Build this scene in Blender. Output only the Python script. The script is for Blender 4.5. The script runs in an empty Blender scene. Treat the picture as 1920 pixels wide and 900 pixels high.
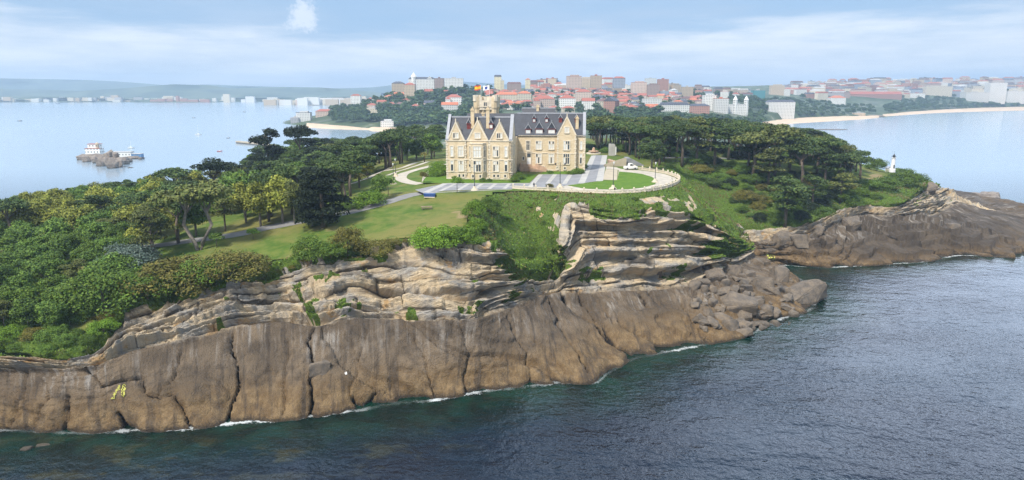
import bpy, bmesh, math, random
import numpy as np
from mathutils import Vector, Matrix
from mathutils.bvhtree import BVHTree
from mathutils.geometry import delaunay_2d_cdt
R = math.radians
S = bpy.context.scene
C = S.collection
rng = np.random.default_rng(7)
random.seed(7)

# ------------------------------------------------------------------ camera, world, sun, exposure
CAM_H, FPX, PITCH = 66.0, 1280.0, math.atan((450 - 168) / 1280.0)
cam = bpy.data.cameras.new('camera'); cam.lens = 24.0; cam.sensor_width = 36.0
cam.clip_start = 0.5; cam.clip_end = 30000
co = bpy.data.objects.new('camera', cam); C.objects.link(co)
co.location = (0, 0, CAM_H); co.rotation_euler = (math.pi / 2 - PITCH, 0, 0)
S.camera = co

SUN_EL, SUN_AZ = R(50), R(218)          # azimuth clockwise from +Y: behind the camera and to the left
w = bpy.data.worlds.new('World'); S.world = w; w.use_nodes = True
nt = w.node_tree; N = nt.nodes; L = nt.links
N.clear()
def wn(t, **k):
    n = N.new(t)
    for a, b in k.items(): setattr(n, a, b)
    return n
def wm(op, a, b=None, c=None):
    n = N.new('ShaderNodeMath'); n.operation = op
    for i, x in enumerate((a, b, c)):
        if x is None: continue
        if isinstance(x, (int, float)): n.inputs[i].default_value = x
        else: L.new(x, n.inputs[i])
    return n.outputs[0]
def wramp(v, lo, hi, a=0.0, b=1.0):
    n = N.new('ShaderNodeMapRange'); n.interpolation_type = 'SMOOTHSTEP'
    n.inputs['From Min'].default_value = lo; n.inputs['From Max'].default_value = hi
    n.inputs['To Min'].default_value = a; n.inputs['To Max'].default_value = b
    L.new(v, n.inputs['Value']); return n.outputs['Result']
def wmix(f, a, b):
    n = N.new('ShaderNodeMix'); n.data_type = 'RGBA'
    if isinstance(f, (int, float)): n.inputs[0].default_value = f
    else: L.new(f, n.inputs[0])
    for i, x in ((6, a), (7, b)):
        if isinstance(x, tuple): n.inputs[i].default_value = x + (1,)
        else: L.new(x, n.inputs[i])
    return n.outputs[2]
sky = wn('ShaderNodeTexSky', sky_type='NISHITA', sun_disc=False)
sky.sun_elevation = SUN_EL; sky.sun_rotation = SUN_AZ
sky.air_density = 1.0; sky.dust_density = 1.2; sky.ozone_density = 1.5
tc = wn('ShaderNodeTexCoord'); sp = wn('ShaderNodeSeparateXYZ'); L.new(tc.outputs['Generated'], sp.inputs[0])
zz = wm('MAXIMUM', sp.outputs[2], 0.0)
den = wm('ADD', zz, 0.055)
cb = wn('ShaderNodeCombineXYZ')
L.new(wm('DIVIDE', sp.outputs[0], den), cb.inputs[0]); L.new(wm('DIVIDE', sp.outputs[1], den), cb.inputs[1])
def wnoise(vec, scale, det=5, rough=.55, off=(0, 0, 0), sc=(1, 1, 1)):
    m = wn('ShaderNodeMapping'); m.inputs['Location'].default_value = off; m.inputs['Scale'].default_value = sc
    L.new(vec, m.inputs[0])
    n = wn('ShaderNodeTexNoise'); n.inputs['Scale'].default_value = scale; n.inputs['Detail'].default_value = det
    n.inputs['Roughness'].default_value = rough; L.new(m.outputs[0], n.inputs['Vector']); return n.outputs[0]
n1 = wnoise(cb.outputs[0], .42, 6, .55, (3.1, 1.7, 0), (1, .8, 1))
n2 = wnoise(tc.outputs['Generated'], 5.0, 6, .6, (0, 0, 0), (1, 1, 7))
# a pale band of stratus low over the horizon, its upper edge wavering; grey-blue cloud above
edge = wm('ADD', wm('MULTIPLY', wm('ABSOLUTE', wm('ADD', sp.outputs[0], 0.02)), .045), .066)
edge = wm('ADD', edge, wm('MULTIPLY', wm('SUBTRACT', n2, .5), .075))
band = wramp(wm('SUBTRACT', sp.outputs[2], edge), -.022, .016, 1, 0)
low = wramp(sp.outputs[2], -.01, .03, .8, 1)
band = wm('MULTIPLY', band, low)
band = wm('MULTIPLY', band, wramp(n2, .3, .62, .55, 1.0)); band = wm('MULTIPLY', band, wramp(wnoise(tc.outputs['Generated'], 9.0, 7, .65, (4, 2, 0), (1, 1, 9)), .3, .6, .7, 1.0))
bg = wn('ShaderNodeBackground'); bg.inputs['Strength'].default_value = 0.1
SKYK = 10.0                                  # cloud radiances below are given for strength 0.1
def ck(r, g, b): return (r * SKYK, g * SKYK, b * SKYK)
clear = wmix(.85, sky.outputs[0], ck(.175, .275, .42))
upper = wmix(wramp(n1, .38, .66), clear, ck(.25, .335, .45))
hi = wramp(sp.outputs[2], .135, .34)
upper = wmix(hi, upper, wmix(wramp(n1, .3, .62), clear, ck(.50, .56, .64)))
gl = wm('MULTIPLY', wm('MULTIPLY', wramp(sp.outputs[2], .132, .22), wramp(sp.outputs[2], .75, .5)), wm('MULTIPLY', wm('MULTIPLY', wramp(sp.outputs[1], .25, .7), wramp(sp.outputs[0], -.15, .55, .75, 1.0)), wramp(n1, .25, .6, .35, 1.0)))
upper = wmix(wm('MULTIPLY', gl, .9), upper, ck(1.6, 1.85, 2.3))          # sunlit cloud deck over the bay, out of frame
colr = wmix(wm('MULTIPLY', band, .92), upper, ck(.49, .525, .57))
# one small cumulus high left of the middle
dt = wn('ShaderNodeVectorMath', operation='DISTANCE'); L.new(tc.outputs['Generated'], dt.inputs[0])
cd = Vector(((583 - 960) / 1280, 1, (168 - 39) / 1280)).normalized(); dt.inputs[1].default_value = cd
n3 = wnoise(tc.outputs['Generated'], 55, 7, .7)
puff = wramp(wm('ADD', dt.outputs['Value'], wm('MULTIPLY', wm('SUBTRACT', n3, .5), .075)), .004, .024, 1, 0)
colr = wmix(wm('MULTIPLY', puff, .6), colr, ck(.53, .56, .60))
below = wramp(sp.outputs[2], -.02, 0.0, 0, 1)
colr = wmix(below, ck(.45, .55, .65), colr)
L.new(colr, bg.inputs[0]); out = wn('ShaderNodeOutputWorld'); L.new(bg.outputs[0], out.inputs[0])

sl = bpy.data.lights.new('sun', 'SUN'); sl.energy = 3.0; sl.angle = R(8); sl.color = (1, .94, .84)
so = bpy.data.objects.new('sun', sl); C.objects.link(so)
sd = Vector((math.sin(SUN_AZ) * math.cos(SUN_EL), math.cos(SUN_AZ) * math.cos(SUN_EL), math.sin(SUN_EL)))
so.rotation_euler = sd.to_track_quat('Z', 'Y').to_euler(); so.location = (0, 0, 400)
S.view_settings.view_transform = 'Standard'; S.view_settings.look = 'None'
S.view_settings.exposure = 0.95; S.view_settings.gamma = 1; S.view_settings.use_curve_mapping = False
cy = S.cycles
cy.use_denoising = True; cy.denoiser = 'OPENIMAGEDENOISE'; cy.denoising_input_passes = 'RGB_ALBEDO_NORMAL'; cy.denoising_prefilter = 'NONE'
cy.max_bounces = 6; cy.diffuse_bounces = 3; cy.glossy_bounces = 2; cy.transparent_max_bounces = 8; cy.volume_bounces = 0
cy.use_adaptive_sampling = False
cy.caustics_reflective = False; cy.caustics_refractive = False

# ------------------------------------------------------------------ helpers
CP, SP_ = math.cos(PITCH), math.sin(PITCH)
def ray(px, py):
    dx = (px - 960) / FPX; dy = (450 - py) / FPX
    return Vector((dx, CP + dy * SP_, -SP_ + dy * CP))
def P(px, py, z):
    d = ray(px, py); t = (z - CAM_H) / d.z
    return Vector((d.x * t, d.y * t, z))
def PY(px, py, Y):
    d = ray(px, py); t = Y / d.y
    return Vector((d.x * t, Y, CAM_H + d.z * t))
def proj(V):
    V = np.atleast_2d(np.asarray(V, float))
    x, y, z = V[:, 0], V[:, 1], V[:, 2] - CAM_H
    dep = y * CP - z * SP_; up = y * SP_ + z * CP
    dep = np.where(dep < 1e-3, 1e-3, dep)
    return np.stack([960 + FPX * x / dep, 450 - FPX * up / dep], 1)

def _h(ix, iy, iz, seed):
    n = (ix.astype(np.int64) * 374761393 + iy.astype(np.int64) * 668265263 + iz.astype(np.int64) * 2147483647 + seed * 1274126177) & 0xffffffff
    n = ((n ^ (n >> 13)) * 1274126177) & 0xffffffff
    n = (n ^ (n >> 16)) & 0xffffffff
    return n / 4294967295.0
def vnoise(x, y, z=0.0, seed=0):
    x, y, z = np.broadcast_arrays(np.asarray(x, float), np.asarray(y, float), np.asarray(z, float))
    ix, iy, iz = np.floor(x), np.floor(y), np.floor(z)
    fx, fy, fz = x - ix, y - iy, z - iz
    fx, fy, fz = [f * f * f * (f * (f * 6 - 15) + 10) for f in (fx, fy, fz)]
    r = 0
    for a in (0, 1):
        for b in (0, 1):
            for c in (0, 1):
                r = r + _h(ix + a, iy + b, iz + c, seed) * (fx if a else 1 - fx) * (fy if b else 1 - fy) * (fz if c else 1 - fz)
    return r
def fbm(x, y, z=0.0, oct=4, seed=0, gain=.5):
    a, s, t = 1.0, 0.0, 0.0
    for o in range(oct):
        s = s + a * vnoise(np.asarray(x) * 2 ** o + o * 17.3, np.asarray(y) * 2 ** o + o * 9.1, np.asarray(z) * 2 ** o, seed + o); t += a; a *= gain
    return s / t                       # 0..1
def sstep(x, a, b):
    t = np.clip((np.asarray(x, float) - a) / (b - a), 0, 1); return t * t * (3 - 2 * t)
def inpoly(x, y, poly):
    x = np.asarray(x, float); y = np.asarray(y, float); r = np.zeros(x.shape, bool); n = len(poly)
    for i in range(n):
        x1, y1 = poly[i][0], poly[i][1]; x2, y2 = poly[(i + 1) % n][0], poly[(i + 1) % n][1]
        if y1 == y2: continue
        c = ((y1 > y) != (y2 > y)) & (x < (x2 - x1) * (y - y1) / (y2 - y1) + x1); r ^= c
    return r
def segdist(x, y, pts):
    d = np.full(np.shape(x), 1e9)
    for (x1, y1), (x2, y2) in zip(pts[:-1], pts[1:]):
        vx, vy = x2 - x1, y2 - y1; l2 = vx * vx + vy * vy + 1e-9
        t = np.clip(((x - x1) * vx + (y - y1) * vy) / l2, 0, 1)
        d = np.minimum(d, np.hypot(x - x1 - t * vx, y - y1 - t * vy))
    return d
def rbf(pts, q, smooth=.5):
    pts = np.asarray(pts, float); X = pts[:, :2]; z = pts[:, 2]; n = len(X)
    D = np.linalg.norm(X[:, None] - X[None], axis=2)
    A = np.zeros((n + 1, n + 1)); A[:n, :n] = -D + np.eye(n) * -smooth * 0 + np.eye(n) * smooth; A[n, :n] = 1; A[:n, n] = 1
    c = np.linalg.solve(A, np.append(z, 0))
    q = np.asarray(q, float); res = np.zeros(len(q))
    for s in range(0, len(q), 20000):
        d = np.linalg.norm(q[s:s + 20000, None] - X[None], axis=2); res[s:s + 20000] = -d @ c[:n] + c[n]
    return res

# materials
class NB:
    def __init__(s, name):
        s.m = bpy.data.materials.new(name); s.m.use_nodes = True; s.t = s.m.node_tree; s.t.nodes.clear()
        s.o = s.t.nodes.new('ShaderNodeOutputMaterial'); s.b = s.t.nodes.new('ShaderNodeBsdfPrincipled')
        s.t.links.new(s.b.outputs[0], s.o.inputs[0])
    def n(s, t, **k):
        x = s.t.nodes.new(t)
        for a, b in k.items(): setattr(x, a, b)
        return x
    def l(s, a, b): s.t.links.new(a, b)
    def put(s, i, x):
        if isinstance(x, tuple): i.default_value = x + (1,) if len(x) == 3 and len(i.default_value) == 4 else x
        elif isinstance(x, (int, float)): i.default_value = x
        else: s.l(x, i)
    def math(s, op, a, b=None, c=None):
        x = s.n('ShaderNodeMath', operation=op)
        for i, v in enumerate((a, b, c)):
            if v is not None: s.put(x.inputs[i], v)
        return x.outputs[0]
    def ramp(s, v, lo, hi, a=0.0, b=1.0):
        x = s.n('ShaderNodeMapRange', interpolation_type='SMOOTHSTEP')
        for nm, val in (('From Min', lo), ('From Max', hi), ('To Min', a), ('To Max', b)): x.inputs[nm].default_value = val
        s.l(v, x.inputs['Value']); return x.outputs['Result']
    def mix(s, f, a, b, mode='MIX'):
        x = s.n('ShaderNodeMix', data_type='RGBA', blend_type=mode)
        s.put(x.inputs[0], f); s.put(x.inputs[6], a); s.put(x.inputs[7], b); return x.outputs[2]
    def noise(s, vec, scale, det=4, rough=.55, sc=None, off=(0, 0, 0)):
        if sc or off != (0, 0, 0):
            m = s.n('ShaderNodeMapping'); m.inputs['Scale'].default_value = sc or (1, 1, 1); m.inputs['Location'].default_value = off
            s.l(vec, m.inputs[0]); vec = m.outputs[0]
        x = s.n('ShaderNodeTexNoise'); x.inputs['Scale'].default_value = scale; x.inputs['Detail'].default_value = det
        x.inputs['Roughness'].default_value = rough; s.l(vec, x.inputs['Vector']); return x.outputs[0]
    def attr(s, name): return s.n('ShaderNodeAttribute', attribute_name=name).outputs['Fac']
    def pos(s): return s.n('ShaderNodeNewGeometry').outputs['Position']
    def objc(s): return s.n('ShaderNodeTexCoord').outputs['Object']
    def uv(s): return s.n('ShaderNodeTexCoord').outputs['UV']
    def sep(s, v):
        x = s.n('ShaderNodeSeparateXYZ'); s.l(v, x.inputs[0]); return x.outputs
    def col(s, x): s.put(s.b.inputs['Base Color'], x)
    def set(s, **k):
        for a, b in k.items(): s.put(s.b.inputs[a.replace('_', ' ')], b)
    def bump(s, h, dist=.2, strength=1.0):
        x = s.n('ShaderNodeBump'); x.inputs['Distance'].default_value = dist; s.put(x.inputs['Strength'], strength)
        s.l(h, x.inputs['Height']); s.l(x.outputs[0], s.b.inputs['Normal'])
def plain(name, c, rough=.8, var=.15, scale=1.5, metal=0.0):
    b = NB(name); nz = b.noise(b.objc(), scale, 4, .6)
    k = b.ramp(nz, .3, .7, 1 - var, 1 + var)
    m = b.mix(1.0, tuple(c), (1, 1, 1), 'MULTIPLY')
    x = b.n('ShaderNodeVectorMath', operation='SCALE'); x.inputs[0].default_value = tuple(c); b.l(k, x.inputs['Scale'])
    b.col(x.outputs[0]); b.set(Roughness=rough, Metallic=metal); return b.m

# meshes
def link(o, parent=None):
    C.objects.link(o)
    if parent is not None: o.parent = parent
    return o
def np_mesh(name, V, F, mats=(), smooth=False, mi=None, uv=None, attrs=None):
    """F: (n,k) int array of k-gons"""
    V = np.asarray(V, np.float32); F = np.asarray(F, np.int32); n, k = F.shape
    me = bpy.data.meshes.new(name)
    me.vertices.add(len(V)); me.vertices.foreach_set('co', V.ravel())
    me.loops.add(n * k); me.loops.foreach_set('vertex_index', F.ravel())
    me.polygons.add(n); me.polygons.foreach_set('loop_start', np.arange(n, dtype=np.int32) * k)
    try: me.polygons.foreach_set('loop_total', np.full(n, k, np.int32))
    except Exception: pass
    for m in mats: me.materials.append(m)
    if mi is not None: me.polygons.foreach_set('material_index', np.asarray(mi, np.int32))
    if smooth: me.polygons.foreach_set('use_smooth', np.ones(n, bool))
    if uv is not None:
        ul = me.uv_layers.new(name='UVMap'); ul.data.foreach_set('uv', np.asarray(uv, np.float32)[F.ravel()].ravel())
    for a, b in (attrs or {}).items():
        at = me.attributes.new(a, 'FLOAT', 'POINT'); at.data.foreach_set('value', np.asarray(b, np.float32))
    me.update(calc_edges=True); me.validate()
    return me
class MB:
    """collects simple solids, built as one mesh object"""
    def __init__(s): s.v = []; s.f = []; s.m = []
    def add(s, vs, fs, m=0):
        b = len(s.v); s.v += [tuple(v) for v in vs]; s.f += [tuple(b + i for i in f) for f in fs]; s.m += [m] * len(fs); return s
    def box(s, x0, x1, y0, y1, z0, z1, m=0):
        vs = [(x, y, z) for z in (z0, z1) for y in (y0, y1) for x in (x0, x1)]
        return s.add(vs, [(0, 2, 3, 1), (4, 5, 7, 6), (0, 1, 5, 4), (2, 6, 7, 3), (0, 4, 6, 2), (1, 3, 7, 5)], m)
    def prism(s, poly, a0, a1, axis='y', m=0):
        """polygon in the plane across 'axis', extruded a0..a1; for y: (x,z); for x: (y,z); for z: (x,y)"""
        n = len(poly)
        def mk(p, a): return (p[0], a, p[1]) if axis == 'y' else ((a, p[0], p[1]) if axis == 'x' else (p[0], p[1], a))
        vs = [mk(p, a0) for p in poly] + [mk(p, a1) for p in poly]
        fs = [tuple(range(n)), tuple(reversed(range(n, 2 * n)))] + [(i, i + n, (i + 1) % n + n, (i + 1) % n) for i in range(n)]
        return s.add(vs, fs, m)
    def tube(s, pts, rad, n=6, m=0, cap=True):
        pts = [Vector(p) for p in pts]; b = []
        for i, p in enumerate(pts):
            d = (pts[min(i + 1, len(pts) - 1)] - pts[max(i - 1, 0)]).normalized()
            a = d.orthogonal().normalized() if abs(d.z) > .95 else d.cross(Vector((0, 0, 1))).normalized()
            c = d.cross(a); r = rad[i] if hasattr(rad, '__len__') else rad
            b += [p + (a * math.cos(t * 2 * math.pi / n) + c * math.sin(t * 2 * math.pi / n)) * r for t in range(n)]
        fs = [(i * n + t, i * n + (t + 1) % n, (i + 1) * n + (t + 1) % n, (i + 1) * n + t) for i in range(len(pts) - 1) for t in range(n)]
        if cap: fs += [tuple(reversed(range(n))), tuple(range((len(pts) - 1) * n, len(pts) * n))]
        return s.add(b, fs, m)
    def lathe(s, prof, n=12, m=0, c=(0, 0), sq=False):
        vs = []; off = math.pi / n if sq else 0
        for r, z in prof: vs += [(c[0] + r * math.cos(t * 2 * math.pi / n + off), c[1] + r * math.sin(t * 2 * math.pi / n + off), z) for t in range(n)]
        k = len(prof)
        fs = [(i * n + t, i * n + (t + 1) % n, (i + 1) * n + (t + 1) % n, (i + 1) * n + t) for i in range(k - 1) for t in range(n)]
        fs += [tuple(reversed(range(n))), tuple(range((k - 1) * n, k * n))]
        return s.add(vs, fs, m)
    def mesh(s, name, mats):
        me = bpy.data.meshes.new(name); me.from_pydata(s.v, [], s.f)
        for x in (mats if isinstance(mats, (list, tuple)) else [mats]): me.materials.append(x)
        me.polygons.foreach_set('material_index', s.m); me.update(); return me
    def build(s, name, mats, parent=None, fix=True):
        me = s.mesh(name, mats)
        if fix:
            bm = bmesh.new(); bm.from_mesh(me); bmesh.ops.recalc_face_normals(bm, faces=bm.faces); bm.to_mesh(me); bm.free()
        return link(bpy.data.objects.new(name, me), parent)
def empty(name, loc=(0, 0, 0), rz=0.0):
    o = bpy.data.objects.new(name, None); C.objects.link(o); o.location = loc; o.rotation_euler = (0, 0, rz); o.empty_display_size = .5; return o
def tag(o, label, cat, group=None, kind=None):
    o['label'] = label; o['category'] = cat
    if group: o['group'] = group
    if kind: o['kind'] = kind
    return o
def struct(o, kind='structure'): o['kind'] = kind; return o
def obj(name, me, parent=None, loc=None):
    o = link(bpy.data.objects.new(name, me), parent)
    if loc is not None: o.location = loc
    return o
ORD = ['', 'first', 'second', 'third', 'fourth', 'fifth', 'sixth', 'seventh', 'eighth', 'ninth', 'tenth', 'eleventh', 'twelfth', 'thirteenth', 'fourteenth', 'fifteenth', 'sixteenth', 'seventeenth', 'eighteenth', 'nineteenth']
def ordinal(k):
    if k >= 100: return 'one hundred and ' + ordinal(k - 100) if k > 100 else 'hundredth'
    if k < 20: return ORD[k]
    t, u = divmod(k, 10); T = ['', '', 'twent', 'thirt', 'fort', 'fift', 'sixt', 'sevent', 'eight', 'ninet'][t]
    return T + 'ieth' if u == 0 else T + 'y-' + ORD[u]
REPEATS = []           # (object, phrase, position for the ordering): labelled at the end, from left to right within a phrase
def repeat(o, phrase, cat, group):
    o['category'] = cat; o['group'] = group; REPEATS.append((o, phrase))
# ------------------------------------------------------------------ setting: coast, headland, water, town hill, hills, haze
# one station of the coast per line: shore | foot of the upper cliff | cliff top | rim where the vegetation starts
def q(a, b, z): return P(a, b, z)
ST = [
 [(-380, 118, 0), (-380, 128, 8), (-380, 131, 11), (-380, 140, 14)],
 [q(-330, 790, 0), q(-330, 700, 10), q(-330, 685, 12), q(-330, 650, 14.5)],
 [q(-120, 800, 0), q(-120, 690, 10), q(-120, 672, 12), q(-120, 645, 15)],
 [q(0, 806, 0), q(0, 690, 10.5), q(0, 668, 12.3), q(0, 640, 15)],
 [q(120, 812, 0), q(125, 690, 11), q(130, 670, 12.6), q(130, 640, 15)],
 [q(200, 810, 0), q(190, 680, 11.5), q(195, 642, 14), q(190, 610, 16.5)],
 [q(250, 807, 0), q(245, 655, 12.5), q(235, 585, 18), q(235, 563, 19.5)],
 [q(330, 806, 0), q(330, 637, 13), q(330, 560, 19.5), q(330, 543, 20.5)],
 [q(430, 795, 0), q(430, 613, 14), q(430, 528, 22), q(430, 508, 23)],
 [q(520, 787, 0), q(520, 598, 14.5), q(510, 510, 23), q(510, 495, 24)],
 [q(590, 780, 0), q(590, 607, 14), q(590, 487, 25.5), q(590, 475, 26)],
 [q(670, 770, 0), q(670, 597, 14), q(670, 475, 26.7), q(670, 462, 27.5)],
 [q(740, 757, 0), q(740, 596, 14), q(740, 460, 28), q(740, 450, 28.8)],
 [q(810, 751, 0), q(810, 598, 14), q(810, 461, 28), q(815, 450, 29)],
 [q(880, 738, 0), q(890, 595, 13.5), q(880, 463, 28), q(870, 438, 30)],
 [q(960, 728, 0), q(950, 575, 13.5), q(935, 470, 27), q(895, 400, 33)],
 [q(1050, 718, 0), q(1005, 553, 13), q(962, 505, 19.5), q(922, 370, 34.2)],
 [q(1115, 718, 0), q(1045, 543, 11.8), q(1035, 508, 15), q(965, 362, 34.6)],
 [q(1140, 700, 0), q(1075, 545, 10.5), q(1052, 455, 24), q(1015, 361, 34.8)],
 [q(1185, 675, 0), q(1120, 545, 10), q(1065, 392, 32), q(1050, 362, 34.9)],
 [q(1250, 660, 0), q(1200, 540, 9.5), q(1150, 392, 32.2), q(1130, 364, 34.9)],
 [q(1330, 645, 0), q(1300, 533, 9), q(1240, 392, 31), q(1210, 361, 34.9)],
 [q(1400, 630, 0), q(1330, 522, 8.5), q(1310, 402, 28), q(1250, 354, 34.9)],
 [q(1460, 600, 0), q(1350, 510, 10), q(1347, 420, 25), q(1274, 347, 34.9)],
 [q(1525, 575, 0), q(1385, 497, 9), q(1375, 445, 17), q(1281, 338, 34.8)],
 [q(1500, 525, 0), q(1403, 478, 9), q(1395, 455, 13), q(1277, 329, 34.8)],
 [q(1440, 508, 0), q(1405, 470, 8), q(1393, 450, 10.5), q(1262, 320, 34.8)],
 [q(1418, 500, 0), q(1398, 452, 8), q(1392, 428, 11.5), q(1240, 308, 34.6)],
 [q(1460, 497, 0), q(1440, 450, 9), q(1430, 424, 13), q(1300, 306, 33)],
 [q(1540, 502, 0), q(1510, 440, 10), q(1500, 418, 14), q(1400, 318, 30.5)],
 [q(1640, 497, 0), q(1580, 415, 12), q(1570, 396, 15), q(1520, 327, 28)],
 [q(1740, 490, 0), q(1620, 402, 12.5), q(1620, 382, 16.5), q(1590, 337, 25)],
 [q(1800, 479, 0), q(1690, 405, 12), q(1690, 380, 17), q(1660, 341, 22.5)],
 [q(1930, 484, 0), q(1748, 402, 8.6), q(1735, 350, 18.5), q(1700, 329, 21.5)],
 [q(2060, 472, 0), q(1795, 381, 7.2), q(1757, 345, 16), q(1712, 327, 21)],
 [q(2075, 424, 0), q(1885, 406, 2.8), (236, 383, 12.5), (218, 374, 20)],
 [(300, 425, 0), (262, 412, 5), (236, 410, 13), (217, 396, 20)],
 [(240, 485, 0), (230, 468, 8), (222, 455, 14), (204, 440, 24)],
 [(150, 545, 0), (148, 530, 8), (145, 520, 16), (140, 502, 29)],
 [(40, 550, 0), (38, 535, 8), (36, 522, 18), (30, 505, 31)],
 [(-80, 475, 0), (-78, 460, 8), (-76, 450, 16), (-70, 436, 27)],
 [(-170, 372, 0), (-168, 362, 6), (-165, 352, 12), (-160, 340, 21)],
 [(-260, 302, 0), (-257, 292, 5), (-253, 284, 9), (-248, 272, 15)],
 [(-390, 245, 0), (-388, 236, 5), (-385, 228, 8), (-382, 216, 12)],
]
ST = np.array([[tuple(p) for p in s] for s in ST], float)          # (n,4,3)
def catmull(A, per):
    n = len(A); o = []
    for i in range(n - 1):
        p0, p1, p2, p3 = A[max(i - 1, 0)], A[i], A[i + 1], A[min(i + 2, n - 1)]
        k = per[i]; t = (np.arange(k) / k).reshape(-1, *([1] * (A.ndim - 1)))
        m1, m2 = (p2 - p0) * .4, (p3 - p1) * .4
        o.append((2 * t ** 3 - 3 * t ** 2 + 1) * p1 + (t ** 3 - 2 * t ** 2 + t) * m1 + (-2 * t ** 3 + 3 * t ** 2) * p2 + (t ** 3 - t ** 2) * m2)
    o.append(A[-1:]); return np.concatenate(o)
step = np.linalg.norm(np.diff(ST[:, :, :2], axis=0), axis=2)
ln = np.maximum(step[:, 0], step[:, 1])
fine = np.array([2.0 if (i < 2) else (.38 if i < 24 else (.6 if i < 36 else 3.0)) for i in range(len(ln))])
per = np.maximum(3, (ln / fine).astype(int))
CO = catmull(ST, per)                                               # (U,4,3)
stn = np.concatenate([i + np.arange(k) / k for i, k in enumerate(per)] + [[len(per)]])
arc = np.concatenate([[0], np.cumsum(np.linalg.norm(np.diff(CO[:, 1, :2], axis=0), axis=1))])
def unit2(v): return v / (np.linalg.norm(v, axis=1, keepdims=True) + 1e-9)
def smooth1(a, k):
    ker = np.hanning(2 * k + 1); ker /= ker.sum()
    return np.stack([np.convolve(np.pad(a[:, i], k, mode='edge'), ker, 'valid') for i in range(a.shape[1])], 1)
outw = unit2(smooth1(unit2(CO[:, 0, :2] - CO[:, 1, :2]), 12))
inw = unit2(smooth1(unit2(CO[:, 3, :2] - CO[:, 2, :2]), 20))
und = np.concatenate([CO[:, 0, :2] + outw * 5, np.full((len(CO), 1), -3.2)], 1)
in1 = np.concatenate([CO[:, 3, :2] + inw * 4.6, CO[:, 3, 2:] - .05], 1)
in2 = np.concatenate([CO[:, 3, :2] + inw * 7.0, CO[:, 3, 2:] - 1.6], 1)
rows = [und, CO[:, 0], CO[:, 1], CO[:, 2], CO[:, 3], in1, in2]
segs = [4, 48, 96, 18, 2, 2]
G, vv = [], []
for r, k in enumerate(segs):
    for j in range(k):
        t = j / k
        G.append(rows[r] * (1 - t) + rows[r + 1] * t); vv.append(r - 1 + t)
G.append(rows[-1]); vv.append(len(segs) - 1.0)
G = np.stack(G, 1); vv = np.array(vv)                               # (U,V,3)
U, Vn = G.shape[:2]
v = np.broadcast_to(vv[None], (U, Vn)); A = np.broadcast_to(arc[:, None], (U, Vn)); SN = np.broadcast_to(stn[:, None], (U, Vn))
# whaleback profile of the tidal slab
sl_ = np.clip(v, 0, 1); foot_z = np.broadcast_to(CO[:, 1, 2][:, None], (U, Vn))
G[..., 2] += np.where((v > 0) & (v < 1), .10 * foot_z * np.sin(np.pi * sl_), 0)
du = np.gradient(G, axis=0); dv = np.gradient(G, axis=1)
NRM = np.cross(du, dv); NRM /= np.linalg.norm(NRM, axis=2, keepdims=True) + 1e-9
NRM = np.where(NRM[..., 2:] < 0, -NRM, NRM)
BASE = G.copy()
pxy = proj(G.reshape(-1, 3)).reshape(U, Vn, 2); PX, PY_ = pxy[..., 0], pxy[..., 1]
X, Y, Z = G[..., 0], G[..., 1], G[..., 2]
slab = sstep(v, -.1, .02) * (1 - sstep(v, .93, 1.0)); cliff = sstep(v, .95, 1.04) * (1 - sstep(v, 2.0, 2.5))
# slab: broad waves, pitting, shallow steps along the dip
d = np.zeros((U, Vn))
shelf = np.floor(fbm(A / 9, v * 5, 4, 3, 24) * 14); d += slab * ((_h(shelf, shelf * 0, shelf * 0, 8) - .5) * .45)
d += slab * ((fbm(X / 14, Y / 14, Z / 14, 3, 3) - .5) * 3.4 + (fbm(X / 3.2, Y / 3.2, Z / 3.2, 4, 5) - .5) * 1.0 + (fbm(X / .9, Y / .9, Z / .9, 3, 9) - .5) * .34)
stp = np.floor(fbm(A / 22 + v * .7, v * 1.3, 0, 2, 21) * 9); d += slab * ((_h(stp, stp * 0, stp * 0, 5) - .5) * 1.5)
hb = np.abs(SN - 30.3) < 3.0; tq_ = v * 4.2 + (fbm(A / 26, v, 0, 3, 25) - .5) * 3.5; d += slab * hb * ((1 - (tq_ - np.floor(tq_))) ** 2.2 * 2.4 - .6 + (fbm(X / 5, Y / 5, Z / 5, 4, 26) - .5) * 2.0)
# tide notch: ragged at the waterline
d += sstep(v, -.6, .0) * (1 - sstep(v, .0, .22)) * (fbm(A / 5, v * 3, 0, 4, 31) - .55) * 2.4
# upper cliff: hard and soft beds, blocks, overhangs
bed = (v - 1) * 15 + (fbm(A / 30, v * 2, 0, 3, 41) - .5) * 5 + (fbm(A / 6, v * 4, 0, 2, 43) - .5) * .9
hard = sstep(vnoise(bed * .55, A / 60, 0, 51), .45, .53) * 1.3 + sstep(vnoise(bed * 1.5, A / 25, 3, 52), .45, .53) * .8 + (sstep(vnoise(bed * 3.4, A / 14, 6, 53), .42, .56) - .5) * .5
cx = np.floor(A / 5.0 + (vnoise(np.floor(bed / 2.1), A / 14, 0, 61) - .5) * 2.5); cz = np.floor(bed / 2.1)
blk = _h(cx, cz, cz * 0, 62) - .5
amp = .55 + .8 * fbm(A / 24, v, 0, 2, 71)
d += cliff * amp * ((hard - 1.2) * 1.45 + blk * 1.3 + (fbm(A / 9, v * 5, 0, 3, 73) - .5) * 1.6 + (fbm(X / 1.4, Y / 1.4, Z / 1.0, 3, 74) - .5) * 1.1)
buttress = (fbm(A / 13, v * .7, 0, 3, 75) - .5)
d += cliff * buttress * 4.2
def band(c, wv): return np.exp(-((v - c) / wv) ** 2)
ucut = sstep(SN, 7.0, 8.0) * (1 - sstep(SN, 10.0, 10.8))
d -= band(1.08, .07) * ucut * 4.4
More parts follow.
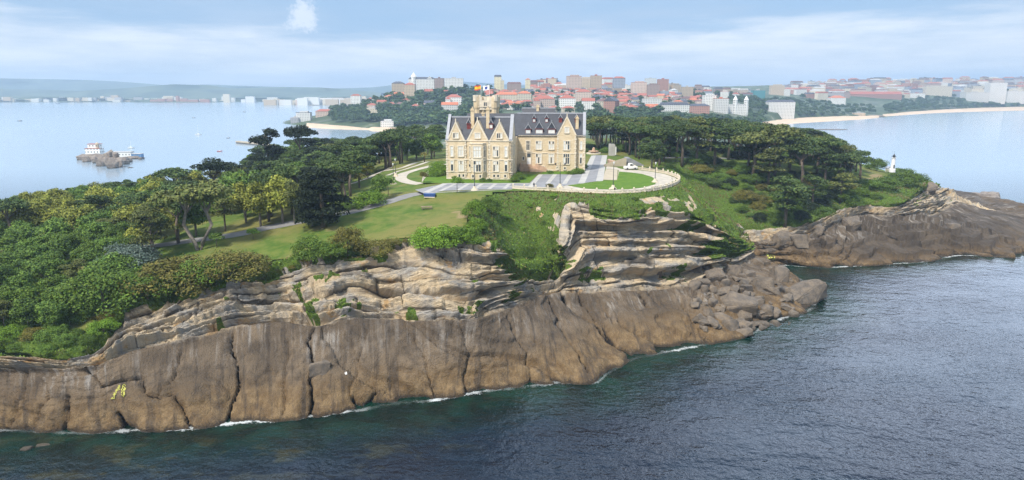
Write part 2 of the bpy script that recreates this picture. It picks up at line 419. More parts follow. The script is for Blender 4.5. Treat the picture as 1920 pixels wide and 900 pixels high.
d -= band(1.07, .05) * sstep(SN, 10.6, 11.2) * (1 - sstep(SN, 23, 24)) * 1.1 * (.6 + fbm(A / 10, 0, 0, 2, 77))
mid = sstep(SN, 11.0, 12.0) * (1 - sstep(SN, 14.6, 15.4))
d -= band(1.36 + .05 * np.sin(A / 9), .055) * mid * 3.8
d -= band(1.54, .04) * mid * 1.8
prom = sstep(SN, 17.8, 18.6) * (1 - sstep(SN, 22.4, 23.3))
d -= band(1.16, .05) * prom * 3.4 + band(1.38, .03) * prom * 2.0 + band(1.55, .035) * prom * 2.4 + band(1.76, .05) * prom * 2.8
d += band(1.86, .05) * prom * 1.2 + band(1.47, .03) * prom * .8
d += (v > 2) * (v < 3.0) * (fbm(X / 4, Y / 4, Z / 4, 3, 81) - .5) * 1.6
CRACKS = [
 ([(437, 622), (435, 650), (446, 690), (443, 730), (432, 765), (424, 800)], 3.2, 2.4), ([(590, 618), (578, 640), (585, 668), (583, 700), (583, 790)], 3.0, 2.4),
 ([(128, 742), (125, 775), (118, 812)], 3.0, 2.0), ([(188, 724), (225, 712), (262, 704), (275, 740), (300, 746), (328, 738)], 2.6, 2.2), ([(325, 738), (340, 765), (362, 806)], 2.6, 1.8),
 ([(222, 775), (232, 795), (240, 812)], 5, 2.2), ([(662, 745), (680, 765), (705, 735)], 5, 1.8), ([(690, 616), (668, 690), (655, 742)], 2.0, .8),
 ([(1052, 540), (1100, 590), (1160, 640), (1215, 695)], 4.5, 2.6), ([(1085, 545), (1130, 605), (1190, 668)], 3, 1.6), ([(1030, 556), (1058, 620), (1100, 695)], 3, 1.4),
 ([(1195, 543), (1216, 572)], 3, 1.6), ([(1214, 543), (1236, 570)], 3, 1.6), ([(1160, 600), (1230, 640), (1250, 650)], 3, .9), ([(160, 690), (175, 705), (190, 722)], 3, 1.2),
 ([(540, 640), (530, 780)], 3, .9), ([(760, 605), (800, 680), (815, 745)], 3, .9), ([(955, 590), (985, 660), (1000, 725)], 3, 1.0), ([(45, 695), (20, 800)], 3, 1.0), ([(860, 600), (880, 660), (872, 738)], 2.8, .8), ([(470, 700), (560, 690)], 2.8, .7), ([(700, 690), (790, 700), (860, 690)], 2.8, .6), ([(340, 650), (330, 700), (300, 740)], 2.8, .9), ([(90, 740), (60, 800)], 2.8, .8), ([(1120, 560), (1150, 600)], 2.8, .8), ([(1260, 545), (1300, 600), (1330, 640)], 2.8, .9), ([(905, 690), (1010, 680)], 2.8, .6), ([(1660, 437), (1725, 452), (1766, 480)], 2.5, 1.8), ([(1790, 395), (1850, 430), (1910, 445)], 2.2, 1.6), ([(1570, 440), (1600, 480)], 2.2, 1.2), ([(1330, 560), (1380, 610)], 2.5, 1.4)]
crk = np.zeros((U, Vn)); pil = np.zeros((U, Vn))
wob = (fbm(X / 3, Y / 3, Z / 3, 3, 87, .65) - .5) * 16
for pl, wd, dep in CRACKS:
    bx0, bx1 = min(p[0] for p in pl) - 25, max(p[0] for p in pl) + 25; by0, by1 = min(p[1] for p in pl) - 25, max(p[1] for p in pl) + 25
    m = (PX > bx0) & (PX < bx1) & (PY_ > by0) & (PY_ < by1) & (v < 1.05)
    if m.any():
        dd = segdist(PX[m] + wob[m], PY_[m] + np.roll(wob, 9, 1)[m] * .5, pl); nz = fbm(X[m] / 4, Y[m] / 4, Z[m] / 4, 2, 88); ww = wd * (.30 + .55 * nz); crk[m] = np.maximum(crk[m], dep * np.exp(-(dd / ww) ** 2)); pil[m] = np.maximum(pil[m], dep * .30 * np.exp(-(dd / (wd * 4.5)) ** 2))
d -= crk * 1.1 + pil * slab
# bedding planes and vertical joints of the upper cliff
ja = A / 5.0 + (vnoise(np.floor(bed / 2.1), A / 14, 0, 61) - .5) * 2.5; fa = np.abs(ja - np.round(ja)) * 5.0; fb = np.abs(bed / 2.1 - np.round(bed / 2.1)) * 2.1
jn = fbm(A / 7, v * 4, 0, 3, 89); bn = fbm(A / 15, v * 6, 2, 3, 90)
joint = np.exp(-(fa / .32) ** 2) * sstep(jn, .50, .64); plane = np.exp(-(fb / .26) ** 2) * sstep(bn, .36, .52)
jp = np.maximum(joint, plane) * cliff; d -= jp * .75; crk = np.maximum(crk, jp * 1.25)
G = G + NRM * d[..., None] * np.where(v > 3.0, 0, 1)[..., None]
# what grows on the rock (0 bare .. 1 grown over)
GP = [[(900, 366), (965, 358), (1045, 362), (1066, 385), (1040, 412), (1012, 440), (1050, 470), (1062, 500), (1048, 516), (1000, 522), (958, 535), (940, 480), (890, 405)],
      [(1012, 456), (1056, 455), (1066, 488), (1040, 500)], [(1318, 470), (1366, 422), (1408, 458), (1402, 476), (1330, 484)], [(1246, 508), (1278, 488), (1303, 505), (1290, 520), (1250, 522)],
      [(1264, 428), (1312, 404), (1328, 420), (1300, 434)], [(584, 524), (618, 506), (642, 525), (600, 535)], [(566, 576), (600, 568), (602, 596), (570, 596)], [(636, 566), (662, 568), (656, 592), (632, 586)],
      [(856, 572), (912, 563), (906, 582), (860, 585)], [(1088, 506), (1130, 498), (1142, 526), (1100, 524)], [(1100, 380), (1200, 380), (1190, 410), (1110, 412)], [(1240, 392), (1268, 385), (1300, 330), (1420, 458), (1380, 440), (1320, 400)], [(690, 465), (720, 462), (730, 482), (700, 486)], [(930, 440), (958, 470), (960, 520), (938, 500)]]
rag = (fbm(A / 4, v * 2, 0, 4, 96) - .5) * .5; grass = sstep(v + rag * (v < 2.4), 1.92, 2.04) * 1.0
grass = np.where(SN < 5.6, np.maximum(grass, sstep(v, 1.75, 1.95)), grass)
gw = (fbm(X / 3, Y / 3, Z / 3, 3, 91) - .5)
for pl in GP:
    ins = inpoly(PX + gw * 24, PY_ + np.roll(gw, 7, 0) * 20, pl) & (v > .9) & (SN < 27)
    grass = np.maximum(grass, ins * (.95 if pl in GP[:1] + GP[2:3] + GP[-1:] + GP[-4:-3] else 1.5 * sstep(fbm(X / 1.6, Y / 1.6, Z / 1.6, 3, 92), .40, .52) * .95))
grass = np.where((SN > 27) & (v > 1.85), 1, grass)
outc = sstep(fbm(X / 7, Y / 5, Z / 2.2, 3, 93), .60, .66) * (v > 2) * (v < 2.75) * (SN > 17.5) * (SN < 23)
grass = np.clip(grass - outc * .9 + gw * .25 * (grass > .05) * (grass < .99), 0, 1)
tw = 1 - sstep(np.abs(v - 1.3), .2, .9)
grass = np.maximum(grass, tw * sstep(fbm(X / 5, Y / 5, Z / 5, 4, 95), .68, .74) * .8 * (v > 1.05))
idx = np.arange(U * Vn).reshape(U, Vn)
F = np.stack([idx[:-1, :-1], idx[1:, :-1], idx[1:, 1:], idx[:-1, 1:]], -1).reshape(-1, 4)
GV = G.reshape(-1, 3)
uvs = np.stack([A.ravel(), (np.cumsum(np.linalg.norm(np.diff(BASE, axis=1, prepend=BASE[:, :1]), axis=2), axis=1)).ravel()], 1)
a0, a1 = GV[F[len(F) // 2, 0]], None

def rock_material(name):
    b = NB(name); p = b.pos(); uv = b.uv(); v_ = b.attr('level'); g = b.attr('grown'); dk = b.attr('crack'); s = b.sep(p)
    big = b.noise(p, .09, 4); med = b.noise(p, .45, 5, .6); fin = b.noise(p, 2.4, 5, .65)
    pit = b.noise(p, 5.5, 3, .7)
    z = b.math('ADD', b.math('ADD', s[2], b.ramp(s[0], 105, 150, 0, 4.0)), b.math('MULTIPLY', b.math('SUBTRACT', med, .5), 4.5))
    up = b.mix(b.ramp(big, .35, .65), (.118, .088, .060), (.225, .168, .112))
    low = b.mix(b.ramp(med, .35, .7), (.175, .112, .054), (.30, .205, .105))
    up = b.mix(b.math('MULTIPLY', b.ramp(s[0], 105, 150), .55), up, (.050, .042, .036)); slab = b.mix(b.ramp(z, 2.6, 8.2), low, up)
    strk = b.noise(uv, 1.0, 4, .6, (.9, .07, 1))
    slab = b.mix(b.math('MULTIPLY', b.ramp(b.noise(p, .28, 5, .62, (1, 1, .6), (3, 9, 1)), .48, .68), .55), slab, (.066, .053, .043))
    slab = b.mix(b.math('MULTIPLY', b.ramp(strk, .48, .66), b.math('MULTIPLY', b.ramp(v_, .38, .75), b.ramp(big, .4, .6, .15, .85))), slab, (.38, .35, .315))
    strk2 = b.noise(uv, 1.0, 4, .65, (.5, .05, 1), (9, 3, 0))
    slab = b.mix(b.math('MULTIPLY', b.ramp(strk2, .5, .66), .65), slab, (.055, .044, .036))
    slab = b.mix(b.math('MULTIPLY', b.ramp(pit, .5, .66), .6), slab, (.050, .036, .026))
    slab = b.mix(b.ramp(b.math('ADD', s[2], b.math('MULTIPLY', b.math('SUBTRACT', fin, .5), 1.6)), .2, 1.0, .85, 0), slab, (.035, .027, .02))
    # upper cliff
    hue = b.noise(uv, .16, 5, .6, (1, 1.6, 1)); hue2 = b.noise(p, .22, 5, .62, None, (30, 3, 8))
    cl = b.mix(b.ramp(hue, .36, .6), (.40, .375, .34), (.66, .52, .34))
    cl = b.mix(b.math('MULTIPLY', b.ramp(hue2, .57, .68), .85), cl, (.56, .34, .14))
    bedn = b.noise(uv, 1.0, 5, .62, (.035, .85, 1)); bedn2 = b.noise(uv, 1.0, 4, .6, (.09, 2.3, 1), (4, 2, 0))
    cl = b.mix(b.math('MULTIPLY', b.ramp(bedn, .52, .66), .6), cl, (.20, .155, .12))
    cl = b.mix(b.math('MULTIPLY', b.ramp(bedn2, .56, .7), .42), cl, (.15, .115, .09))
    vst = b.noise(uv, 1.0, 4, .6, (.8, .12, 1), (2, 7, 0))
    cl = b.mix(b.math('MULTIPLY', b.ramp(vst, .55, .72), .45), cl, (.20, .175, .15))
    cl = b.mix(b.math('MULTIPLY', b.ramp(fin, .58, .72), .3), cl, (.22, .18, .14))
    k = b.ramp(b.math('ADD', v_, b.math('MULTIPLY', b.math('SUBTRACT', med, .5), .18)), .95, 1.06)
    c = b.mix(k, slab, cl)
    c = b.mix(b.ramp(dk, .2, .6), c, (.022, .017, .013))
    gc = b.mix(b.ramp(fin, .35, .65), (.070, .130, .016), (.135, .205, .030))
    gc = b.mix(b.math('MULTIPLY', b.ramp(med, .52, .68), .6), gc, (.13, .115, .04))
    c = b.mix(b.ramp(b.math('ADD', g, b.math('MULTIPLY', b.math('SUBTRACT', fin, .5), .5)), .42, .58), c, gc)
    b.col(c); b.set(Roughness=.85)
    b.put(b.b.inputs['Specular IOR Level'], .25)
    h = b.math('ADD', b.math('MULTIPLY', fin, .8), b.math('ADD', b.math('MULTIPLY', pit, .35), b.math('MULTIPLY', b.math('MULTIPLY', bedn2, k), 1.2)))
    b.bump(h, .8, 1.0); return b.m
M = {}
M['rock'] = rock_material('rock')
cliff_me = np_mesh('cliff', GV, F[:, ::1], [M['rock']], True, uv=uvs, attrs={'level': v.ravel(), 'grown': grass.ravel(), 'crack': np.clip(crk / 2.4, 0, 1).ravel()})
cliff_o = struct(obj('cliff', cliff_me))

# ---- the top of the headland
RIM = [tuple(p) for p in CO[::6, 3]]
TOPS = [(840, 335, 35), (900, 340, 35), (965, 338, 35), (1030, 322, 35), (1090, 322, 35), (1113, 305, 35), (1135, 292, 35), (1100, 290, 35), (1240, 348, 35), (1000, 354, 35), (1150, 352, 35), (1200, 328, 35), (1160, 320, 35), (1080, 352, 35), (930, 354, 35), (870, 352, 34.9),
        (800, 350, 34.6), (820, 330, 34.5), (760, 330, 34), (700, 335, 33), (740, 308, 34), (820, 303, 35), (650, 398, 31), (570, 414, 29.2), (440, 440, 26.4), (290, 462, 23.4), (800, 362, 34.2), (720, 382, 32.5),
        (560, 480, 26.6), (480, 495, 24.6), (740, 440, 29.4), (830, 425, 31), (875, 395, 32.8), (830, 385, 32.8), (700, 425, 30), (600, 450, 27.8), (380, 470, 24.2), (0, 493, 17), (-80, 500, 16), (180, 480, 20.5), (60, 600, 16), (130, 560, 18), (220, 520, 20.5), (0, 440, 18),
        (1180, 292, 34.5), (1350, 300, 33), (1300, 297, 33.6), (1450, 305, 31.5)]
PTS = [tuple(P(*t)) for t in TOPS] + RIM + [(-200, 230, 16), (-150, 262, 20), (-100, 252, 24), (-60, 300, 29), (-30, 352, 33), (0, 300, 35), (0, 420, 34), (100, 430, 33), (150, 400, 30.5), (180, 368, 27), (60, 300, 35), (40, 262, 35), (-10, 262, 35), (25, 290, 35), (45, 330, 35), (30, 250, 35), (-20, 250, 35), (50, 240, 35)]
rim_poly = [(p[0], p[1]) for p in (CO[::4, 3] + np.concatenate([inw, np.zeros((len(inw), 1))], 1)[::4] * .6)]
gx = np.arange(-380, 236, 2.0); gy = np.arange(124, 512, 2.0)
gX, gY = np.meshgrid(gx, gy, indexing='ij')
gZ = rbf(PTS, np.stack([gX.ravel(), gY.ravel()], 1), .8).reshape(gX.shape)
terr = inpoly(gX, gY, [tuple(P(*t))[:2] for t in ((798, 356, 35), (838, 336, 35), (838, 300, 35), (1090, 282, 35), (1140, 282, 35), (1162, 318, 35), (1240, 322, 35), (1276, 338, 35), (1245, 357, 35), (1150, 366, 35), (960, 362, 35), (800, 366, 35))])
from_edge = np.where(terr, 1.0, 0.0)
for _ in range(6):
    from_edge = (from_edge + np.roll(from_edge, 1, 0) + np.roll(from_edge, -1, 0) + np.roll(from_edge, 1, 1) + np.roll(from_edge, -1, 1)) / 5
gZ = gZ * (1 - sstep(from_edge, .2, .75)) + 35.0 * sstep(from_edge, .2, .75)
gZ += (1 - sstep(from_edge, 0, .3)) * (fbm(gX / 12, gY / 12, 0, 3, 101) - .5) * .5
ins = inpoly(gX, gY, rim_poly)
gi = np.arange(gX.size).reshape(gX.shape)
gF = np.stack([gi[:-1, :-1], gi[1:, :-1], gi[1:, 1:], gi[:-1, 1:]], -1)
keep = ins[:-1, :-1] & ins[1:, :-1] & ins[1:, 1:] & ins[:-1, 1:]
gF = gF[keep]
gVf = np.stack([gX.ravel(), gY.ravel(), gZ.ravel()], 1)
used = np.unique(gF); remap = np.full(len(gVf), -1); remap[used] = np.arange(len(used)); gVt, gFt = gVf[used], remap[gF]
def ground_material():
    b = NB('turf'); p = b.pos(); f1 = b.noise(p, .05, 4); f2 = b.noise(p, .35, 5, .62); f3 = b.noise(p, 3.0, 4, .7)
    c = b.mix(b.ramp(f2, .35, .66), (.062, .115, .018), (.125, .155, .034))
    c = b.mix(b.math('MULTIPLY', b.ramp(f1, .42, .62), .85), c, (.17, .155, .05)); c = b.mix(b.math('MULTIPLY', b.ramp(b.noise(p, .16, 5, .65, (1, 1.8, 1), (9, 2, 0)), .52, .66), .6), c, (.05, .10, .014))
    c = b.mix(b.math('MULTIPLY', b.ramp(f3, .52, .72), .45), c, (.045, .085, .014))
    c = b.mix(b.math('MULTIPLY', b.ramp(b.attr('bare'), .3, .8), .9), c, b.mix(b.ramp(f3, .4, .6), (.27, .20, .11), (.20, .16, .075)))
    c = b.mix(b.math('MULTIPLY', b.ramp(b.attr('litter'), .2, .8), .8), c, b.mix(b.ramp(f2, .4, .6), (.035, .045, .014), (.075, .055, .026)))
    b.col(c); b.set(Roughness=.95); b.put(b.b.inputs['Specular IOR Level'], .1); b.bump(f3, .12, .6); return b.m
M['turf'] = ground_material()
gp = proj(gVt)
nzb = (fbm(gVt[:, 0] / 3, gVt[:, 1] / 3, 0, 3, 111) - .5)
bare = np.maximum(inpoly(gp[:, 0] + nzb * 40, gp[:, 1] + nzb * 10, [(850, 398), (885, 393), (880, 408), (850, 412)]), inpoly(gp[:, 0] + nzb * 30, gp[:, 1] + nzb * 14, [(1628, 322), (1660, 330), (1680, 345), (1660, 362), (1630, 340)])) * 1.0
bare = np.maximum(bare, inpoly(gp[:, 0] + nzb * 40, gp[:, 1] + nzb * 10, [(560, 425), (660, 420), (650, 432), (570, 436)]) * .55)
M_ = struct(obj('ground', np_mesh('ground', gVt, gFt, [M['turf']], True, attrs={'bare': bare, 'litter': np.zeros(len(gVt))})))

# ---- town hill across the neck of land
TP = [(590, 226, 1420, None), (545, 228, 1400, None)]
TC = [(770, 170, 1450), (815, 170, 1480), (860, 168, 1520), (720, 195, 1420), (660, 205, 1400), (640, 215, 1370), (700, 215, 1300), (760, 205, 1300), (850, 180, 1400), (740, 190, 1400), (820, 200, 1250), (800, 230, 1050), (860, 215, 1080),
      (930, 168, 1600), (1000, 168, 1650), (1060, 162, 1750), (1120, 162, 1750), (1180, 166, 1700), (1250, 172, 1700), (1320, 182, 1750), (1000, 185, 1450), (1100, 185, 1450), (1000, 205, 1180), (1100, 205, 1150), (960, 215, 1020), (1100, 218, 1000), (1200, 215, 1050), (1220, 190, 1450), (1300, 215, 1150), (1300, 198, 1400),
      (1380, 215, 1330), (1400, 190, 1750), (1470, 215, 1480), (1480, 180, 2100), (1480, 165, 2500), (1550, 205, 1750), (1600, 160, 2700), (1650, 158, 2800), (1700, 157, 2900), (1800, 155, 2950), (1920, 153, 2950), (2100, 152, 2950), (1600, 185, 2300), (1700, 187, 2400), (1800, 190, 2450), (1900, 193, 2500), (1650, 205, 2050), (1760, 200, 2300), (1900, 199, 2550), (1550, 170, 2500), (2100, 195, 2600), (1700, 170, 2700), (1850, 170, 2750)]
TPTS = [tuple(PY(a, b, y)) for a, b, y in TC]
SHO = [(-20, 455), tuple(P(770, 247, 0))[:2], tuple(P(745, 244, 0))[:2], tuple(P(690, 243, 0))[:2], tuple(P(640, 240, 0))[:2], tuple(P(580, 236, 0))[:2], tuple(P(538, 232, 0))[:2], tuple(P(536, 228, 0))[:2], tuple(P(560, 222, 0))[:2], tuple(P(610, 214, 0))[:2], tuple(P(655, 206, 0))[:2], tuple(P(690, 200, 0))[:2], tuple(P(700, 196, 0))[:2], (-640, 3300), (3600, 3600), tuple(P(2300, 204, 0))[:2],
       tuple(P(2100, 205, 0))[:2], tuple(P(1920, 207, 0))[:2], tuple(P(1760, 212, 0))[:2], tuple(P(1665, 219, 0))[:2], tuple(P(1648, 221, 0))[:2], tuple(P(1640, 221, 0))[:2], tuple(P(1560, 227, 0))[:2], tuple(P(1500, 231, 0))[:2], tuple(P(1440, 237, 0))[:2], tuple(P(1380, 262, 0))[:2], (130, 520)]
SHP = []
for i in range(len(SHO)):
    a, b2 = np.array(SHO[i]), np.array(SHO[(i + 1) % len(SHO)]); k = max(1, int(np.linalg.norm(b2 - a) / 60))
    SHP += [tuple(a + (b2 - a) * t / k) for t in range(k)]
TPTS += [(x, y, .3) for x, y in SHP if not (y > 3100 or (y < 560))] + [(0, 600, 14), (80, 700, 18), (150, 850, 22), (60, 900, 24), (0, 800, 18), (1200, 3300, 70), (2400, 3400, 90), (0, 3200, 60), (0, 2300, 60), (600, 2300, 55), (-300, 2300, 25)]
tx = np.arange(-720, 3500, 14.0); ty = np.arange(460, 3500, 14.0)
tX, tY = np.meshgrid(tx, ty, indexing='ij')
tZ = rbf(TPTS, np.stack([tX.ravel(), tY.ravel()], 1), 8.0).reshape(tX.shape)
ti = np.arange(tX.size).reshape(tX.shape)
tin = inpoly(tX, tY, SHO)
dsh = segdist(tX, tY, SHP + [SHP[0]])
BCH = [[P(x, y, 0) for x, y in ((1425, 241), (1470, 235), (1520, 231), (1570, 228), (1620, 224.5), (1652, 221))] + [P(x, y, 3) for x, y in ((1652, 217.3), (1620, 217.8), (1570, 218.5), (1520, 220), (1470, 223), (1425, 230))], [P(x, y, 0) for x, y in ((1655, 219.5), (1700, 216.5), (1760, 213), (1840, 210.5), (1920, 208.5), (2050, 207))] + [P(x, y, 3) for x, y in ((2050, 199.4), (1920, 200.4), (1840, 202), (1760, 206), (1700, 210.6), (1655, 215))]]
tZ = np.where(tin, np.maximum(tZ, .25 + np.minimum(dsh, 60) * .06), np.maximum(-3.0, -.06 * dsh)) + (fbm(tX / 60, tY / 60, 0, 3, 121) - .5) * 5 * np.clip(dsh / 120, 0, 1) * tin
for bp_ in BCH: tZ = np.where(inpoly(tX, tY, [tuple(p_)[:2] for p_ in bp_]), -1.0, tZ)
tF = np.stack([ti[:-1, :-1], ti[1:, :-1], ti[1:, 1:], ti[:-1, 1:]], -1)
near_ = tin | (dsh < 40)
tF = tF[near_[:-1, :-1] & near_[1:, 1:]]
tVf = np.stack([tX.ravel(), tY.ravel(), tZ.ravel()], 1); used = np.unique(tF); remap = np.full(len(tVf), -1); remap[used] = np.arange(len(used)); tVt, tFt = tVf[used], remap[tF]
b = NB('town ground'); p = b.pos(); n_ = b.noise(p, .03, 5, .6); n2_ = b.noise(p, .012, 3)
c = b.mix(b.ramp(n_, .42, .6), (.035, .06, .022), (.07, .10, .035)); c = b.mix(b.math('MULTIPLY', b.ramp(n_, .58, .68), .7), c, (.26, .24, .21)); c = b.mix(b.math('MULTIPLY', b.ramp(n2_, .55, .65), .4), c, (.20, .19, .17))
b.col(c); b.set(Roughness=.95); M['town'] = b.m
town_o = struct(obj('terrain', np_mesh('terrain', tVt, tFt, [M['town']], True)))

BVH = {'head': BVHTree.FromPolygons([tuple(x) for x in gVt], [tuple(f) for f in gFt.tolist()]),
       'cliff': BVHTree.FromPolygons([tuple(x) for x in GV], [tuple(f) for f in F.tolist()]),
       'town': BVHTree.FromPolygons([tuple(x) for x in tVt], [tuple(f) for f in tFt.tolist()])}
EYE = Vector((0, 0, CAM_H))
def hit(px, py, which=('head', 'cliff')):
    dr = ray(px, py).normalized(); best = None
    for k in which:
        r = BVH[k].ray_cast(EYE, dr)
        if r[0] is not None and (best is None or r[3] < best[1]): best = (r[0], r[3])
    return best[0] if best else None
def ground(x, y, which=('head', 'cliff')):
    z = None
    for k in which:
        r = BVH[k].ray_cast(Vector((x, y, 400)), Vector((0, 0, -1)))
        if r[0] is not None and (z is None or r[0].z > z): z = r[0].z
    return z

# ---- far shore and hills across the bay
b = NB('far land'); p = b.pos(); n_ = b.noise(p, .004, 5, .6); b.col(b.mix(b.ramp(n_, .4, .6), (.05, .08, .05), (.10, .13, .075))); b.set(Roughness=1.0); M['far'] = b.m
def ridge(name, line, Y0, front, back, seed):
    """line: (px, py) of the crest seen at distance Y0"""
    xs = np.linspace(line[0][0], line[-1][0], 140); ys = np.interp(xs, [a for a, _ in line], [c_ for _, c_ in line])
    crest = np.array([tuple(PY(a, c_, Y0)) for a, c_ in zip(xs, ys)])
    prof = [(-front, 0.0), (-front * .75, .12), (-front * .45, .45), (-front * .18, .82), (0, 1.0), (back * .4, .8), (back, 0.0)]
    V = []
    for k, (o_, f_) in enumerate(prof):
        q_ = crest.copy(); q_[:, 1] += o_ + (fbm(q_[:, 0] / 500, k, 0, 2, seed) - .5) * 500 * (0 < k < 6); q_[:, 0] *= (Y0 + o_) / Y0
        q_[:, 2] = np.maximum(q_[:, 2], 4) * f_ * (1 + (fbm(q_[:, 0] / 300, k * .7, 0, 3, seed + 3) - .5) * (.5 if 0 < k < 6 and k != 4 else 0)) - (1.5 if f_ == 0 else 0); V.append(q_)
    V = np.array(V); k, n = V.shape[:2]; ii = np.arange(k * n).reshape(k, n)
    f = np.stack([ii[:-1, :-1], ii[:-1, 1:], ii[1:, 1:], ii[1:, :-1]], -1).reshape(-1, 4)
    o = struct(obj(name, np_mesh(name, V.reshape(-1, 3), f, [M['far']], True)))
    BVH[name + str(seed)] = BVHTree.FromPolygons([tuple(x) for x in V.reshape(-1, 3)], [tuple(x) for x in f.tolist()]); return o
ridge('hills', [(-320, 150), (0, 147), (70, 148), (160, 150), (250, 155), (330, 161), (380, 158), (430, 160), (520, 163), (620, 166), (700, 164), (790, 152), (850, 152), (930, 157), (1100, 163), (1400, 164), (1900, 160), (2300, 160)], 7000, 900, 400, 11)
ridge('hills', [(-300, 166), (-100, 163), (60, 168), (160, 171), (260, 164), (330, 158), (390, 160), (430, 166), (520, 163), (600, 164), (660, 168), (720, 174)], 5200, 700, 600, 12)
ridge('far_shore', [(-330, 181), (-100, 180), (60, 181), (200, 183), (330, 184), (460, 184), (560, 183), (650, 181), (730, 178), (760, 179)], 4100, 450, 900, 13)

# ---- water
shore_pl = [(p_[0], p_[1]) for p_ in CO[::5, 0]]
def graded(a, b2, lo, hi, s0, g):
    r = list(np.arange(lo, hi + .1, s0)); s = s0; x = hi
    while x < b2: s *= g; x += s; r.append(min(x, b2))
    s = s0; x = lo; l = []
    while x > a: s *= g; x -= s; l.append(max(x, a))
    return np.array(l[::-1] + r)
wx = graded(-6000, 6000, -150, 330, 3.0, 1.13); wy = graded(-190, 7500, 60, 420, 3.0, 1.12)
wX, wY = np.meshgrid(wx, wy, indexing='ij')
wd = np.full(wX.shape, 200.0); nearm = (np.abs(wX - 90) < 420) & (wY < 620)
wd[nearm] = segdist(wX[nearm], wY[nearm], shore_pl)
wi = np.arange(wX.size).reshape(wX.shape); wF = np.stack([wi[:-1, :-1], wi[1:, :-1], wi[1:, 1:], wi[:-1, 1:]], -1).reshape(-1, 4)
def water_material():
    b = NB('sea water'); p = b.pos(); s = b.sep(p); d_ = b.attr('offshore')
    n0 = b.noise(p, .03, 4, .6); n1_ = b.noise(p, .11, 4, .6)
    dd = b.math('ADD', d_, b.math('MULTIPLY', b.math('SUBTRACT', n1_, .5), 26))
    left = b.ramp(s[0], 20, -20)
    deep = b.mix(b.ramp(n0, .4, .62), (.001, .005, .014), (.002, .010, .022))
    shal = b.mix(b.ramp(n1_, .4, .6), (.001, .009, .007), (.003, .026, .017))
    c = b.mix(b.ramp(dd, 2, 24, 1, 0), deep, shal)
    # weed-covered rock just under the surface
    reef = b.noise(p, .13, 5, .6, (1, 1.6, 1), (7, 2, 0))
    rf = b.math('MULTIPLY', b.math('MULTIPLY', b.ramp(reef, .52, .63), b.ramp(d_, 10, 34, 1, 0)), b.math('MULTIPLY', b.ramp(s[1], 130, 112), b.ramp(s[0], 0, -15)))
    c = b.mix(b.math('MULTIPLY', rf, .6), c, (.040, .040, .018))
    c = b.mix(b.ramp(s[1], 250, 620), c, (.27, .35, .42))          # paler with distance: the bay's bright sky sheen put into the base colour
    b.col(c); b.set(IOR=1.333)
    cd_ = b.n('ShaderNodeCameraData') if False else None
    dist = b.n('ShaderNodeVectorMath', operation='LENGTH'); b.l(p, dist.inputs[0])
    b.set(Roughness=b.ramp(dist.outputs['Value'], 130, 600, .07, .14))
    # wind ripples in two crossing trains and a slow swell
    r1 = b.noise(p, .34, 4, .6, (.75, 1.0, 1)); r2 = b.noise(p, .9, 3, .6, (1.2, .8, 1), (5, 1, 0)); sw = b.noise(p, .07, 3, .5, (.8, 1.4, 1)); gust = b.noise(p, .018, 4, .6, (1, 1.7, 1))
    h = b.math('ADD', b.math('MULTIPLY', r1, 1.0), b.math('ADD', b.math('MULTIPLY', r2, .35), b.math('MULTIPLY', sw, 1.6)))
    fade = b.math('MULTIPLY', b.math('POWER', b.ramp(dist.outputs['Value'], 120, 560, 1.0, .12), 1.8), b.ramp(gust, .35, .65, .55, 1.0))
    b.bump(h, .6, fade); return b.m
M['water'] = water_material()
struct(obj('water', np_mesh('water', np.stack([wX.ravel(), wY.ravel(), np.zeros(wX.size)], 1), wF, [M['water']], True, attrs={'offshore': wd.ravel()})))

# ---- surf where the swell meets the rock
b = NB('surf'); uv = b.uv(); p = b.pos(); su = b.sep(uv)
n_ = b.noise(p, .5, 5, .7); n2_ = b.noise(p, .05, 3, .6); n3_ = b.noise(p, 2.4, 4, .7)
al = b.math('MULTIPLY', b.ramp(n2_, .44, .64, .04, .62), b.ramp(b.math('ADD', b.math('ADD', n_, b.math('MULTIPLY', n3_, .5)), b.math('MULTIPLY', su[1], -.95)), .54, .76))
b.col((.80, .83, .84)); b.set(Roughness=.9, Alpha=al); M['surf'] = b.m
W = [-2.5, -1.2, 0, 1.2, 2.6, 4.2]; cs = CO[:, 0, :2]; fm = np.stack([np.concatenate([cs + outw * w_, np.full((U, 1), .06)], 1) for w_ in W], 1)
ii = np.arange(U * len(W)).reshape(U, len(W)); ff = np.stack([ii[:-1, :-1], ii[1:, :-1], ii[1:, 1:], ii[:-1, 1:]], -1).reshape(-1, 4)
fuv = np.stack([np.repeat(arc, len(W)), np.tile(np.abs(np.array(W)) / 4.2, U)], 1)
struct(obj('surf', np_mesh('surf', fm.reshape(-1, 3), ff, [M['surf']], False, uv=fuv)), 'stuff')

# ---- the air
HAZE = 1
if HAZE:
    mb = MB(); mb.box(-5990, 5990, -180, 7480, -4.5, 215); hz = mb.build('haze', []); hz['kind'] = 'stuff'
    hm = bpy.data.materials.new('haze'); hm.use_nodes = True; t = hm.node_tree; t.nodes.clear(); o_ = t.nodes.new('ShaderNodeOutputMaterial'); pv = t.nodes.new('ShaderNodeVolumePrincipled')
    pv.inputs['Density'].default_value = .00016; pv.inputs['Color'].default_value = (.58, .78, 1.0, 1); pv.inputs['Anisotropy'].default_value = .2
    t.links.new(pv.outputs[0], o_.inputs['Volume']); hz.data.materials.append(hm)
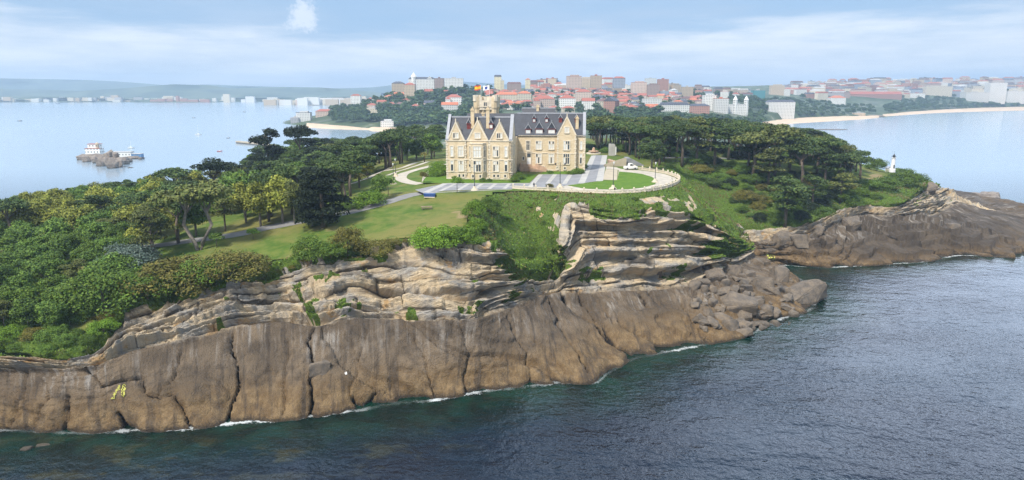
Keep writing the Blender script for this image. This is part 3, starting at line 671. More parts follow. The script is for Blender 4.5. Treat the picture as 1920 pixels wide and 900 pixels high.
# ------------------------------------------------------------------ paving, lawns, roads on the headland
M['asphalt'] = plain('grey paving', (.22, .22, .23), .9, .14, .3)
M['stripe'] = plain('pale paving stone', (.38, .365, .34), .85, .12, .4)
M['walk'] = plain('cream gravel', (.42, .375, .31), .95, .16, .5)
M['gravel'] = plain('beige gravel', (.40, .34, .25), .95, .12, .4)
M['road'] = plain('park road', (.20, .195, .19), .9, .14, .25)
M['kerb'] = plain('kerb stone', (.58, .55, .49), .85, .1, .5)
b = NB('clipped lawn'); p = b.pos(); f2 = b.noise(p, .5, 4, .6); f3 = b.noise(p, 3.0, 3, .7)
b.col(b.mix(b.math('MULTIPLY', b.ramp(f3, .4, .7), .5), b.mix(b.ramp(f2, .35, .65), (.075, .15, .016), (.115, .19, .022)), (.055, .11, .012))); b.set(Roughness=.95); b.put(b.b.inputs['Specular IOR Level'], .1); b.bump(f3, .1, .5); M['lawn'] = b.m
def W3(px, py, z=None):
    if z is not None: return P(px, py, z)
    h = hit(px, py); return h if h is not None else P(px, py, 33)
def ctr(pts, n=8):
    A_ = np.array([tuple(p) for p in pts], float); return catmull(A_, [n] * (len(A_) - 1))
def sheet(name, poly, mat, dz, cell=1.5, flat=None, kind='structure'):
    """poly: world xy outline; draped on the ground"""
    pts = []
    n = len(poly)
    for i in range(n):
        a_, b_ = np.array(poly[i][:2], float), np.array(poly[(i + 1) % n][:2], float); k = max(1, int(np.linalg.norm(b_ - a_) / cell))
        pts += [a_ + (b_ - a_) * t / k for t in range(k)]
    nb = len(pts); pa = np.array(pts)
    if flat is None:
        x, y = np.meshgrid(np.arange(pa[:, 0].min(), pa[:, 0].max(), cell), np.arange(pa[:, 1].min(), pa[:, 1].max(), cell)); x, y = x.ravel(), y.ravel()
        m = inpoly(x, y, [tuple(p) for p in pa]) & (segdist(x, y, [tuple(p) for p in pa] + [tuple(pa[0])]) > cell * .4); pts += [np.array(t) for t in zip(x[m], y[m])]
    vs, es, fs, *_ = delaunay_2d_cdt([Vector(p) for p in pts], [], [list(range(nb))], 1, 1e-4)
    V = []
    for p in vs:
        z = flat if flat is not None else ground(p.x, p.y); V.append((p.x, p.y, (z if z is not None else 30) + dz))
    tri = [f for f in fs if len(f) == 3]
    return struct(obj(name, np_mesh(name, V, np.array(tri if tri else fs), [mat])), kind)
def ribbon(name, line, width, mat, dz, flat=None, cs_=4):
    L_ = np.array([tuple(p)[:2] for p in line], float); t = unit2(np.gradient(L_, axis=0)); nrm = np.stack([-t[:, 1], t[:, 0]], 1)
    wv = np.asarray(width, float) * np.ones(len(L_))
    V = []
    for j in range(cs_ + 1):
        f = j / cs_ - .5
        for i in range(len(L_)):
            q_ = L_[i] + nrm[i] * f * wv[i]; z = flat if flat is not None else ground(q_[0], q_[1]); V.append((q_[0], q_[1], (z if z is not None else 30) + dz))
    n = len(L_); ii = np.arange((cs_ + 1) * n).reshape(cs_ + 1, n)
    return struct(obj(name, np_mesh(name, V, np.stack([ii[:-1, :-1], ii[:-1, 1:], ii[1:, 1:], ii[1:, :-1]], -1).reshape(-1, 4), [mat])))
def PF(*pts): return [tuple(P(a, b_, 35)) for a, b_ in pts]
Z0 = 35.0
sheet('paving', PF((800, 365), (778, 356), (838, 343.5), (993, 343.5), (1010, 327), (1091, 327), (1112, 291), (1137, 291), (1126, 339), (1060, 348), (1045, 353), (960, 354), (830, 358)), M['asphalt'], .05, flat=Z0)
for a, b_, wd_ in [((798, 361), (836, 344), 2.0), ((826, 358), (856, 344), 1.2), ((858, 357), (880, 344), 1.2), ((888, 356), (905, 344), 1.2), ((916, 355), (930, 344), 1.2), ((945, 354.5), (956, 344), 1.2), ((993, 352), (1014, 327), 1.6), ((1027, 344), (1041, 327), 1.5), ((1058, 345), (1070, 327), 1.5), ((1090, 344), (1113, 292), 2.2), ((1124, 340), (1134, 291), 2.4)]:
    l_ = [P(*a, 35), P(*b_, 35)]; l_ = [tuple(l_[0].lerp(l_[1], t / 12)) for t in range(13)]; ribbon('paving_stripe', l_, wd_, M['stripe'], .056, Z0, 1)
for a, b_ in [((800, 362), (960, 355)), ((838, 344.5), (993, 344.5)), ((812, 351), (993, 350))]:
    l_ = [P(*a, 35), P(*b_, 35)]; l_ = [tuple(l_[0].lerp(l_[1], t / 12)) for t in range(13)]; ribbon('paving_stripe', l_, .9, M['stripe'], .062, Z0, 1)
sheet('gravel_bed', PF((1130, 337), (1136, 317), (1158, 319), (1157, 338)), M['gravel'], .04, flat=Z0)
sheet('walkway', PF((1040, 356), (1062, 347.5), (1128, 339.5), (1158, 337.5), (1160, 319), (1136, 316.5), (1137, 312), (1150, 313), (1180, 317), (1215, 321), (1245, 326), (1266, 333), (1271, 339), (1266, 345), (1244, 353), (1205, 359), (1150, 361.5), (1090, 360)), M['walk'], .03, flat=Z0)
sheet('lawn', PF((1064, 348), (1128, 339.8), (1157, 338), (1161, 322), (1185, 324), (1204, 326.5), (1222, 332), (1233, 339), (1228, 346), (1206, 352), (1180, 355), (1147, 356), (1097, 354)), M['lawn'], .10, flat=Z0)
sheet('lawn', PF((964, 343), (966, 326), (1008, 327), (992, 343)), M['lawn'], .03, flat=Z0)
sheet('lawn', PF((1014, 327), (1018, 322.5), (1092, 320), (1102, 309), (1110, 292), (1092, 326)), M['lawn'], .03, flat=Z0)
sheet('lawn', PF((790, 343), (800, 330), (838, 328), (838, 336), (966, 340), (964, 343.6), (838, 343.4)), M['lawn'], .02, flat=Z0)
# planted strip along the south edge of the paving, and the park road
rd = ctr([W3(808, 358, 35), W3(770, 366), W3(720, 381), W3(655, 398), W3(570, 414), W3(500, 427), W3(440, 440), W3(370, 450), W3(290, 461), W3(200, 474)], 10)
ribbon('road', rd, 5.2, M['road'], .07)
ribbon('road', ctr([W3(40, 488), W3(0, 493), W3(-40, 497), W3(-90, 500)], 8), 5.0, M['road'], .07)
# garden paths left of the palace
GPTH = [([(790, 345), (768, 342), (752, 335), (757, 326), (778, 319), (812, 311)], 4.2), ([(812, 311), (838, 308)], 4.0), ([(795, 343), (797, 332), (805, 322), (818, 316)], 1.6), ([(800, 329), (836, 329)], 1.0), ([(697, 330), (715, 322), (745, 317), (775, 307), (798, 302)], 2.2), ([(727, 329), (745, 322), (762, 317), (787, 309), (806, 303)], 1.8), ([(660, 345), (690, 334), (707, 325), (735, 313)], 2.2)]
for pl, wd_ in GPTH:
    l_ = [W3(a, b_) for a, b_ in pl]; ribbon('path', ctr(l_, 7) if len(l_) > 2 else np.array([tuple(l_[0].lerp(l_[1], t / 8)) for t in range(9)]), wd_, M['walk'], .08)
# bed of bare earth and roses by the garden path
# low road behind the meadow on the right
l_ = [W3(1225, 297), W3(1260, 296), W3(1300, 295.5), W3(1380, 298), W3(1450, 300)]
ribbon('road', ctr(l_, 8), 4.5, M['road'], .08)

# ------------------------------------------------------------------ the palace
def stone(name, c1, c2, sx=1.1, sz=.45):
    b = NB(name); o_ = b.objc(); s = b.sep(o_)
    cb_ = b.n('ShaderNodeCombineXYZ'); b.l(b.math('ADD', s[0], s[1]), cb_.inputs[0]); b.l(s[2], cb_.inputs[1])
    br = b.n('ShaderNodeTexBrick'); br.inputs['Scale'].default_value = 1.0; br.inputs['Brick Width'].default_value = sx; br.inputs['Row Height'].default_value = sz; br.inputs['Mortar Size'].default_value = .03
    b.put(br.inputs['Color1'], c1); b.put(br.inputs['Color2'], c2); b.put(br.inputs['Mortar'], tuple(x * .86 for x in c2)); b.l(cb_.outputs[0], br.inputs['Vector'])
    n_ = b.noise(o_, .35, 5, .6); n2_ = b.noise(o_, 2.2, 4, .6)
    c = b.mix(b.math('MULTIPLY', b.ramp(n_, .45, .7), .45), br.outputs['Color'], tuple(x * y for x, y in zip(c1, (.72, .68, .62))))
    c = b.mix(b.math('MULTIPLY', b.ramp(n2_, .5, .7), .3), c, tuple(min(1, x * 1.25) for x in c2))
    b.col(c); b.set(Roughness=.9); b.bump(br.outputs['Fac'], .02, -.5); return b.m
M['stone'] = stone('ochre stone', (.54, .42, .26), (.62, .505, .345))
M['ashlar'] = plain('pale dressed stone', (.62, .54, .42), .85, .12, .8)
M['redstone'] = plain('reddish stone', (.42, .28, .19), .9, .15, .9)
b = NB('slate'); o_ = b.objc(); s = b.sep(o_); cb_ = b.n('ShaderNodeCombineXYZ'); b.l(s[0], cb_.inputs[0]); b.l(b.math('ADD', s[2], s[1]), cb_.inputs[1])
br = b.n('ShaderNodeTexBrick'); br.inputs['Scale'].default_value = 1; br.inputs['Brick Width'].default_value = .5; br.inputs['Row Height'].default_value = .4; br.inputs['Mortar Size'].default_value = .02
b.put(br.inputs['Color1'], (.024, .027, .038)); b.put(br.inputs['Color2'], (.040, .044, .058)); b.put(br.inputs['Mortar'], (.02, .02, .03)); b.l(cb_.outputs[0], br.inputs['Vector'])
n_ = b.noise(o_, .4, 5, .6); b.col(b.mix(b.math('MULTIPLY', b.ramp(n_, .45, .7), .5), br.outputs['Color'], (.060, .066, .086))); b.set(Roughness=.55); M['slate'] = b.m
M['lead'] = plain('lead ridge', (.30, .31, .34), .6, .1)
M['redwood'] = plain('dark red painted timber', (.16, .025, .022), .6, .2)
M['white'] = plain('white paint', (.74, .73, .70), .6, .06)
M['glass'] = plain('window glass', (.05, .06, .07), .12, .25, 2.0)
M['blind'] = plain('white blind', (.62, .62, .60), .4, .1, 1.2)
M['dark'] = plain('dark iron', (.03, .035, .04), .5, .2)
PAL_RZ = R(-5.2)
PO = P(838, 335, 35); PO = Vector((PO.x, PO.y, 35))
pal = empty('palace', PO, PAL_RZ)
tag(pal, 'grand ochre stone palace with steep slate roofs and pointed gables on the clifftop terrace', 'palace')
def part(name, mb, mats, parent=None): return mb.build(name, mats, parent or pal)
LW, EV, RG = 23.3, 13.7, 21.3           # left wing: length, eaves, ridge
RY, RLEN = 28.0, 49.2                   # right wing: front plane, right end
DEP = 13.0
wl = MB()
wl.box(0, LW, 0, DEP, 0, EV); wl.box(1.2, LW - .4, DEP, RY + 3, 0, EV - .5)
wl.box(LW - 21, RLEN, RY, RY + 13, 0, EV)
GC = [(3.5, 3.1, 20.2), (11.2, 3.7, 20.8), (18.9, 3.4, 20.2)]
for c_, hw, tp in GC: wl.prism([(c_ - hw, EV), (c_ + hw, EV), (c_, tp - .3)], -.25, 6.0)
for c_, hw, tp in GC: wl.box(c_ - hw, c_ + hw, -.25, .5, 0, EV)
# canted bay of the middle gable
wl.prism([(11.2 - 3.0, -.24), (11.2 - 1.9, -1.9), (11.2 + 1.9, -1.9), (11.2 + 3.0, -.24)], 0, 12.4, 'z')
# gabled bay of the right wing
BX, BW = 42.0, 3.6
wl.box(BX - BW, BX + BW, RY - 1.6, RY + .5, 0, EV + .4); wl.prism([(BX - BW, EV + .4), (BX + BW, EV + .4), (BX, 20.9)], RY - 1.6, RY + 6)
wl.prism([(RY, EV), (RY + 13, EV), (RY + 6.5, RG + .6)], RLEN - .9, RLEN, 'x')
wl.prism([(0, EV), (DEP, EV), (DEP / 2, RG + .4)], 0, .7, 'x'); wl.prism([(0, EV), (DEP, EV), (DEP / 2, RG + .4)], LW - .9, LW, 'x')
part('wall', wl, M['stone'])
# dressed stone: plinth, string courses, quoins, gable copings
tr = MB()
tr2 = MB(); tr.box(-.12, LW + .12, -.40, 0, 0, .5); tr.box(-.18, LW + .2, -.42, .2, 6.75, 7.05); tr.box(-.3, LW + .35, -.45, .3, EV - .35, EV); tr.box(-.18, LW + .2, -.40, .2, 2.35, 2.6)
for x in (0, LW, GC[0][0] + 3.35, GC[2][0] - 3.6, LW - .02):
    for k in range(15):
        w_ = .75 if k % 2 else .45; tr.box(x - w_ / 2 if 0 < x < LW - 1 else (x - .1 if x == 0 else x + .1 - w_), x + w_ / 2 if 0 < x < LW - 1 else (x - .1 + w_ if x == 0 else x + .1), -.33, .3, .6 + k * .86, 1.3 + k * .86)
for c_, hw, tp, y_, ev in [(g[0], g[1], g[2], -.25, EV) for g in GC] + [(BX, BW, 21.2, RY - 1.6, EV + .4)]:
    tq = tr if y_ < 1 else tr2
    for s_ in (-1, 1):
        tq.prism([(c_ + s_ * (hw + .25), ev - .25), (c_ + s_ * (hw - .35), ev - .25), (c_, tp - .75), (c_, tp + .15)], y_ - .12, y_ + .7)
    tq.box(c_ - .16, c_ + .16, y_ - .1, y_ + .3, tp - .3, tp + .9)
for x0, x1 in ((LW, RLEN),):
    tr2.box(x0, x1, RY - .2, RY, 6.75, 7.0); tr2.box(x0, x1 + .2, RY - .35, RY, EV - .4, EV); tr2.box(x0, x1, RY - .12, RY, 0, .6)
for x in (BX - BW + .2, BX + BW - .2):
    for k in range(15): w_ = .8 if k % 2 else .45; tr2.box(x - w_ / 2, x + w_ / 2, RY - 1.7, RY - 1.55, .6 + k * .88, 1.3 + k * .88)
for k in range(15): w_ = .9 if k % 2 else .5; tr2.box(RLEN - w_, RLEN + .08, RY - .08, RY + w_, .6 + k * .88, 1.3 + k * .88)
tr2.box(BX - BW - .1, BX + BW + .1, RY - 1.75, RY - 1.5, 6.75, 7.0)
tr.prism([(11.2 - 3.15, -.2), (11.2 - 2.0, -2.05), (11.2 + 2.0, -2.05), (11.2 + 3.15, -.2)], 12.4, 12.8, 'z'); tr.prism([(11.2 - 3.1, -.2), (11.2 - 1.97, -2.0), (11.2 + 1.97, -2.0), (11.2 + 3.1, -.2)], 6.8, 7.5, 'z')
for y_ in (0, DEP): pass
part('stone_trim', tr, M['ashlar']); part('stone_trim', tr2, M['ashlar'])
def roofp(x0, x1, y0, y1, ev, rg, ov=.35, th=.28):
    m = MB(); ym = (y0 + y1) / 2; sl = (rg - ev) / (ym - y0)
    m.prism([(y0 - ov, ev - ov * sl), (ym, rg), (y1 + ov, ev - ov * sl), (y1 + ov, ev - ov * sl + th), (ym, rg + th * 1.5), (y0 - ov, ev - ov * sl + th)], x0, x1, 'x'); return m
r1 = roofp(.7, LW - .9, 0, DEP, EV, RG - .4)
for c_, hw, tp in GC:                                    # slate slopes behind each gable
    for s_ in (-1, 1):
        y2 = lambda z: (z - EV) / (RG - EV) * (DEP / 2)
        r1.add([(c_ + s_ * hw, .5, EV + .1), (c_, .5, tp - .45), (c_, y2(tp) + .6, tp - .45), (c_ + s_ * hw, .6, EV + .1), (c_ + s_ * (hw + .0), .5, EV - .3), (c_, .5, tp - .9), (c_, y2(tp) + .6, tp - .9)], [(0, 1, 2), (4, 6, 5), (0, 4, 5, 1)])
rf1 = part('roof', r1, M['slate'])
r2 = roofp(LW - 21, RLEN - .9, RY, RY + 13, EV, RG + .1)
for s_ in (-1, 1): r2.add([(BX + s_ * BW, RY - 1.0, EV + .4), (BX, RY - 1.0, 20.7), (BX, RY + 5.8, 20.7), (BX + s_ * BW, RY + .6, EV + .4)], [(0, 1, 2, 3)])
rf2 = part('roof', r2, M['slate'])
r3 = roofp(3, LW - 3, DEP, RY, EV - .5, 18.2); part('roof', r3, M['slate'])
# back wing with its own roof and chimney
wb = MB(); wb.box(22, 36, 62, 73, 0, EV); part('wall', wb, M['stone']); rf4 = part('roof', roofp(21.7, 36.3, 62, 73, EV, 22.6), M['slate'])
ld = MB(); ld2 = MB(); ld3 = MB(); ld.box(0, LW, DEP / 2 - .28, DEP / 2 + .28, RG - .1, RG + .42); ld2.box(LW - .9, RLEN, RY + 6.2, RY + 6.8, RG + .35, RG + .85); ld3.box(21.7, 36.3, 67.2, 67.8, 22.8, 23.3)
for x0, x1, ya, yb in ((-.12, .85, 0, DEP), (LW - 1.05, LW + .12, 0, DEP), (RLEN - 1.05, RLEN + .12, RY, RY + 13)):
    sl_z = RG + .65
    for (y0, y1) in ((ya, (ya + yb) / 2), (yb, (ya + yb) / 2)):
        (ld2 if ya > 5 else ld).prism([(y0 - (.5 if y0 < y1 else -.5), EV - .1), (y1, sl_z), (y1, sl_z + .5), (y0 - (.5 if y0 < y1 else -.5), EV + .45)], x0, x1, 'x')
part('roof_coping', ld, M['lead']); part('roof_coping', ld2, M['lead']); part('roof_coping', ld3, M['lead'])
def chimney(x, y, z0, z1, w_=1.15, d_=1.6, par=None):
    m = MB(); m.box(x - w_ / 2, x + w_ / 2, y - d_ / 2, y + d_ / 2, z0, z1 - .9); m.box(x - w_ / 2 - .14, x + w_ / 2 + .14, y - d_ / 2 - .14, y + d_ / 2 + .14, z1 - .9, z1 - .55); m.box(x - w_ / 2 + .02, x + w_ / 2 - .02, y - d_ / 2 + .02, y + d_ / 2 - .02, z1 - .55, z1 - .1)
    for k in (-.45, .45): m.lathe([(.2, z1 - .1), (.16, z1 + .5)], 6, 0, (x, y + k))
    o = m.build('chimney', M['stone'], par or rf1); return o
chimney(8.9, 4.0, 17.5, 24.6, par=rf1); chimney(14.4, 4.0, 17.5, 24.9, par=rf1); chimney(12.0, 9.4, 17.5, 23.2, .9, .9, par=rf1)
chimney(45.9, RY + 2.5, 15.5, 20.8, par=rf2); chimney(28.6, 67.5, 18, 24.3, par=rf4)
def window(x, y, z0, wdt, hgt, lights, tiers=2, blind=0, par=None, rot=0.0, proud=.2):
    """stone surround with mullions and transom; panes behind"""
    m = MB(); f = .34; x0 = -wdt / 2; y_ = -proud
    m.box(x0 - f, x0, y_, .05, -f, hgt + f); m.box(-x0, -x0 + f, y_, .05, -f, hgt + f); m.box(x0, -x0, y_, .05, hgt, hgt + f); m.box(x0 - f * .3, -x0 + f * .3, y_ - .12, .05, -f, 0)
    for k in range(1, lights): c_ = x0 + wdt * k / lights; m.box(c_ - .09, c_ + .09, y_ + .03, .04, 0, hgt)
    for k in range(1, tiers): h_ = hgt * (.66 if tiers == 2 else k / tiers); m.box(x0, -x0, y_ + .05, .04, h_ - .08, h_ + .08)
    for k in range(int(hgt / .8) + 1):
        if k % 2 == 0:
            for s_ in (-1, 1): c_ = s_ * (wdt / 2 + f + .1); m.box(min(c_, c_ - s_ * .2), max(c_, c_ - s_ * .2) , y_ + .04, .05, k * .8, k * .8 + .5)
    o = m.build('window', M['ashlar'], par or pal); o.location = (x, y, z0); o.rotation_euler = (0, 0, rot)
    g = MB(); n_ = lights * tiers
    for i in range(lights):
        zc = [0, hgt * .66, hgt] if tiers == 2 else [0, hgt]
        for j in range(tiers):
            a_ = x0 + wdt * i / lights; b_ = x0 + wdt * (i + 1) / lights
            g.add([(a_, -.06, zc[j]), (b_, -.06, zc[j]), (b_, -.06, zc[j + 1]), (a_, -.06, zc[j + 1])], [(0, 1, 2, 3)], 1 if random.random() < blind else 0)
    g.build('pane', [M['glass'], M['blind']], o, fix=False); return o
FY = -.25
for c_, w_, n_ in ((2.0, .8, 1), (5.2, 1.7, 3), (17.6, 1.7, 3), (21.2, .8, 1)):
    window(c_, FY if n_ == 3 else FY, 8.1, w_, 3.4, n_, 2, .8); window(c_, FY, 2.9, w_, 3.5, n_, 2, .45)
for zz_, h_ in ((7.9, 3.7), (2.9, 3.7)):
    window(11.2, -1.9, zz_, 2.5, h_, 3, 2, .7); an = math.atan2(1.66, 1.1)
    window(11.2 + 2.45, -1.07, zz_, .95, h_, 2, 2, .3, rot=an); window(11.2 - 2.45, -1.07, zz_, .95, h_, 2, 2, .3, rot=-an)
for c_, hw, tp in GC: window(c_, FY, 14.5, 1.7, 1.6, 3, 1, .7)
for c_ in (4.6, 6.0, 9.7, 12.3, 17.0, 18.4, 20.9): window(c_, (-1.9 if 9 < c_ < 13 else FY), .75, .62, .9, 1, 1, 0)
for z_, hh, bl in ((8.4, 3.0, .6), (2.9, 3.6, .5)):
    window(31.2, RY, z_, 2.0, hh, 3, 2, bl); window(36.1, RY, z_, 1.9, hh, 3, 2, bl); window(BX, RY - 1.6, z_, 2.2, hh + .2, 3, 2, bl); window(47.6, RY, z_, .7, hh, 1, 2, bl)
window(27.0, RY, 8.0, 1.2, 3.5, 2, 2, 0); window(BX, RY - 1.6, 14.9, 1.5, 2.0, 3, 1, .6); window(25.2, RY, 4.2, .55, 1.1, 1, 1, 0)
for c_ in (33, 38.6, 41.5, 45.8): window(c_, RY - (1.6 if 37.5 < c_ < 45 else 0), .8, .6, .8, 1, 1, 0)
for yy in (5, 9.5): window(LW, yy, 8.1, .9, 3.2, 2, 2, .4, rot=R(90)); window(LW, yy, 2.9, .9, 3.2, 2, 2, .4, rot=R(90))
for yy in (RY + 4, RY + 9): window(RLEN, yy, 8.1, 1.3, 3.2, 2, 2, .4, rot=R(90)); window(RLEN, yy, 2.9, 1.3, 3.2, 2, 2, .4, rot=R(90))
# door and the stair of reddish stone
dm = MB(); dm.box(-.95, -.7, -.3, .05, 0, 5.4); dm.box(.7, .95, -.3, .05, 0, 5.4); dm.box(-.95, .95, -.3, .05, 5.4, 5.75); dm.box(-.7, .7, -.16, .04, 3.1, 3.3)
do = dm.build('door', M['ashlar'], pal); do.location = (27.4, RY, 1.9)
g = MB(); g.box(-.7, .7, -.12, -.02, 0, 3.1); g.build('door_leaf', M['white'], do); g = MB(); g.box(-.7, .7, -.1, -.02, 3.3, 5.4); g.build('fanlight', M['glass'], do)
stp_ = MB(); stp_.box(24.0, 30.2, RY - 3.6, RY, 0, 1.9); stp_.box(24.0, 24.35, RY - 3.6, RY, 1.9, 2.8); stp_.box(24.0, 28.6, RY - 3.6, RY - 3.3, 1.9, 2.8)
for k in range(8): stp_.box(30.2 + k * .5, 30.7 + k * .5, RY - 3.4, RY - .6, 0, 1.7 - k * .22)
for y_ in (RY - 3.6, RY - .6): stp_.prism([(30.2, 0), (34.4, 0), (34.4, 1.0), (30.2, 2.8)], y_ - .25, y_)
stp_.prism([(28.2, 0), (33.0, 0), (33.0, .4), (28.2, 1.9)], RY - 5.2, RY - 3.62)
part('stair', stp_, M['redstone'])
# dormers
def dormer(x, y, z, w_, h_, roof_h, par, face='blind'):
    m = MB(); m.box(-w_ / 2 - .12, w_ / 2 + .12, 0, 2.4, -.3, h_); m.box(-w_ / 2 - .3, w_ / 2 + .3, -.3, 2.4, h_, h_ + .22)
    o = m.build('dormer', M['redwood'], par); o.location = (x, y, z)
    g = MB(); g.box(-w_ / 2 + .05, w_ / 2 - .05, -.05, .02, .1, h_ - .15); g.build('window', M[face], o)
    r_ = MB(); r_.prism([(-w_ / 2 - .25, h_ + .2), (w_ / 2 + .25, h_ + .2), (0, h_ + roof_h)], -.2, 3.2); r_.build('dormer_roof', M['slate'], o)
    t_ = MB()
    for s_ in (-1, 1): t_.prism([(s_ * (w_ / 2 + .38), h_ + .2), (s_ * (w_ / 2 + .15), h_ + .2), (0, h_ + roof_h - .15), (0, h_ + roof_h + .25)], -.32, -.18)
    t_.box(-.07, .07, -.3, -.15, h_ + roof_h, h_ + roof_h + .8); t_.build('bargeboard', M['lead'], o); return o
def ry(z, y0): return y0 + (z - EV) / (RG - EV) * 6.5
dormer(27.0, RY + .4, EV + .5, 1.9, 1.7, 2.0, rf2); dormer(31.3, RY + .4, EV + .5, 2.7, 1.8, 2.8, rf2); dormer(36.1, RY + .4, EV + .5, 2.6, 1.8, 2.8, rf2)
for x, fc in ((29.1, 'blind'), (34.0, 'blind'), (39.4, 'redwood'), (45.6, 'redwood')): dormer(x, ry(18.6, RY) - .5, 18.6, 1.0, 1.3, 1.5, rf2, fc)
for x, fc in ((7.6, 'redwood'), (15.6, 'blind')): dormer(x, ry(17.6, 0) - .4, 17.6, 1.05, 1.5, 1.7, rf1, fc)
# crenellated tower behind
tw_ = MB(); tx0, ty0 = 8.4, 48.0; TT = 28.6
tw_.box(tx0 - 3.6, tx0 + 3.6, ty0 - 3.6, ty0 + 3.6, 0, TT - 5.6)
for sx in (-1, 1):
    for sy in (-1, 1): tw_.lathe([(1.25, 0), (1.25, TT - 5.6), (1.55, TT - 4.8), (1.55, TT - .6)], 8, 0, (tx0 + sx * 3.5, ty0 + sy * 3.5))
to = part('tower', tw_, M['stone'])
pm = MB(); pm.prism([(tx0 - 4.6, TT - 4.6), (tx0 + 4.6, TT - 4.6), (tx0 + 3.7, TT - 5.7), (tx0 - 3.7, TT - 5.7)], ty0 - 4.4, ty0 + 4.4); pm.box(tx0 - 4.6, tx0 + 4.6, ty0 - 4.6, ty0 + 4.6, TT - 4.6, TT - 2.0)
for k in range(5):
    for s_ in (-1, 1):
        c_ = -4.05 + k * 2.02
        pm.box(tx0 + c_ - .55, tx0 + c_ + .55, ty0 + s_ * 4.25 - .35, ty0 + s_ * 4.25 + .35, TT - 2.0, TT - .4)
        if 0 < k < 4: pm.box(tx0 + s_ * 4.25 - .35, tx0 + s_ * 4.25 + .35, ty0 + c_ - .55, ty0 + c_ + .55, TT - 2.0, TT - .4)
for sx in (-1, 1):
    for sy in (-1, 1): pm.lathe([(1.2, TT - 2.2), (1.2, TT + .2)], 8, 0, (tx0 + sx * 4.0, ty0 + sy * 4.0))
pm.build('parapet', M['ashlar'], to)
for c_ in (-2.2, 0, 2.2): window(tx0 + c_, ty0 - 3.6, TT - 9.0, .8, 1.6, 1, 1, 0, par=to)
window(tx0, ty0 - 4.6, TT - 4.2, 1.2, 1.5, 2, 1, 0, par=to)
# flags over the tower
PM = Matrix.Translation(PO) @ Matrix.Rotation(PAL_RZ, 4, 'Z')
def flag(x, cols, label, fn):
    p = PM @ Vector((x, ty0 - 1.5, TT - 2.0)); e = empty('flag', p, PAL_RZ)
    m = MB(); m.tube([(0, 0, 0), (0, 0, 6.4)], [.07, .05], 6); m.build('flagpole', M['white'], e)
    nx, nz = 14, 9; V = []
    for j in range(nz + 1):
        for i in range(nx + 1):
            u, t = i / nx, j / nz; V.append((-.05 - u * 2.6, .22 * math.sin(u * 7 + t) * u, 4.3 + t * 1.9 - u * .35 + .08 * math.sin(u * 9)))
    f = [(j * (nx + 1) + i, j * (nx + 1) + i + 1, (j + 1) * (nx + 1) + i + 1, (j + 1) * (nx + 1) + i) for j in range(nz) for i in range(nx)]
    mi = [fn((i + .5) / nx, (j + .5) / nz) for j in range(nz) for i in range(nx)]
    obj('cloth', np_mesh('flag_cloth', V, np.array(f), cols, True, mi=mi), e); tag(e, label, 'flag', 'flags over the palace tower')
red = plain('red flag cloth', (.52, .02, .03), .8); yel = plain('yellow flag cloth', (.75, .42, .02), .8); wht = plain('white flag cloth', (.7, .7, .72), .8); blu = plain('blue flag cloth', (.03, .05, .28), .8)
flag(tx0 - 2.2, [red, yel], 'red and yellow striped flag flying on the palace tower', lambda u, t: 1 if .25 < t < .75 else 0)
flag(tx0 + 1.3, [wht, blu], 'white and dark blue flag flying on the palace tower', lambda u, t: 1 if (u - .5) ** 2 * 2 + (t - .5) ** 2 < .10 else 0)

# ------------------------------------------------------------------ balustrade, lamps and small things on the terrace
BAL = [(962, 353.5), (1000, 356), (1040, 358), (1090, 361), (1150, 362.5), (1205, 360), (1245, 354), (1268, 345.5), (1274, 338.5), (1267, 332), (1246, 325), (1215, 320), (1190, 317)]
bl = np.array([tuple(P(a, b_, 35)) for a, b_ in BAL]); bl = catmull(bl, [14] * (len(bl) - 1))
bd = np.concatenate([[0], np.cumsum(np.linalg.norm(np.diff(bl[:, :2], axis=0), axis=1))])
def along(s_): return np.array([np.interp(s_, bd, bl[:, k]) for k in range(3)])
be = empty('balustrade', tuple(along(0))); be0 = Vector(along(0)); tag(be, 'long pale stone balustrade curving along the clifftop round the palace lawn', 'balustrade')
rl = MB(); NSEG = int(bd[-1] / 1.0)
for k in range(NSEG):
    a_, b_ = Vector(along(bd[-1] * k / NSEG)) - be0, Vector(along(bd[-1] * (k + 1) / NSEG)) - be0; t = (b_ - a_).normalized(); n_ = Vector((-t.y, t.x, 0)) * .16
    for z0, z1, w_ in ((0, .28, 1.25), (.78, .95, 1.1)):
        rl.add([a_ - n_ * w_ + Vector((0, 0, z0)), a_ + n_ * w_ + Vector((0, 0, z0)), b_ + n_ * w_ + Vector((0, 0, z0)), b_ - n_ * w_ + Vector((0, 0, z0)), a_ - n_ * w_ + Vector((0, 0, z1)), a_ + n_ * w_ + Vector((0, 0, z1)), b_ + n_ * w_ + Vector((0, 0, z1)), b_ - n_ * w_ + Vector((0, 0, z1))], [(0, 1, 2, 3), (4, 7, 6, 5), (0, 3, 7, 4), (1, 5, 6, 2), (0, 4, 5, 1), (3, 2, 6, 7)])
    for f_ in (.17, .5, .83): c_ = a_.lerp(b_, f_); rl.lathe([(.07, .28), (.11, .42), (.06, .7), (.09, .78)], 6, 0, (c_.x, c_.y))
rl.build('railing', M['ashlar'], be)
NP = int(bd[-1] / 3.9)
pmz = MB(); pmz.lathe([(.40, 0), (.40, .35), (.30, .36), (.30, 1.25), (.38, 1.28), (.38, 1.42), (.12, 1.7)], 4, 0, sq=True); pme = pmz.mesh('post', M['ashlar'])
for k in range(NP + 1):
    p = Vector(along(bd[-1] * k / NP)) - be0; o = obj('post', pme, be, p)
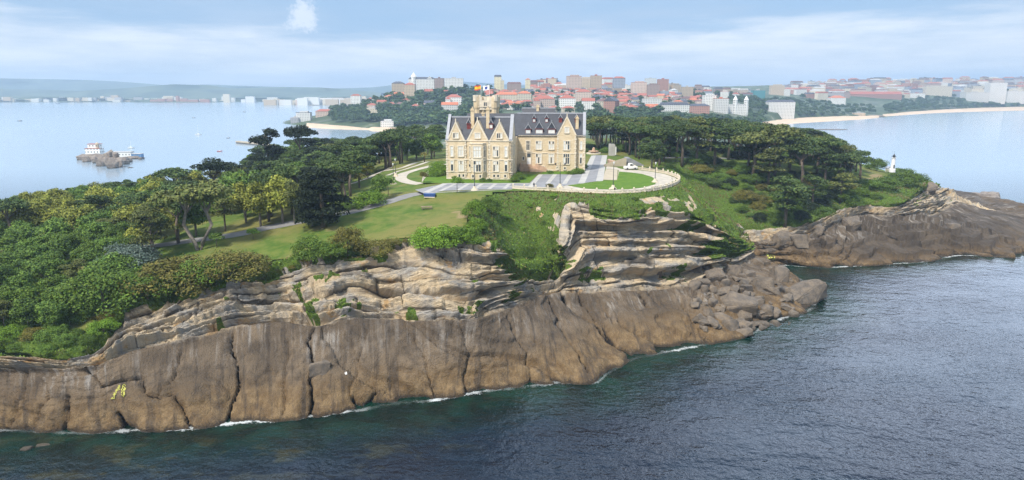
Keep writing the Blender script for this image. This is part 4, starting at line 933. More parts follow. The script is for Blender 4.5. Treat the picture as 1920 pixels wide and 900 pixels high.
# street lamps: tall posts with twin lanterns on stepped stone bases
def lamp(px, py, ht, label, arms=True):
    p = P(px, py, 35) if not isinstance(py, Vector) else py
    e = empty('lamp_post', p, R(-5))
    m = MB(); m.lathe([(1.2, 0), (1.2, .25), (.95, .26), (.95, .55), (.6, .56), (.42, 1.3)], 8); m.build('base', M['ashlar'], e)
    m = MB(); m.tube([(0, 0, 1.2), (0, 0, 2.2), (0, 0, ht)], [.17, .11, .07], 8)
    if arms: m.tube([(-1.5, 0, ht - .9), (-.8, 0, ht - 1.25), (0, 0, ht - .9), (.8, 0, ht - 1.25), (1.5, 0, ht - .9)], .05, 5)
    m.build('pole', M['dark'], e)
    for s_ in ((-1.5, 1.5) if arms else (0,)):
        g = MB(); g.lathe([(.10, -.1), (.26, .45), (.30, .5), (.05, .78)], 6); o = g.build('lantern', M['blind'] if not arms else M['dark'], e); o.location = (s_, 0, ht - .9 if arms else ht)
    tag(e, label, 'lamp post', 'lamp posts on the palace terrace')
lamp(890, 357, 8.4, 'tall twin-armed black lamp post before the left gabled wing of the palace'); lamp(1050, 352, 8.2, 'twin-armed black lamp post before the right wing of the palace')
lamp(1149.5, 354.5, 8.0, 'dark lamp post on a stone base at the near edge of the oval lawn', False); lamp(1228, 342, 6.2, 'single-headed lamp post at the right tip of the oval lawn', False)
lamp(742, W3(742, 331), 6.0, 'lamp post on a pale base beside the white garden path', False); lamp(738, W3(738, 345), 6.5, 'lamp post standing in front of the garden path left of the palace', False)
# monument block and fountain at the far end of the terrace road
e = empty('monument', P(1147, 291.5, 35)); tag(e, 'white stone slab monument standing before the dark pines', 'monument')
m = MB(); m.box(-1.5, 1.4, -1, 1, 0, 5.2); m.box(-1.5, -.4, -1, 1, 5.2, 5.6); m.box(-.1, 1.0, -1, 1, 5.2, 5.5); m.build('slab', M['stripe'], e); m = MB(); m.box(1.4, 2.0, -.8, .8, .3, 4.2); m.build('side_panel', M['white'], e)
e = empty('fountain', P(1113, 288.5, 35)); tag(e, 'low stone fountain with a stepped cross-shaped top beside the terrace road', 'fountain')
m = MB(); m.lathe([(1.3, 0), (1.3, 1.0), (2.6, 1.1), (2.6, 1.5), (.9, 1.6), (.6, 2.9), (.2, 3.2)], 8); m.build('column', M['redstone'], e); m = MB(); m.lathe([(3.6, 0), (3.6, .5), (3.3, .5)], 16); m.build('basin', M['ashlar'], e)
# stair down from the terrace, with its parapet
e = empty('stairway', P(1163, 312, 35)); tag(e, 'dark sunken ramp and stone steps leading off the terrace', 'stairway')
m = MB()
for k in range(7): m.box(-4.5 + k * 1.0, -3.5 + k * 1.0, 0, 6, 0, .3 + .28 * (6 - k) + .5)
m.build('steps', M['redstone'], e); m = MB(); m.prism([(2.7, 0), (10, 0), (10, .4), (4.4, 3.2), (2.7, 3.2)], 1, 8); m.build('ramp', M['asphalt'], e); m = MB(); m.prism([(-6.8, 0), (2.4, 0), (2.4, 3.4), (1.2, 3.4), (-6.8, .8)], -.4, 0); m.build('parapet', M['gravel'], e)
# white delivery truck by the steps
e = empty('truck', P(1182, 318, 35), R(12)); tag(e, 'small white utility truck parked at the foot of the steps', 'truck')
m = MB(); m.prism([(-2.6, .5), (2.6, .5), (2.6, 1.3), (-2.6, 1.4)], -.95, .95); m.build('body', M['white'], e)
m = MB(); m.prism([(-.9, 1.35), (1.0, 1.3), (.55, 2.5), (-.7, 2.5)], -.9, .9); m.build('cab', M['white'], e)
m = MB(); m.prism([(-.5, 1.6), (.65, 1.55), (.4, 2.3), (-.45, 2.3)], -.93, .93); m.build('window', M['glass'], e)
for sx in (-1.6, 1.6):
    for sy in (-.9, .9):
        m = MB(); m.tube([(0, -.13, 0), (0, .13, 0)], .42, 10); o = m.build('wheel', M['dark'], e); o.location = (sx, sy, .42)
# people
def person(px, py, z, label, top, legs, rz=0):
    p = P(px, py, z) if z else W3(px, py); e = empty('person', p, rz)
    bm = bmesh.new(); J = [(0, 0, .95), (0, 0, 1.2), (0, .01, 1.42), (0, .01, 1.52), (0, .02, 1.66), (.10, 0, .92), (.11, .06, .5), (.11, 0, .06), (-.10, 0, .92), (-.11, -.05, .5), (-.11, -.12, .06), (.2, 0, 1.4), (.25, .03, 1.12), (.24, .12, .88), (-.2, 0, 1.4), (-.25, -.03, 1.12), (-.24, .03, .88), (.11, .14, .04), (-.11, .02, .04)]
    rr = [.15, .14, .15, .06, .105, .09, .065, .045, .09, .065, .045, .065, .05, .035, .065, .05, .035, .04, .04]; E = [(0, 1), (1, 2), (2, 3), (3, 4), (0, 5), (5, 6), (6, 7), (0, 8), (8, 9), (9, 10), (2, 11), (11, 12), (12, 13), (2, 14), (14, 15), (15, 16), (7, 17), (10, 18)]
    me = bpy.data.meshes.new('body'); me.from_pydata(J, E, []); o = obj('body', me, e); md = o.modifiers.new('skin', 'SKIN'); sv = me.skin_vertices[0].data
    for i, r_ in enumerate(rr): sv[i].radius = (r_, r_ * .8)
    sv[0].use_root = True; s2 = o.modifiers.new('sub', 'SUBSURF'); s2.levels = s2.render_levels = 1; me.materials.append(legs)
    m = MB(); m.lathe([(.20, .88), (.19, 1.1), (.22, 1.38), (.10, 1.5)], 10); m.build('jacket', top, e)
    m = MB(); m.lathe([(.10, 1.66), (.115, 1.72), (.07, 1.79), (.01, 1.8)], 10, 0, (0, -.01)); m.build('hair', M['dark'], e)
    tag(e, label, 'person')
cb_k = plain('black cloth', (.02, .02, .025), .9)
person(1152.5, 361, 35, 'person in black standing at the balustrade below the oval lawn', cb_k, cb_k); person(1001, 352, 35, 'person in black walking on the paving before the right wing', cb_k, cb_k)
# blue bin shelter, bench-like picnic table
e = empty('skip_container', W3(806, 370), R(-8)); e.scale = (.72, .72, .8); tag(e, 'blue container with a pale lid by the park road', 'container')
m = MB(); m.prism([(-2.2, .3), (2.2, .3), (2.5, 1.5), (-2.5, 1.5)], -1, 1); m.build('body', plain('blue paint', (.02, .06, .20), .5), e); m = MB(); m.box(-2.3, 2.3, -1.05, 1.05, 0, .3); m.build('base', M['ashlar'], e)
e = empty('picnic_table', W3(800, 392), R(10)); tag(e, 'weathered picnic table standing on the grass slope', 'table')
wood = plain('weathered wood', (.22, .16, .10), .9, .25); m = MB(); m.box(-1.6, 1.6, -.5, .5, .70, .78); m.build('tabletop', wood, e)
for s_ in (-1, 1): m = MB(); m.box(-1.6, 1.6, s_ * .95 - .18, s_ * .95 + .18, .42, .48); m.build('seat', wood, e)
for s_ in (-1, 1): m = MB(); m.prism([(-1.05, 0), (-.85, 0), (-.2, .7), (-.4, .7)], s_ * 1.2 - .06, s_ * 1.2 + .06, 'x'); m.prism([(1.05, 0), (.85, 0), (.2, .7), (.4, .7)], s_ * 1.2 - .06, s_ * 1.2 + .06, 'x'); m.build('leg', wood, e)
# lighthouse on the far tip
lb = W3(1673, 321); e = empty('lighthouse', lb); e.scale = (.6, .6, .78); tag(e, 'small white stone lighthouse with a dark lantern on the far headland', 'lighthouse')
m = MB(); m.lathe([(2.0, -.5), (2.0, 1.2), (1.45, 1.5), (1.1, 6.6), (1.5, 6.9), (1.5, 7.2)], 10); m.build('tower', M['white'], e)
m = MB(); m.lathe([(.75, 7.2), (.75, 8.3), (.85, 8.35), (.3, 8.9), (.06, 9.2), (.05, 10.6)], 10); m.build('lantern_room', M['dark'], e)
m = MB(); 
for t in range(10): m.tube([(1.4 * math.cos(t * .628), 1.4 * math.sin(t * .628), 7.2), (1.4 * math.cos(t * .628), 1.4 * math.sin(t * .628), 8.0)], .04, 4)
m.tube([(1.4 * math.cos(t * .2094), 1.4 * math.sin(t * .2094), 8.0) for t in range(31)], .05, 4); m.build('gallery_rail', M['dark'], e)
m = MB(); m.box(-.35, .35, -1.75, -1.3, 1.6, 3.4); m.build('door', M['dark'], e)
e = empty('keeper_hut', W3(1666, 323)); tag(e, 'low grey hut at the foot of the small lighthouse', 'hut'); m = MB(); m.box(-1.3, 1.3, -1.2, 1.2, -.5, 2.2); m.build('wall', M['kerb'], e); m = MB(); m.prism([(-1.5, 2.2), (1.5, 2.2), (0, 3.3)], -1.3, 1.3); m.build('roof', M['lead'], e)
# ------------------------------------------------------------------ vegetation
def foliage(name, c1, c2, rough=.8):
    b = NB(name); g = b.n('ShaderNodeNewGeometry'); oi = b.n('ShaderNodeObjectInfo'); p = g.outputs['Position']
    k = b.ramp(g.outputs['Random Per Island'], 0, 1)
    c = b.mix(k, tuple(c1), tuple(c2))
    n_ = b.noise(p, .55, 3, .6)
    v_ = b.math('ADD', b.math('MULTIPLY', oi.outputs['Random'], .5), b.math('MULTIPLY', b.ramp(n_, .3, .7), .55))
    x = b.n('ShaderNodeVectorMath', operation='SCALE'); b.l(c, x.inputs[0]); b.l(b.math('ADD', v_, .52), x.inputs['Scale'])
    b.col(x.outputs[0]); b.set(Roughness=rough); b.put(b.b.inputs['Specular IOR Level'], .2); return b.m
FM = {'pine': foliage('pine needles', (.030, .062, .016), (.085, .115, .030)), 'olivepine': foliage('olive pine needles', (.060, .082, .020), (.14, .15, .042)),
      'leaf': foliage('green leaves', (.045, .095, .014), (.13, .20, .034)), 'lime': foliage('yellow-green leaves', (.12, .145, .020), (.26, .265, .048)),
      'dark': foliage('dark evergreen', (.008, .016, .008), (.024, .036, .014)), 'shrub': foliage('shrub leaves', (.050, .100, .012), (.115, .170, .025)), 'olive': foliage('olive shrub', (.085, .090, .016), (.17, .145, .034)),
      'bright': foliage('bright green shrub', (.070, .145, .011), (.155, .25, .028)), 'silver': foliage('silver leaves', (.055, .085, .065), (.13, .165, .135)), 'town': foliage('town trees', (.024, .055, .020), (.068, .105, .034))}
M['bark'] = plain('bark', (.13, .10, .075), .95, .3, 2.0); M['greybark'] = plain('grey bark', (.20, .17, .14), .95, .3, 2.0)
def rdir(n, r, zlo=-1.0):
    z = r.uniform(zlo, 1, n); a = r.uniform(0, 2 * np.pi, n); s = np.sqrt(np.maximum(0, 1 - z * z)); return np.stack([s * np.cos(a), s * np.sin(a), z], 1)
def leaves(lobes, n, size, r, zlo=-.5, inner=.25):
    """many small leaf faces on clumps"""
    lobes = np.asarray(lobes, float); wgt = lobes[:, 3] * lobes[:, 4]; i = r.choice(len(lobes), n, p=wgt / wgt.sum())
    d_ = rdir(n, r, zlo); rad = 1 - inner * r.random(n) ** 2 + .12 * r.normal(size=n)
    c = lobes[i, :3] + d_ * lobes[i][:, [3, 3, 4]] * rad[:, None]
    nn = d_ / lobes[i][:, [3, 3, 4]] * lobes[i][:, [4]] + r.normal(size=(n, 3)) * .55 + np.array([0, 0, .35]); nn /= np.linalg.norm(nn, axis=1, keepdims=True)
    t = np.cross(nn, r.normal(size=(n, 3))); t /= np.linalg.norm(t, axis=1, keepdims=True) + 1e-9; bb = np.cross(nn, t); s = size * r.uniform(.6, 1.4, (n, 1))
    V = np.stack([c - t * s, c - bb * s * .6, c + t * s, c + bb * s * .6], 1).reshape(-1, 3); return V, np.arange(n * 4).reshape(n, 4)
def lobes_in(r, n, c, R3, lr, lz, shell=.55, zlo=-.6):
    d_ = rdir(n, r, zlo); k = (shell + (1 - shell) * r.random(n)) ; p = np.array(c) + d_ * np.array(R3) * k[:, None]
    s = r.uniform(.7, 1.3, n); return np.concatenate([p, (lr * s)[:, None], (lz * s)[:, None]], 1)
PROTO = {}
def proto(kind, k):
    r = np.random.default_rng(abs(hash(kind)) % 1000 if False else sum(map(ord, kind)) * 7 + k)
    t = MB(); mat = M['bark']
    if kind == 'umbrella':               # flat-topped pine on a long bare stem
        c = (r.uniform(-.6, .6), r.uniform(-.6, .6), 9.6); lb = lobes_in(r, 26, c, (3.9, 3.9, 1.5), 1.35, .75, .3, -.35)
        V, F_ = leaves(lb, 3600, .26, r, -.45); t.tube([(0, 0, -1), (r.uniform(-.3, .3), r.uniform(-.3, .3), 4), (c[0] * .6, c[1] * .6, 7.0)], [.36, .28, .2], 7)
        for q_ in range(6): l_ = lb[q_]; t.tube([(c[0] * .5, c[1] * .5, 6.2 + q_ * .12), ((c[0] + l_[0]) * .45, (c[1] + l_[1]) * .45, 8.0), tuple(l_[:3])], [.15, .11, .05], 5, cap=False)
    elif kind == 'pine':                 # layered, open crown
        lb = np.concatenate([lobes_in(r, 7, (r.uniform(-1.2, 1.2), r.uniform(-1.2, 1.2), z_), (rr_, rr_, .7), 1.35, .65, .35, -.4) for z_, rr_ in ((5.6, 3.0), (7.6, 3.3), (9.4, 2.9), (10.8, 1.8))])
        V, F_ = leaves(lb, 3800, .25, r, -.5); t.tube([(0, 0, -1), (r.uniform(-.4, .4), r.uniform(-.4, .4), 4), (r.uniform(-.6, .6), 0, 8), (0, 0, 10.4)], [.34, .28, .18, .06], 7)
        for q_ in range(0, 28, 3): l_ = lb[q_]; t.tube([(0, 0, l_[2] - 1.4), (l_[0] * .5, l_[1] * .5, l_[2] - .7), tuple(l_[:3])], [.11, .08, .04], 5, cap=False)
    elif kind == 'forked':               # two bare leaning stems
        lb = np.concatenate([lobes_in(r, 14, (-2.0, .2, 8.6), (3.0, 2.6, 1.5), 1.4, .75, .3, -.4), lobes_in(r, 14, (2.0, -.3, 9.2), (3.0, 2.6, 1.5), 1.4, .75, .3, -.4)]); V, F_ = leaves(lb, 4200, .26, r, -.45); mat = M['greybark']
        for s_ in (-1, 1):
            t.tube([(0, 0, -1), (s_ * .5, 0, 1.2), (s_ * (1.5 + .3 * k), .2, 4.2), (s_ * 1.3, .1, 6.4), (s_ * 2.2, 0, 8.6)], [.32, .26, .22, .17, .07], 7)
            for q_ in range(4): l_ = lb[q_ + (0 if s_ < 0 else 14)]; t.tube([(s_ * 1.35, .1, 6.0), ((s_ * 1.4 + l_[0]) * .5, l_[1] * .5, 7.2), tuple(l_[:3])], [.12, .09, .04], 5, cap=False)
    elif kind == 'round':                # broadleaf
        lb = lobes_in(r, 44, (0, 0, 5.4), (2.9, 2.9, 3.2), 1.15, 1.0, .5, -.75); V, F_ = leaves(lb, 4600, .23, r, -.6)
        t.tube([(0, 0, -1), (.1, 0, 2), (0, .1, 4)], [.26, .22, .15], 7); mat = M['greybark']
        for q_ in range(7): l_ = lb[q_]; t.tube([(0, 0, 2.4 + .2 * q_), (l_[0] * .5, l_[1] * .5, (2.6 + l_[2]) * .5 + .4), tuple(l_[:3])], [.12, .09, .04], 5, cap=False)
    elif kind == 'cypress':              # broad dark evergreen branching to the ground
        lb = np.concatenate([lobes_in(r, 14, (0, 0, z_), (rr_, rr_, .6), 1.7, .7, .4, -.4) for z_, rr_ in ((1.5, 5.0), (3.4, 5.4), (5.4, 5.2), (7.4, 4.4), (9.2, 3.4), (10.6, 2.0))]); V, F_ = leaves(lb, 7500, .30, r, -.5); t.tube([(0, 0, -1), (0, 0, 5), (0, 0, 10)], [.55, .4, .1], 8)
    elif kind == 'gum':                  # tall airy tree
        lb = np.concatenate([lobes_in(r, 6, (r.uniform(-1.3, 1.3), r.uniform(-1, 1), z_), (1.8, 1.8, 1.0), 1.15, .95, .3, -.6) for z_ in (6.5, 9, 11.5, 13.5)]); V, F_ = leaves(lb, 3400, .27, r, -.6); t.tube([(0, 0, -1), (.3, 0, 6), (-.2, .2, 13)], [.35, .25, .08], 7)
        for q_ in range(0, 24, 3): l_ = lb[q_]; t.tube([(0, 0, l_[2] - 1.8), tuple(l_[:3])], [.1, .04], 5, cap=False)
    elif kind == 'shrub':
        lb = lobes_in(r, 60, (0, 0, .4), (2.1, 2.1, 1.6), .55, .5, .6, -.1); V, F_ = leaves(lb, 7500, .075, r, -.3); t.tube([(0, 0, -.6), (0, 0, 1.2)], [.12, .05], 5)
    elif kind == 'sapling':
        lb = lobes_in(r, 16, (0, 0, 3.4), (1.3, 1.3, .9), .6, .5, .4, -.7); V, F_ = leaves(lb, 1300, .16, r, -.6); t.tube([(0, 0, -.4), (.05, 0, 1.6), (0, 0, 3.2)], [.09, .07, .04], 6)
    elif kind == 'far':
        lb = lobes_in(r, 16, (0, 0, 4.2), (3.2, 3.2, 2.8), 1.9, 1.6, .5, -.5); V, F_ = leaves(lb, 520, .85, r, -.4); t.tube([(0, 0, -2), (0, 0, 4)], [.4, .2], 5)
    elif kind == 'palm':
        t.tube([(0, 0, -.5), (.1, 0, 1.5), (0, 0, 3.2)], [.24, .2, .22], 7); V = []; F_ = []
        for q_ in range(26):
            a_ = q_ * 2.4; up = r.uniform(-.2, .9); dr = np.array([math.cos(a_), math.sin(a_), 0]); sd_ = np.array([-math.sin(a_), math.cos(a_), 0]); b0 = len(V)
            for j in range(5):
                u_ = j / 4; c_ = np.array([0, 0, 3.2]) + dr * 1.9 * u_ + np.array([0, 0, 1]) * (up * 1.3 * u_ - 1.5 * u_ * u_); w_ = .28 * (1 - u_) + .03; V += [c_ - sd_ * w_, c_ + sd_ * w_]
            F_ += [(b0 + 2 * j, b0 + 2 * j + 1, b0 + 2 * j + 3, b0 + 2 * j + 2) for j in range(4)]
        V = np.array(V); F_ = np.array(F_)
    tm = t.mesh('trunk', mat); tm.polygons.foreach_set('use_smooth', [True] * len(tm.polygons))
    cm = np_mesh('crown', V, F_, [FM['leaf']]); return tm, cm
NAMES = {'umbrella': 'pine_tree', 'pine': 'pine_tree', 'forked': 'pine_tree', 'round': 'broadleaf_tree', 'cypress': 'cypress_tree', 'gum': 'tall_tree', 'shrub': 'shrub', 'sapling': 'young_tree', 'far': 'town_tree', 'palm': 'palm_tree'}
DIM = {'umbrella': (5.0, 11.2, 7.4), 'pine': (4.4, 11.6, 4.8), 'forked': (5.2, 10.8, 6.8), 'round': (3.9, 9.2, 2.2), 'cypress': (6.6, 11.6, .6), 'gum': (3.2, 15.0, 5.2), 'shrub': (2.6, 2.5, 0), 'sapling': (1.8, 4.7, 2.2), 'far': (4.6, 8.0, .6), 'palm': (2.0, 4.0, 2.2)}
def tree(kind, p, ht, mat, label=None, phrase=None, cat='tree', group=None, wide=1.0, variants=4):
    k = random.randrange(variants)
    if (kind, k) not in PROTO: PROTO[(kind, k)] = proto(kind, k)
    tm, cm = PROTO[(kind, k)]; s = ht / DIM[kind][1]
    e = empty(NAMES[kind], p, random.uniform(0, 6.28) if kind != 'forked' else random.uniform(-.3, .3)); e.scale = (s * wide, s * wide, s)
    t = obj('trunk', tm, e) if kind != 'shrub' else obj('stem', tm, e); c = obj('crown' if kind != 'shrub' else 'foliage', cm, e)
    c.material_slots[0].link = 'OBJECT'; c.material_slots[0].material = FM[mat]
    if label: tag(e, label, cat, group)
    else: repeat(e, phrase, cat, group)
    return e
def base_at(px, py, which=('head', 'cliff')): return hit(px, py, which)
ELL = []                                                            # rough crowns, to leave out trees wholly hidden behind others
SKYL = [(-200, 385), (0, 367), (60, 358), (120, 351), (170, 341), (250, 334), (300, 323), (370, 317), (385, 306), (425, 305), (440, 311), (470, 302), (486, 270), (530, 268), (545, 250), (590, 248), (600, 257), (650, 257), (700, 251), (740, 239), (800, 227), (838, 221), (1090, 213), (1110, 212), (1160, 215), (1200, 222), (1230, 211), (1300, 210), (1380, 213), (1420, 219), (1460, 227), (1500, 237), (1540, 249), (1570, 263), (1582, 278), (1600, 285), (1630, 289), (1640, 330)]
KEEP = [[(295, 466), (440, 438), (562, 413), (655, 394), (720, 378), (800, 348), (965, 338), (960, 362), (900, 372), (860, 440), (560, 500), (480, 505)], [(664, 345), (700, 325), (762, 304), (838, 296), (838, 345), (790, 348), (740, 352), (700, 362)], [(836, 216), (1094, 206), (1096, 284), (1145, 276), (1190, 298), (1285, 330), (1270, 350), (960, 362), (836, 345)],
        [(1618, 316), (1690, 283), (1700, 330), (1690, 350), (1660, 362), (1622, 345)], [(1300, 302), (1440, 304), (1440, 314), (1320, 310)]]
def allowed(p, rad, top, low):
    """true when the tree would not stand in front of an open space the photo shows"""
    c = np.array([(p[0] + a * rad * .8, p[1], p[2] + z_) for a in (-1, -.5, 0, .5, 1) for z_ in np.linspace(low, top, 5)] + [(p[0], p[1], p[2] + z_) for z_ in np.linspace(0, low, 3)]); q_ = proj(c)
    return not any(inpoly(q_[:, 0], q_[:, 1], k).any() for k in KEEP)
HERO = []
def hero(kind, px, pb, ptop, mat, label, wide=1.0, cat='tree', group=None, Y=None):
    """a tree traced on its own: foot at (px, pb), top at ptop"""
    p = base_at(px, pb) if Y is None else None
    if Y is not None: w_ = PY(px, pb, Y); z_ = ground(w_.x, Y); p = Vector((w_.x, Y, z_ if z_ else w_.z))
    dist = p.y * CP - (p.z - CAM_H) * SP_; pb2 = proj(p)[0][1]; ht = max(1.2, (pb2 - ptop) * dist / FPX)
    o = tree(kind, p, ht, mat, label, None, cat, group, wide); s = ht / DIM[kind][1]; HERO.append((p.x, p.y, DIM[kind][0] * s * wide)); ELL.append((p.x, p.y, p.z + ht * .5 + DIM[kind][2] * s * .5, DIM[kind][0] * s * wide, (ht - DIM[kind][2] * s) * .5)); return o
G1 = 'trees along the park road'
hero('forked', 374, 469, 345, 'olivepine', 'spreading pine with two bare forked stems on the near side of the park road', 1.25, group=G1)
hero('pine', 290, 492, 395, 'olivepine', 'olive pine with one bare leaning stem at the lower left end of the lawn', 1.05, group=G1)
hero('umbrella', 26, 463, 372, 'pine', 'dark pine with a thick pale stem by the far left edge', 1.2, group=G1)
hero('pine', 195, 440, 366, 'pine', 'dusky pine between the yellow-green trees and the silver bush on the left', 1.3, group=G1)
hero('pine', 423, 434, 362, 'olivepine', 'slender olive pine beside the park road right of the forked pine', .9, group=G1)
hero('round', 489, 425, 340, 'lime', 'yellow-green round tree with a pale stem beside the park road', 1.0, group=G1); hero('round', 530, 419, 330, 'lime', 'taller yellow-green tree left of the big dark cypress', .95, group=G1); hero('round', 553, 420, 338, 'olivepine', 'dull green tree pressed against the left side of the dark cypress', .7, group=G1)
hero('round', 462, 424, 320, 'leaf', 'large fresh green round tree behind the yellow-green roadside tree', 1.2, group=G1, Y=212)
hero('cypress', 606, 426, 318, 'dark', 'big dark spreading cypress beside the park road', .98, group=G1)
hero('cypress', 585, 424, 340, 'dark', 'smaller dark evergreen touching the big cypress', .7, group=G1)
hero('round', 712, 375, 328, 'leaf', 'small olive tree on the grass between road and garden path', .95, group=G1); hero('sapling', 728, 368, 332, 'leaf', 'slim young tree right of the small olive tree', 1.1, group=G1)
hero('round', 655, 345, 288, 'leaf', 'round green tree at the left end of the garden paths', 1.2, group=G1); hero('round', 690, 335, 305, 'lime', 'small yellowish tree by the left garden path', 1.3, group=G1)
hero('forked', 608, 330, 270, 'olivepine', 'pale-stemmed pine standing before the dark wood left of the garden', 1.1, group=G1); hero('umbrella', 725, 315, 279, 'olivepine', 'olive pine at the back of the garden paths', 1.0, group=G1)
hero('sapling', 857, 362, 330, 'bright', 'young bright green tree at the corner of the paving', 1.2, group=G1); hero('sapling', 795, 345, 322, 'olive', 'thin flowering young tree beside the garden path', 1.2, group=G1); hero('sapling', 475, 449, 427, 'bright', 'bright low young tree alone on the lawn beside the road', 1.7, group=G1); hero('sapling', 407, 464, 434, 'leaf', 'darker young tree on the lawn beside the forked pine', 1.5, group=G1)
hero('palm', 722, 318, 288, 'olive', 'small palm at the back edge of the garden, left of its twin', 1, group='palms in the garden'); hero('palm', 796, 304, 282, 'olive', 'small palm nearest the palace in the garden', 1, group='palms in the garden'); hero('palm', 674, 352, 320, 'olive', 'brownish small palm at the left end of the garden paths', 1, group='palms in the garden')
hero('gum', 503, 330, 241, 'dark', 'tall dark airy tree rising against the bay', 1.25, group=G1, Y=300); hero('umbrella', 567, 330, 240, 'dark', 'wide dark umbrella pine against the bay, right of the tall airy tree', .95, group=G1, Y=335)
hero('umbrella', 403, 380, 301, 'dark', 'dark dome-crowned pine against the bay left of the tall airy tree', 1.3, group=G1, Y=262); hero('umbrella', 330, 390, 316, 'pine', 'broad flat green pine crown over the left wood', 1.5, group=G1, Y=265)
hero('round', 1222, 318, 262, 'pine', 'small dense tree at the bend of the terrace, beside the truck', 1.25, group=G1); hero('sapling', 1266, 305, 283, 'leaf', 'small round bush-like tree on the meadow behind the terrace', 1.7, group=G1)
hero('umbrella', 1570, 318, 258 + 24, 'pine', 'low umbrella pine next to the meadow of the lighthouse', 1.5, group=G1); hero('umbrella', 1605, 322, 283, 'pine', 'flat-topped pine nearest the lighthouse', 1.6, group=G1); hero('shrub', 1644, 320, 296, 'shrub', 'rounded green bush left of the lighthouse', 1.0, 'shrub')
for px, pb, pt, mt, lb_ in ((1278, 312, 232, 'pine', 'straight'), (1305, 312, 225, 'olivepine', 'leaning'), (1340, 316, 228, 'pine', 'tall'), (1402, 318, 240, 'pine', 'slim'), (1452, 330, 238, 'olivepine', 'wide')):
    hero('umbrella' if lb_ in ('wide', 'straight') else 'pine', px, pb, pt, mt, lb_ + ' bare-stemmed pine at the front of the grove right of the palace', 1.2, group='front pines of the grove')
SHG = 'shrubs along the cliff top'
for px, pb, pt, wd_, mt, lb_ in ((195, 575, 498, 1.15, 'shrub', 'big clipped-looking green dome bush at the left cliff top'), (278, 560, 506, 1.3, 'shrub', 'green dome bush left of the olive one on the cliff edge'), (335, 543, 474, 1.35, 'olive', 'large olive-brown dome bush on the cliff edge'), (430, 515, 468, 1.7, 'olive', 'long olive bush at the lower edge of the lawn'),
        (392, 525, 480, 1.4, 'shrub', 'green bush squeezed between the two olive cliff-edge bushes'), (245, 505, 450, 1.2, 'silver', 'silver-leaved bush among the dark shrubs on the left'), (275, 500, 468, 1.0, 'silver', 'second silver-leaved bush, lower and to the right'), (222, 520, 472, 1.4, 'leaf', 'dark bush in front of the silver one'), (583, 484, 438, .95, 'shrub', 'upright dark green bush on the middle cliff edge'),
        (652, 468, 418, .75, 'olive', 'tall narrow brownish bush on the middle cliff edge'), (620, 478, 452, 1.3, 'shrub', 'low green bush between two taller cliff-edge bushes'), (700, 474, 448, 1.7, 'olive', 'straggling olive scrub above the cream cliff'), (735, 460, 446, 1.6, 'olive', 'thin scrub strip above the cream cliff'),
        (805, 462, 420, 1.0, 'bright', 'bright green rounded bush at the rim of the grass slope'), (835, 462, 418, 1.2, 'bright', 'bright green bush second along the rim'), (866, 456, 418, 1.1, 'bright', 'bright green bush third along the rim'), (893, 436, 404, .9, 'bright', 'bright green bush by the bare earth patch'), (918, 398, 364, .8, 'shrub', 'upright green bush at the head of the green gully'), (890, 408, 372, .8, 'bright', 'light green bush above the bare earth patch'),
        (822, 330, 299, .85, 'bright', 'clipped cone bush at the left corner of the palace'), (815, 333, 318, .9, 'bright', 'low clipped bush beside the cone bush'), (694, 384, 355, 1.4, 'bright', 'bright yellow-green round bush below the garden'), (660, 392, 372, 1.3, 'leaf', 'dark bush between the cypress and the road'), (905, 341, 333, 1.0, 'leaf', 'small bush at the foot of the central bay window'), (918, 341, 334, 1.0, 'leaf', 'second small bush at the foot of the left wing'), (972, 336, 322, 1.2, 'shrub', 'bush in the corner between the two palace wings'), (963, 341, 331, 1.3, 'shrub', 'bush at the right corner of the left wing'),
        (1085, 325, 314, 1.4, 'shrub', 'bush at the right corner of the palace'), (1070, 327, 319, 1.3, 'shrub', 'low bush under the gabled bay'), (1093, 316, 307, 1.2, 'leaf', 'bush beside the palace end wall'), (1032, 325, 319, 1.2, 'leaf', 'small bush by the palace stair'), (1030, 352, 344, 1.2, 'olive', 'small bush beside the right-hand lamp base'), (1658, 352, 330, 1.5, 'leaf', 'dark bush on the slope below the lighthouse meadow'), (1690, 330, 313, 1.6, 'shrub', 'bush right below the lighthouse'), (1700, 345, 320, 1.7, 'shrub', 'green scrub on the tip of the far headland')):
    hero('shrub', px, pb, pt, mt, lb_, wd_, 'shrub', SHG)

G2 = 'pines on the slope under the grove'
for px, pb, pt, kd, mt, lb_ in ((1472, 425, 335, 'pine', 'pine', 'dark pine growing low on the slope above the cove'), (1440, 352, 278, 'pine', 'olivepine', 'olive pine at the head of the green slope'), (1502, 352, 268, 'umbrella', 'pine', 'umbrella pine at the slope edge, middle of the grove front'), (1547, 348, 280, 'pine', 'pine', 'dark pine at the slope edge, right part of the grove front'), (1592, 352, 292, 'umbrella', 'pine', 'low umbrella pine over the slope left of the lighthouse meadow'), (1410, 335, 252, 'umbrella', 'olivepine', 'pale-crowned umbrella pine in the middle of the grove front'),
        (1522, 392, 330, 'pine', 'pine', 'bushy pine half way down the slope'), (1575, 380, 325, 'pine', 'olivepine', 'bushy olive pine on the right of the slope'), (1240, 296, 238, 'umbrella', 'pine', 'umbrella pine behind the truck'), (1180, 291, 232, 'umbrella', 'pine', 'umbrella pine right of the slab monument'), (1120, 284, 230, 'umbrella', 'pine', 'umbrella pine behind the stone fountain'), (1365, 300, 236, 'umbrella', 'pine', 'umbrella pine by the low road, between two bare stems')):
    hero(kd, px, pb, pt, mt, lb_, 1.35, group=G2)
def region(px, py, kind):
    if px < 250: return 'in the wood at the far left'
    if px < 560: return 'in the wood above the park road'
    if px < 840: return 'in the wood left of the palace'
    if px < 1300: return 'in the grove behind the terrace'
    return 'in the grove right of the palace'
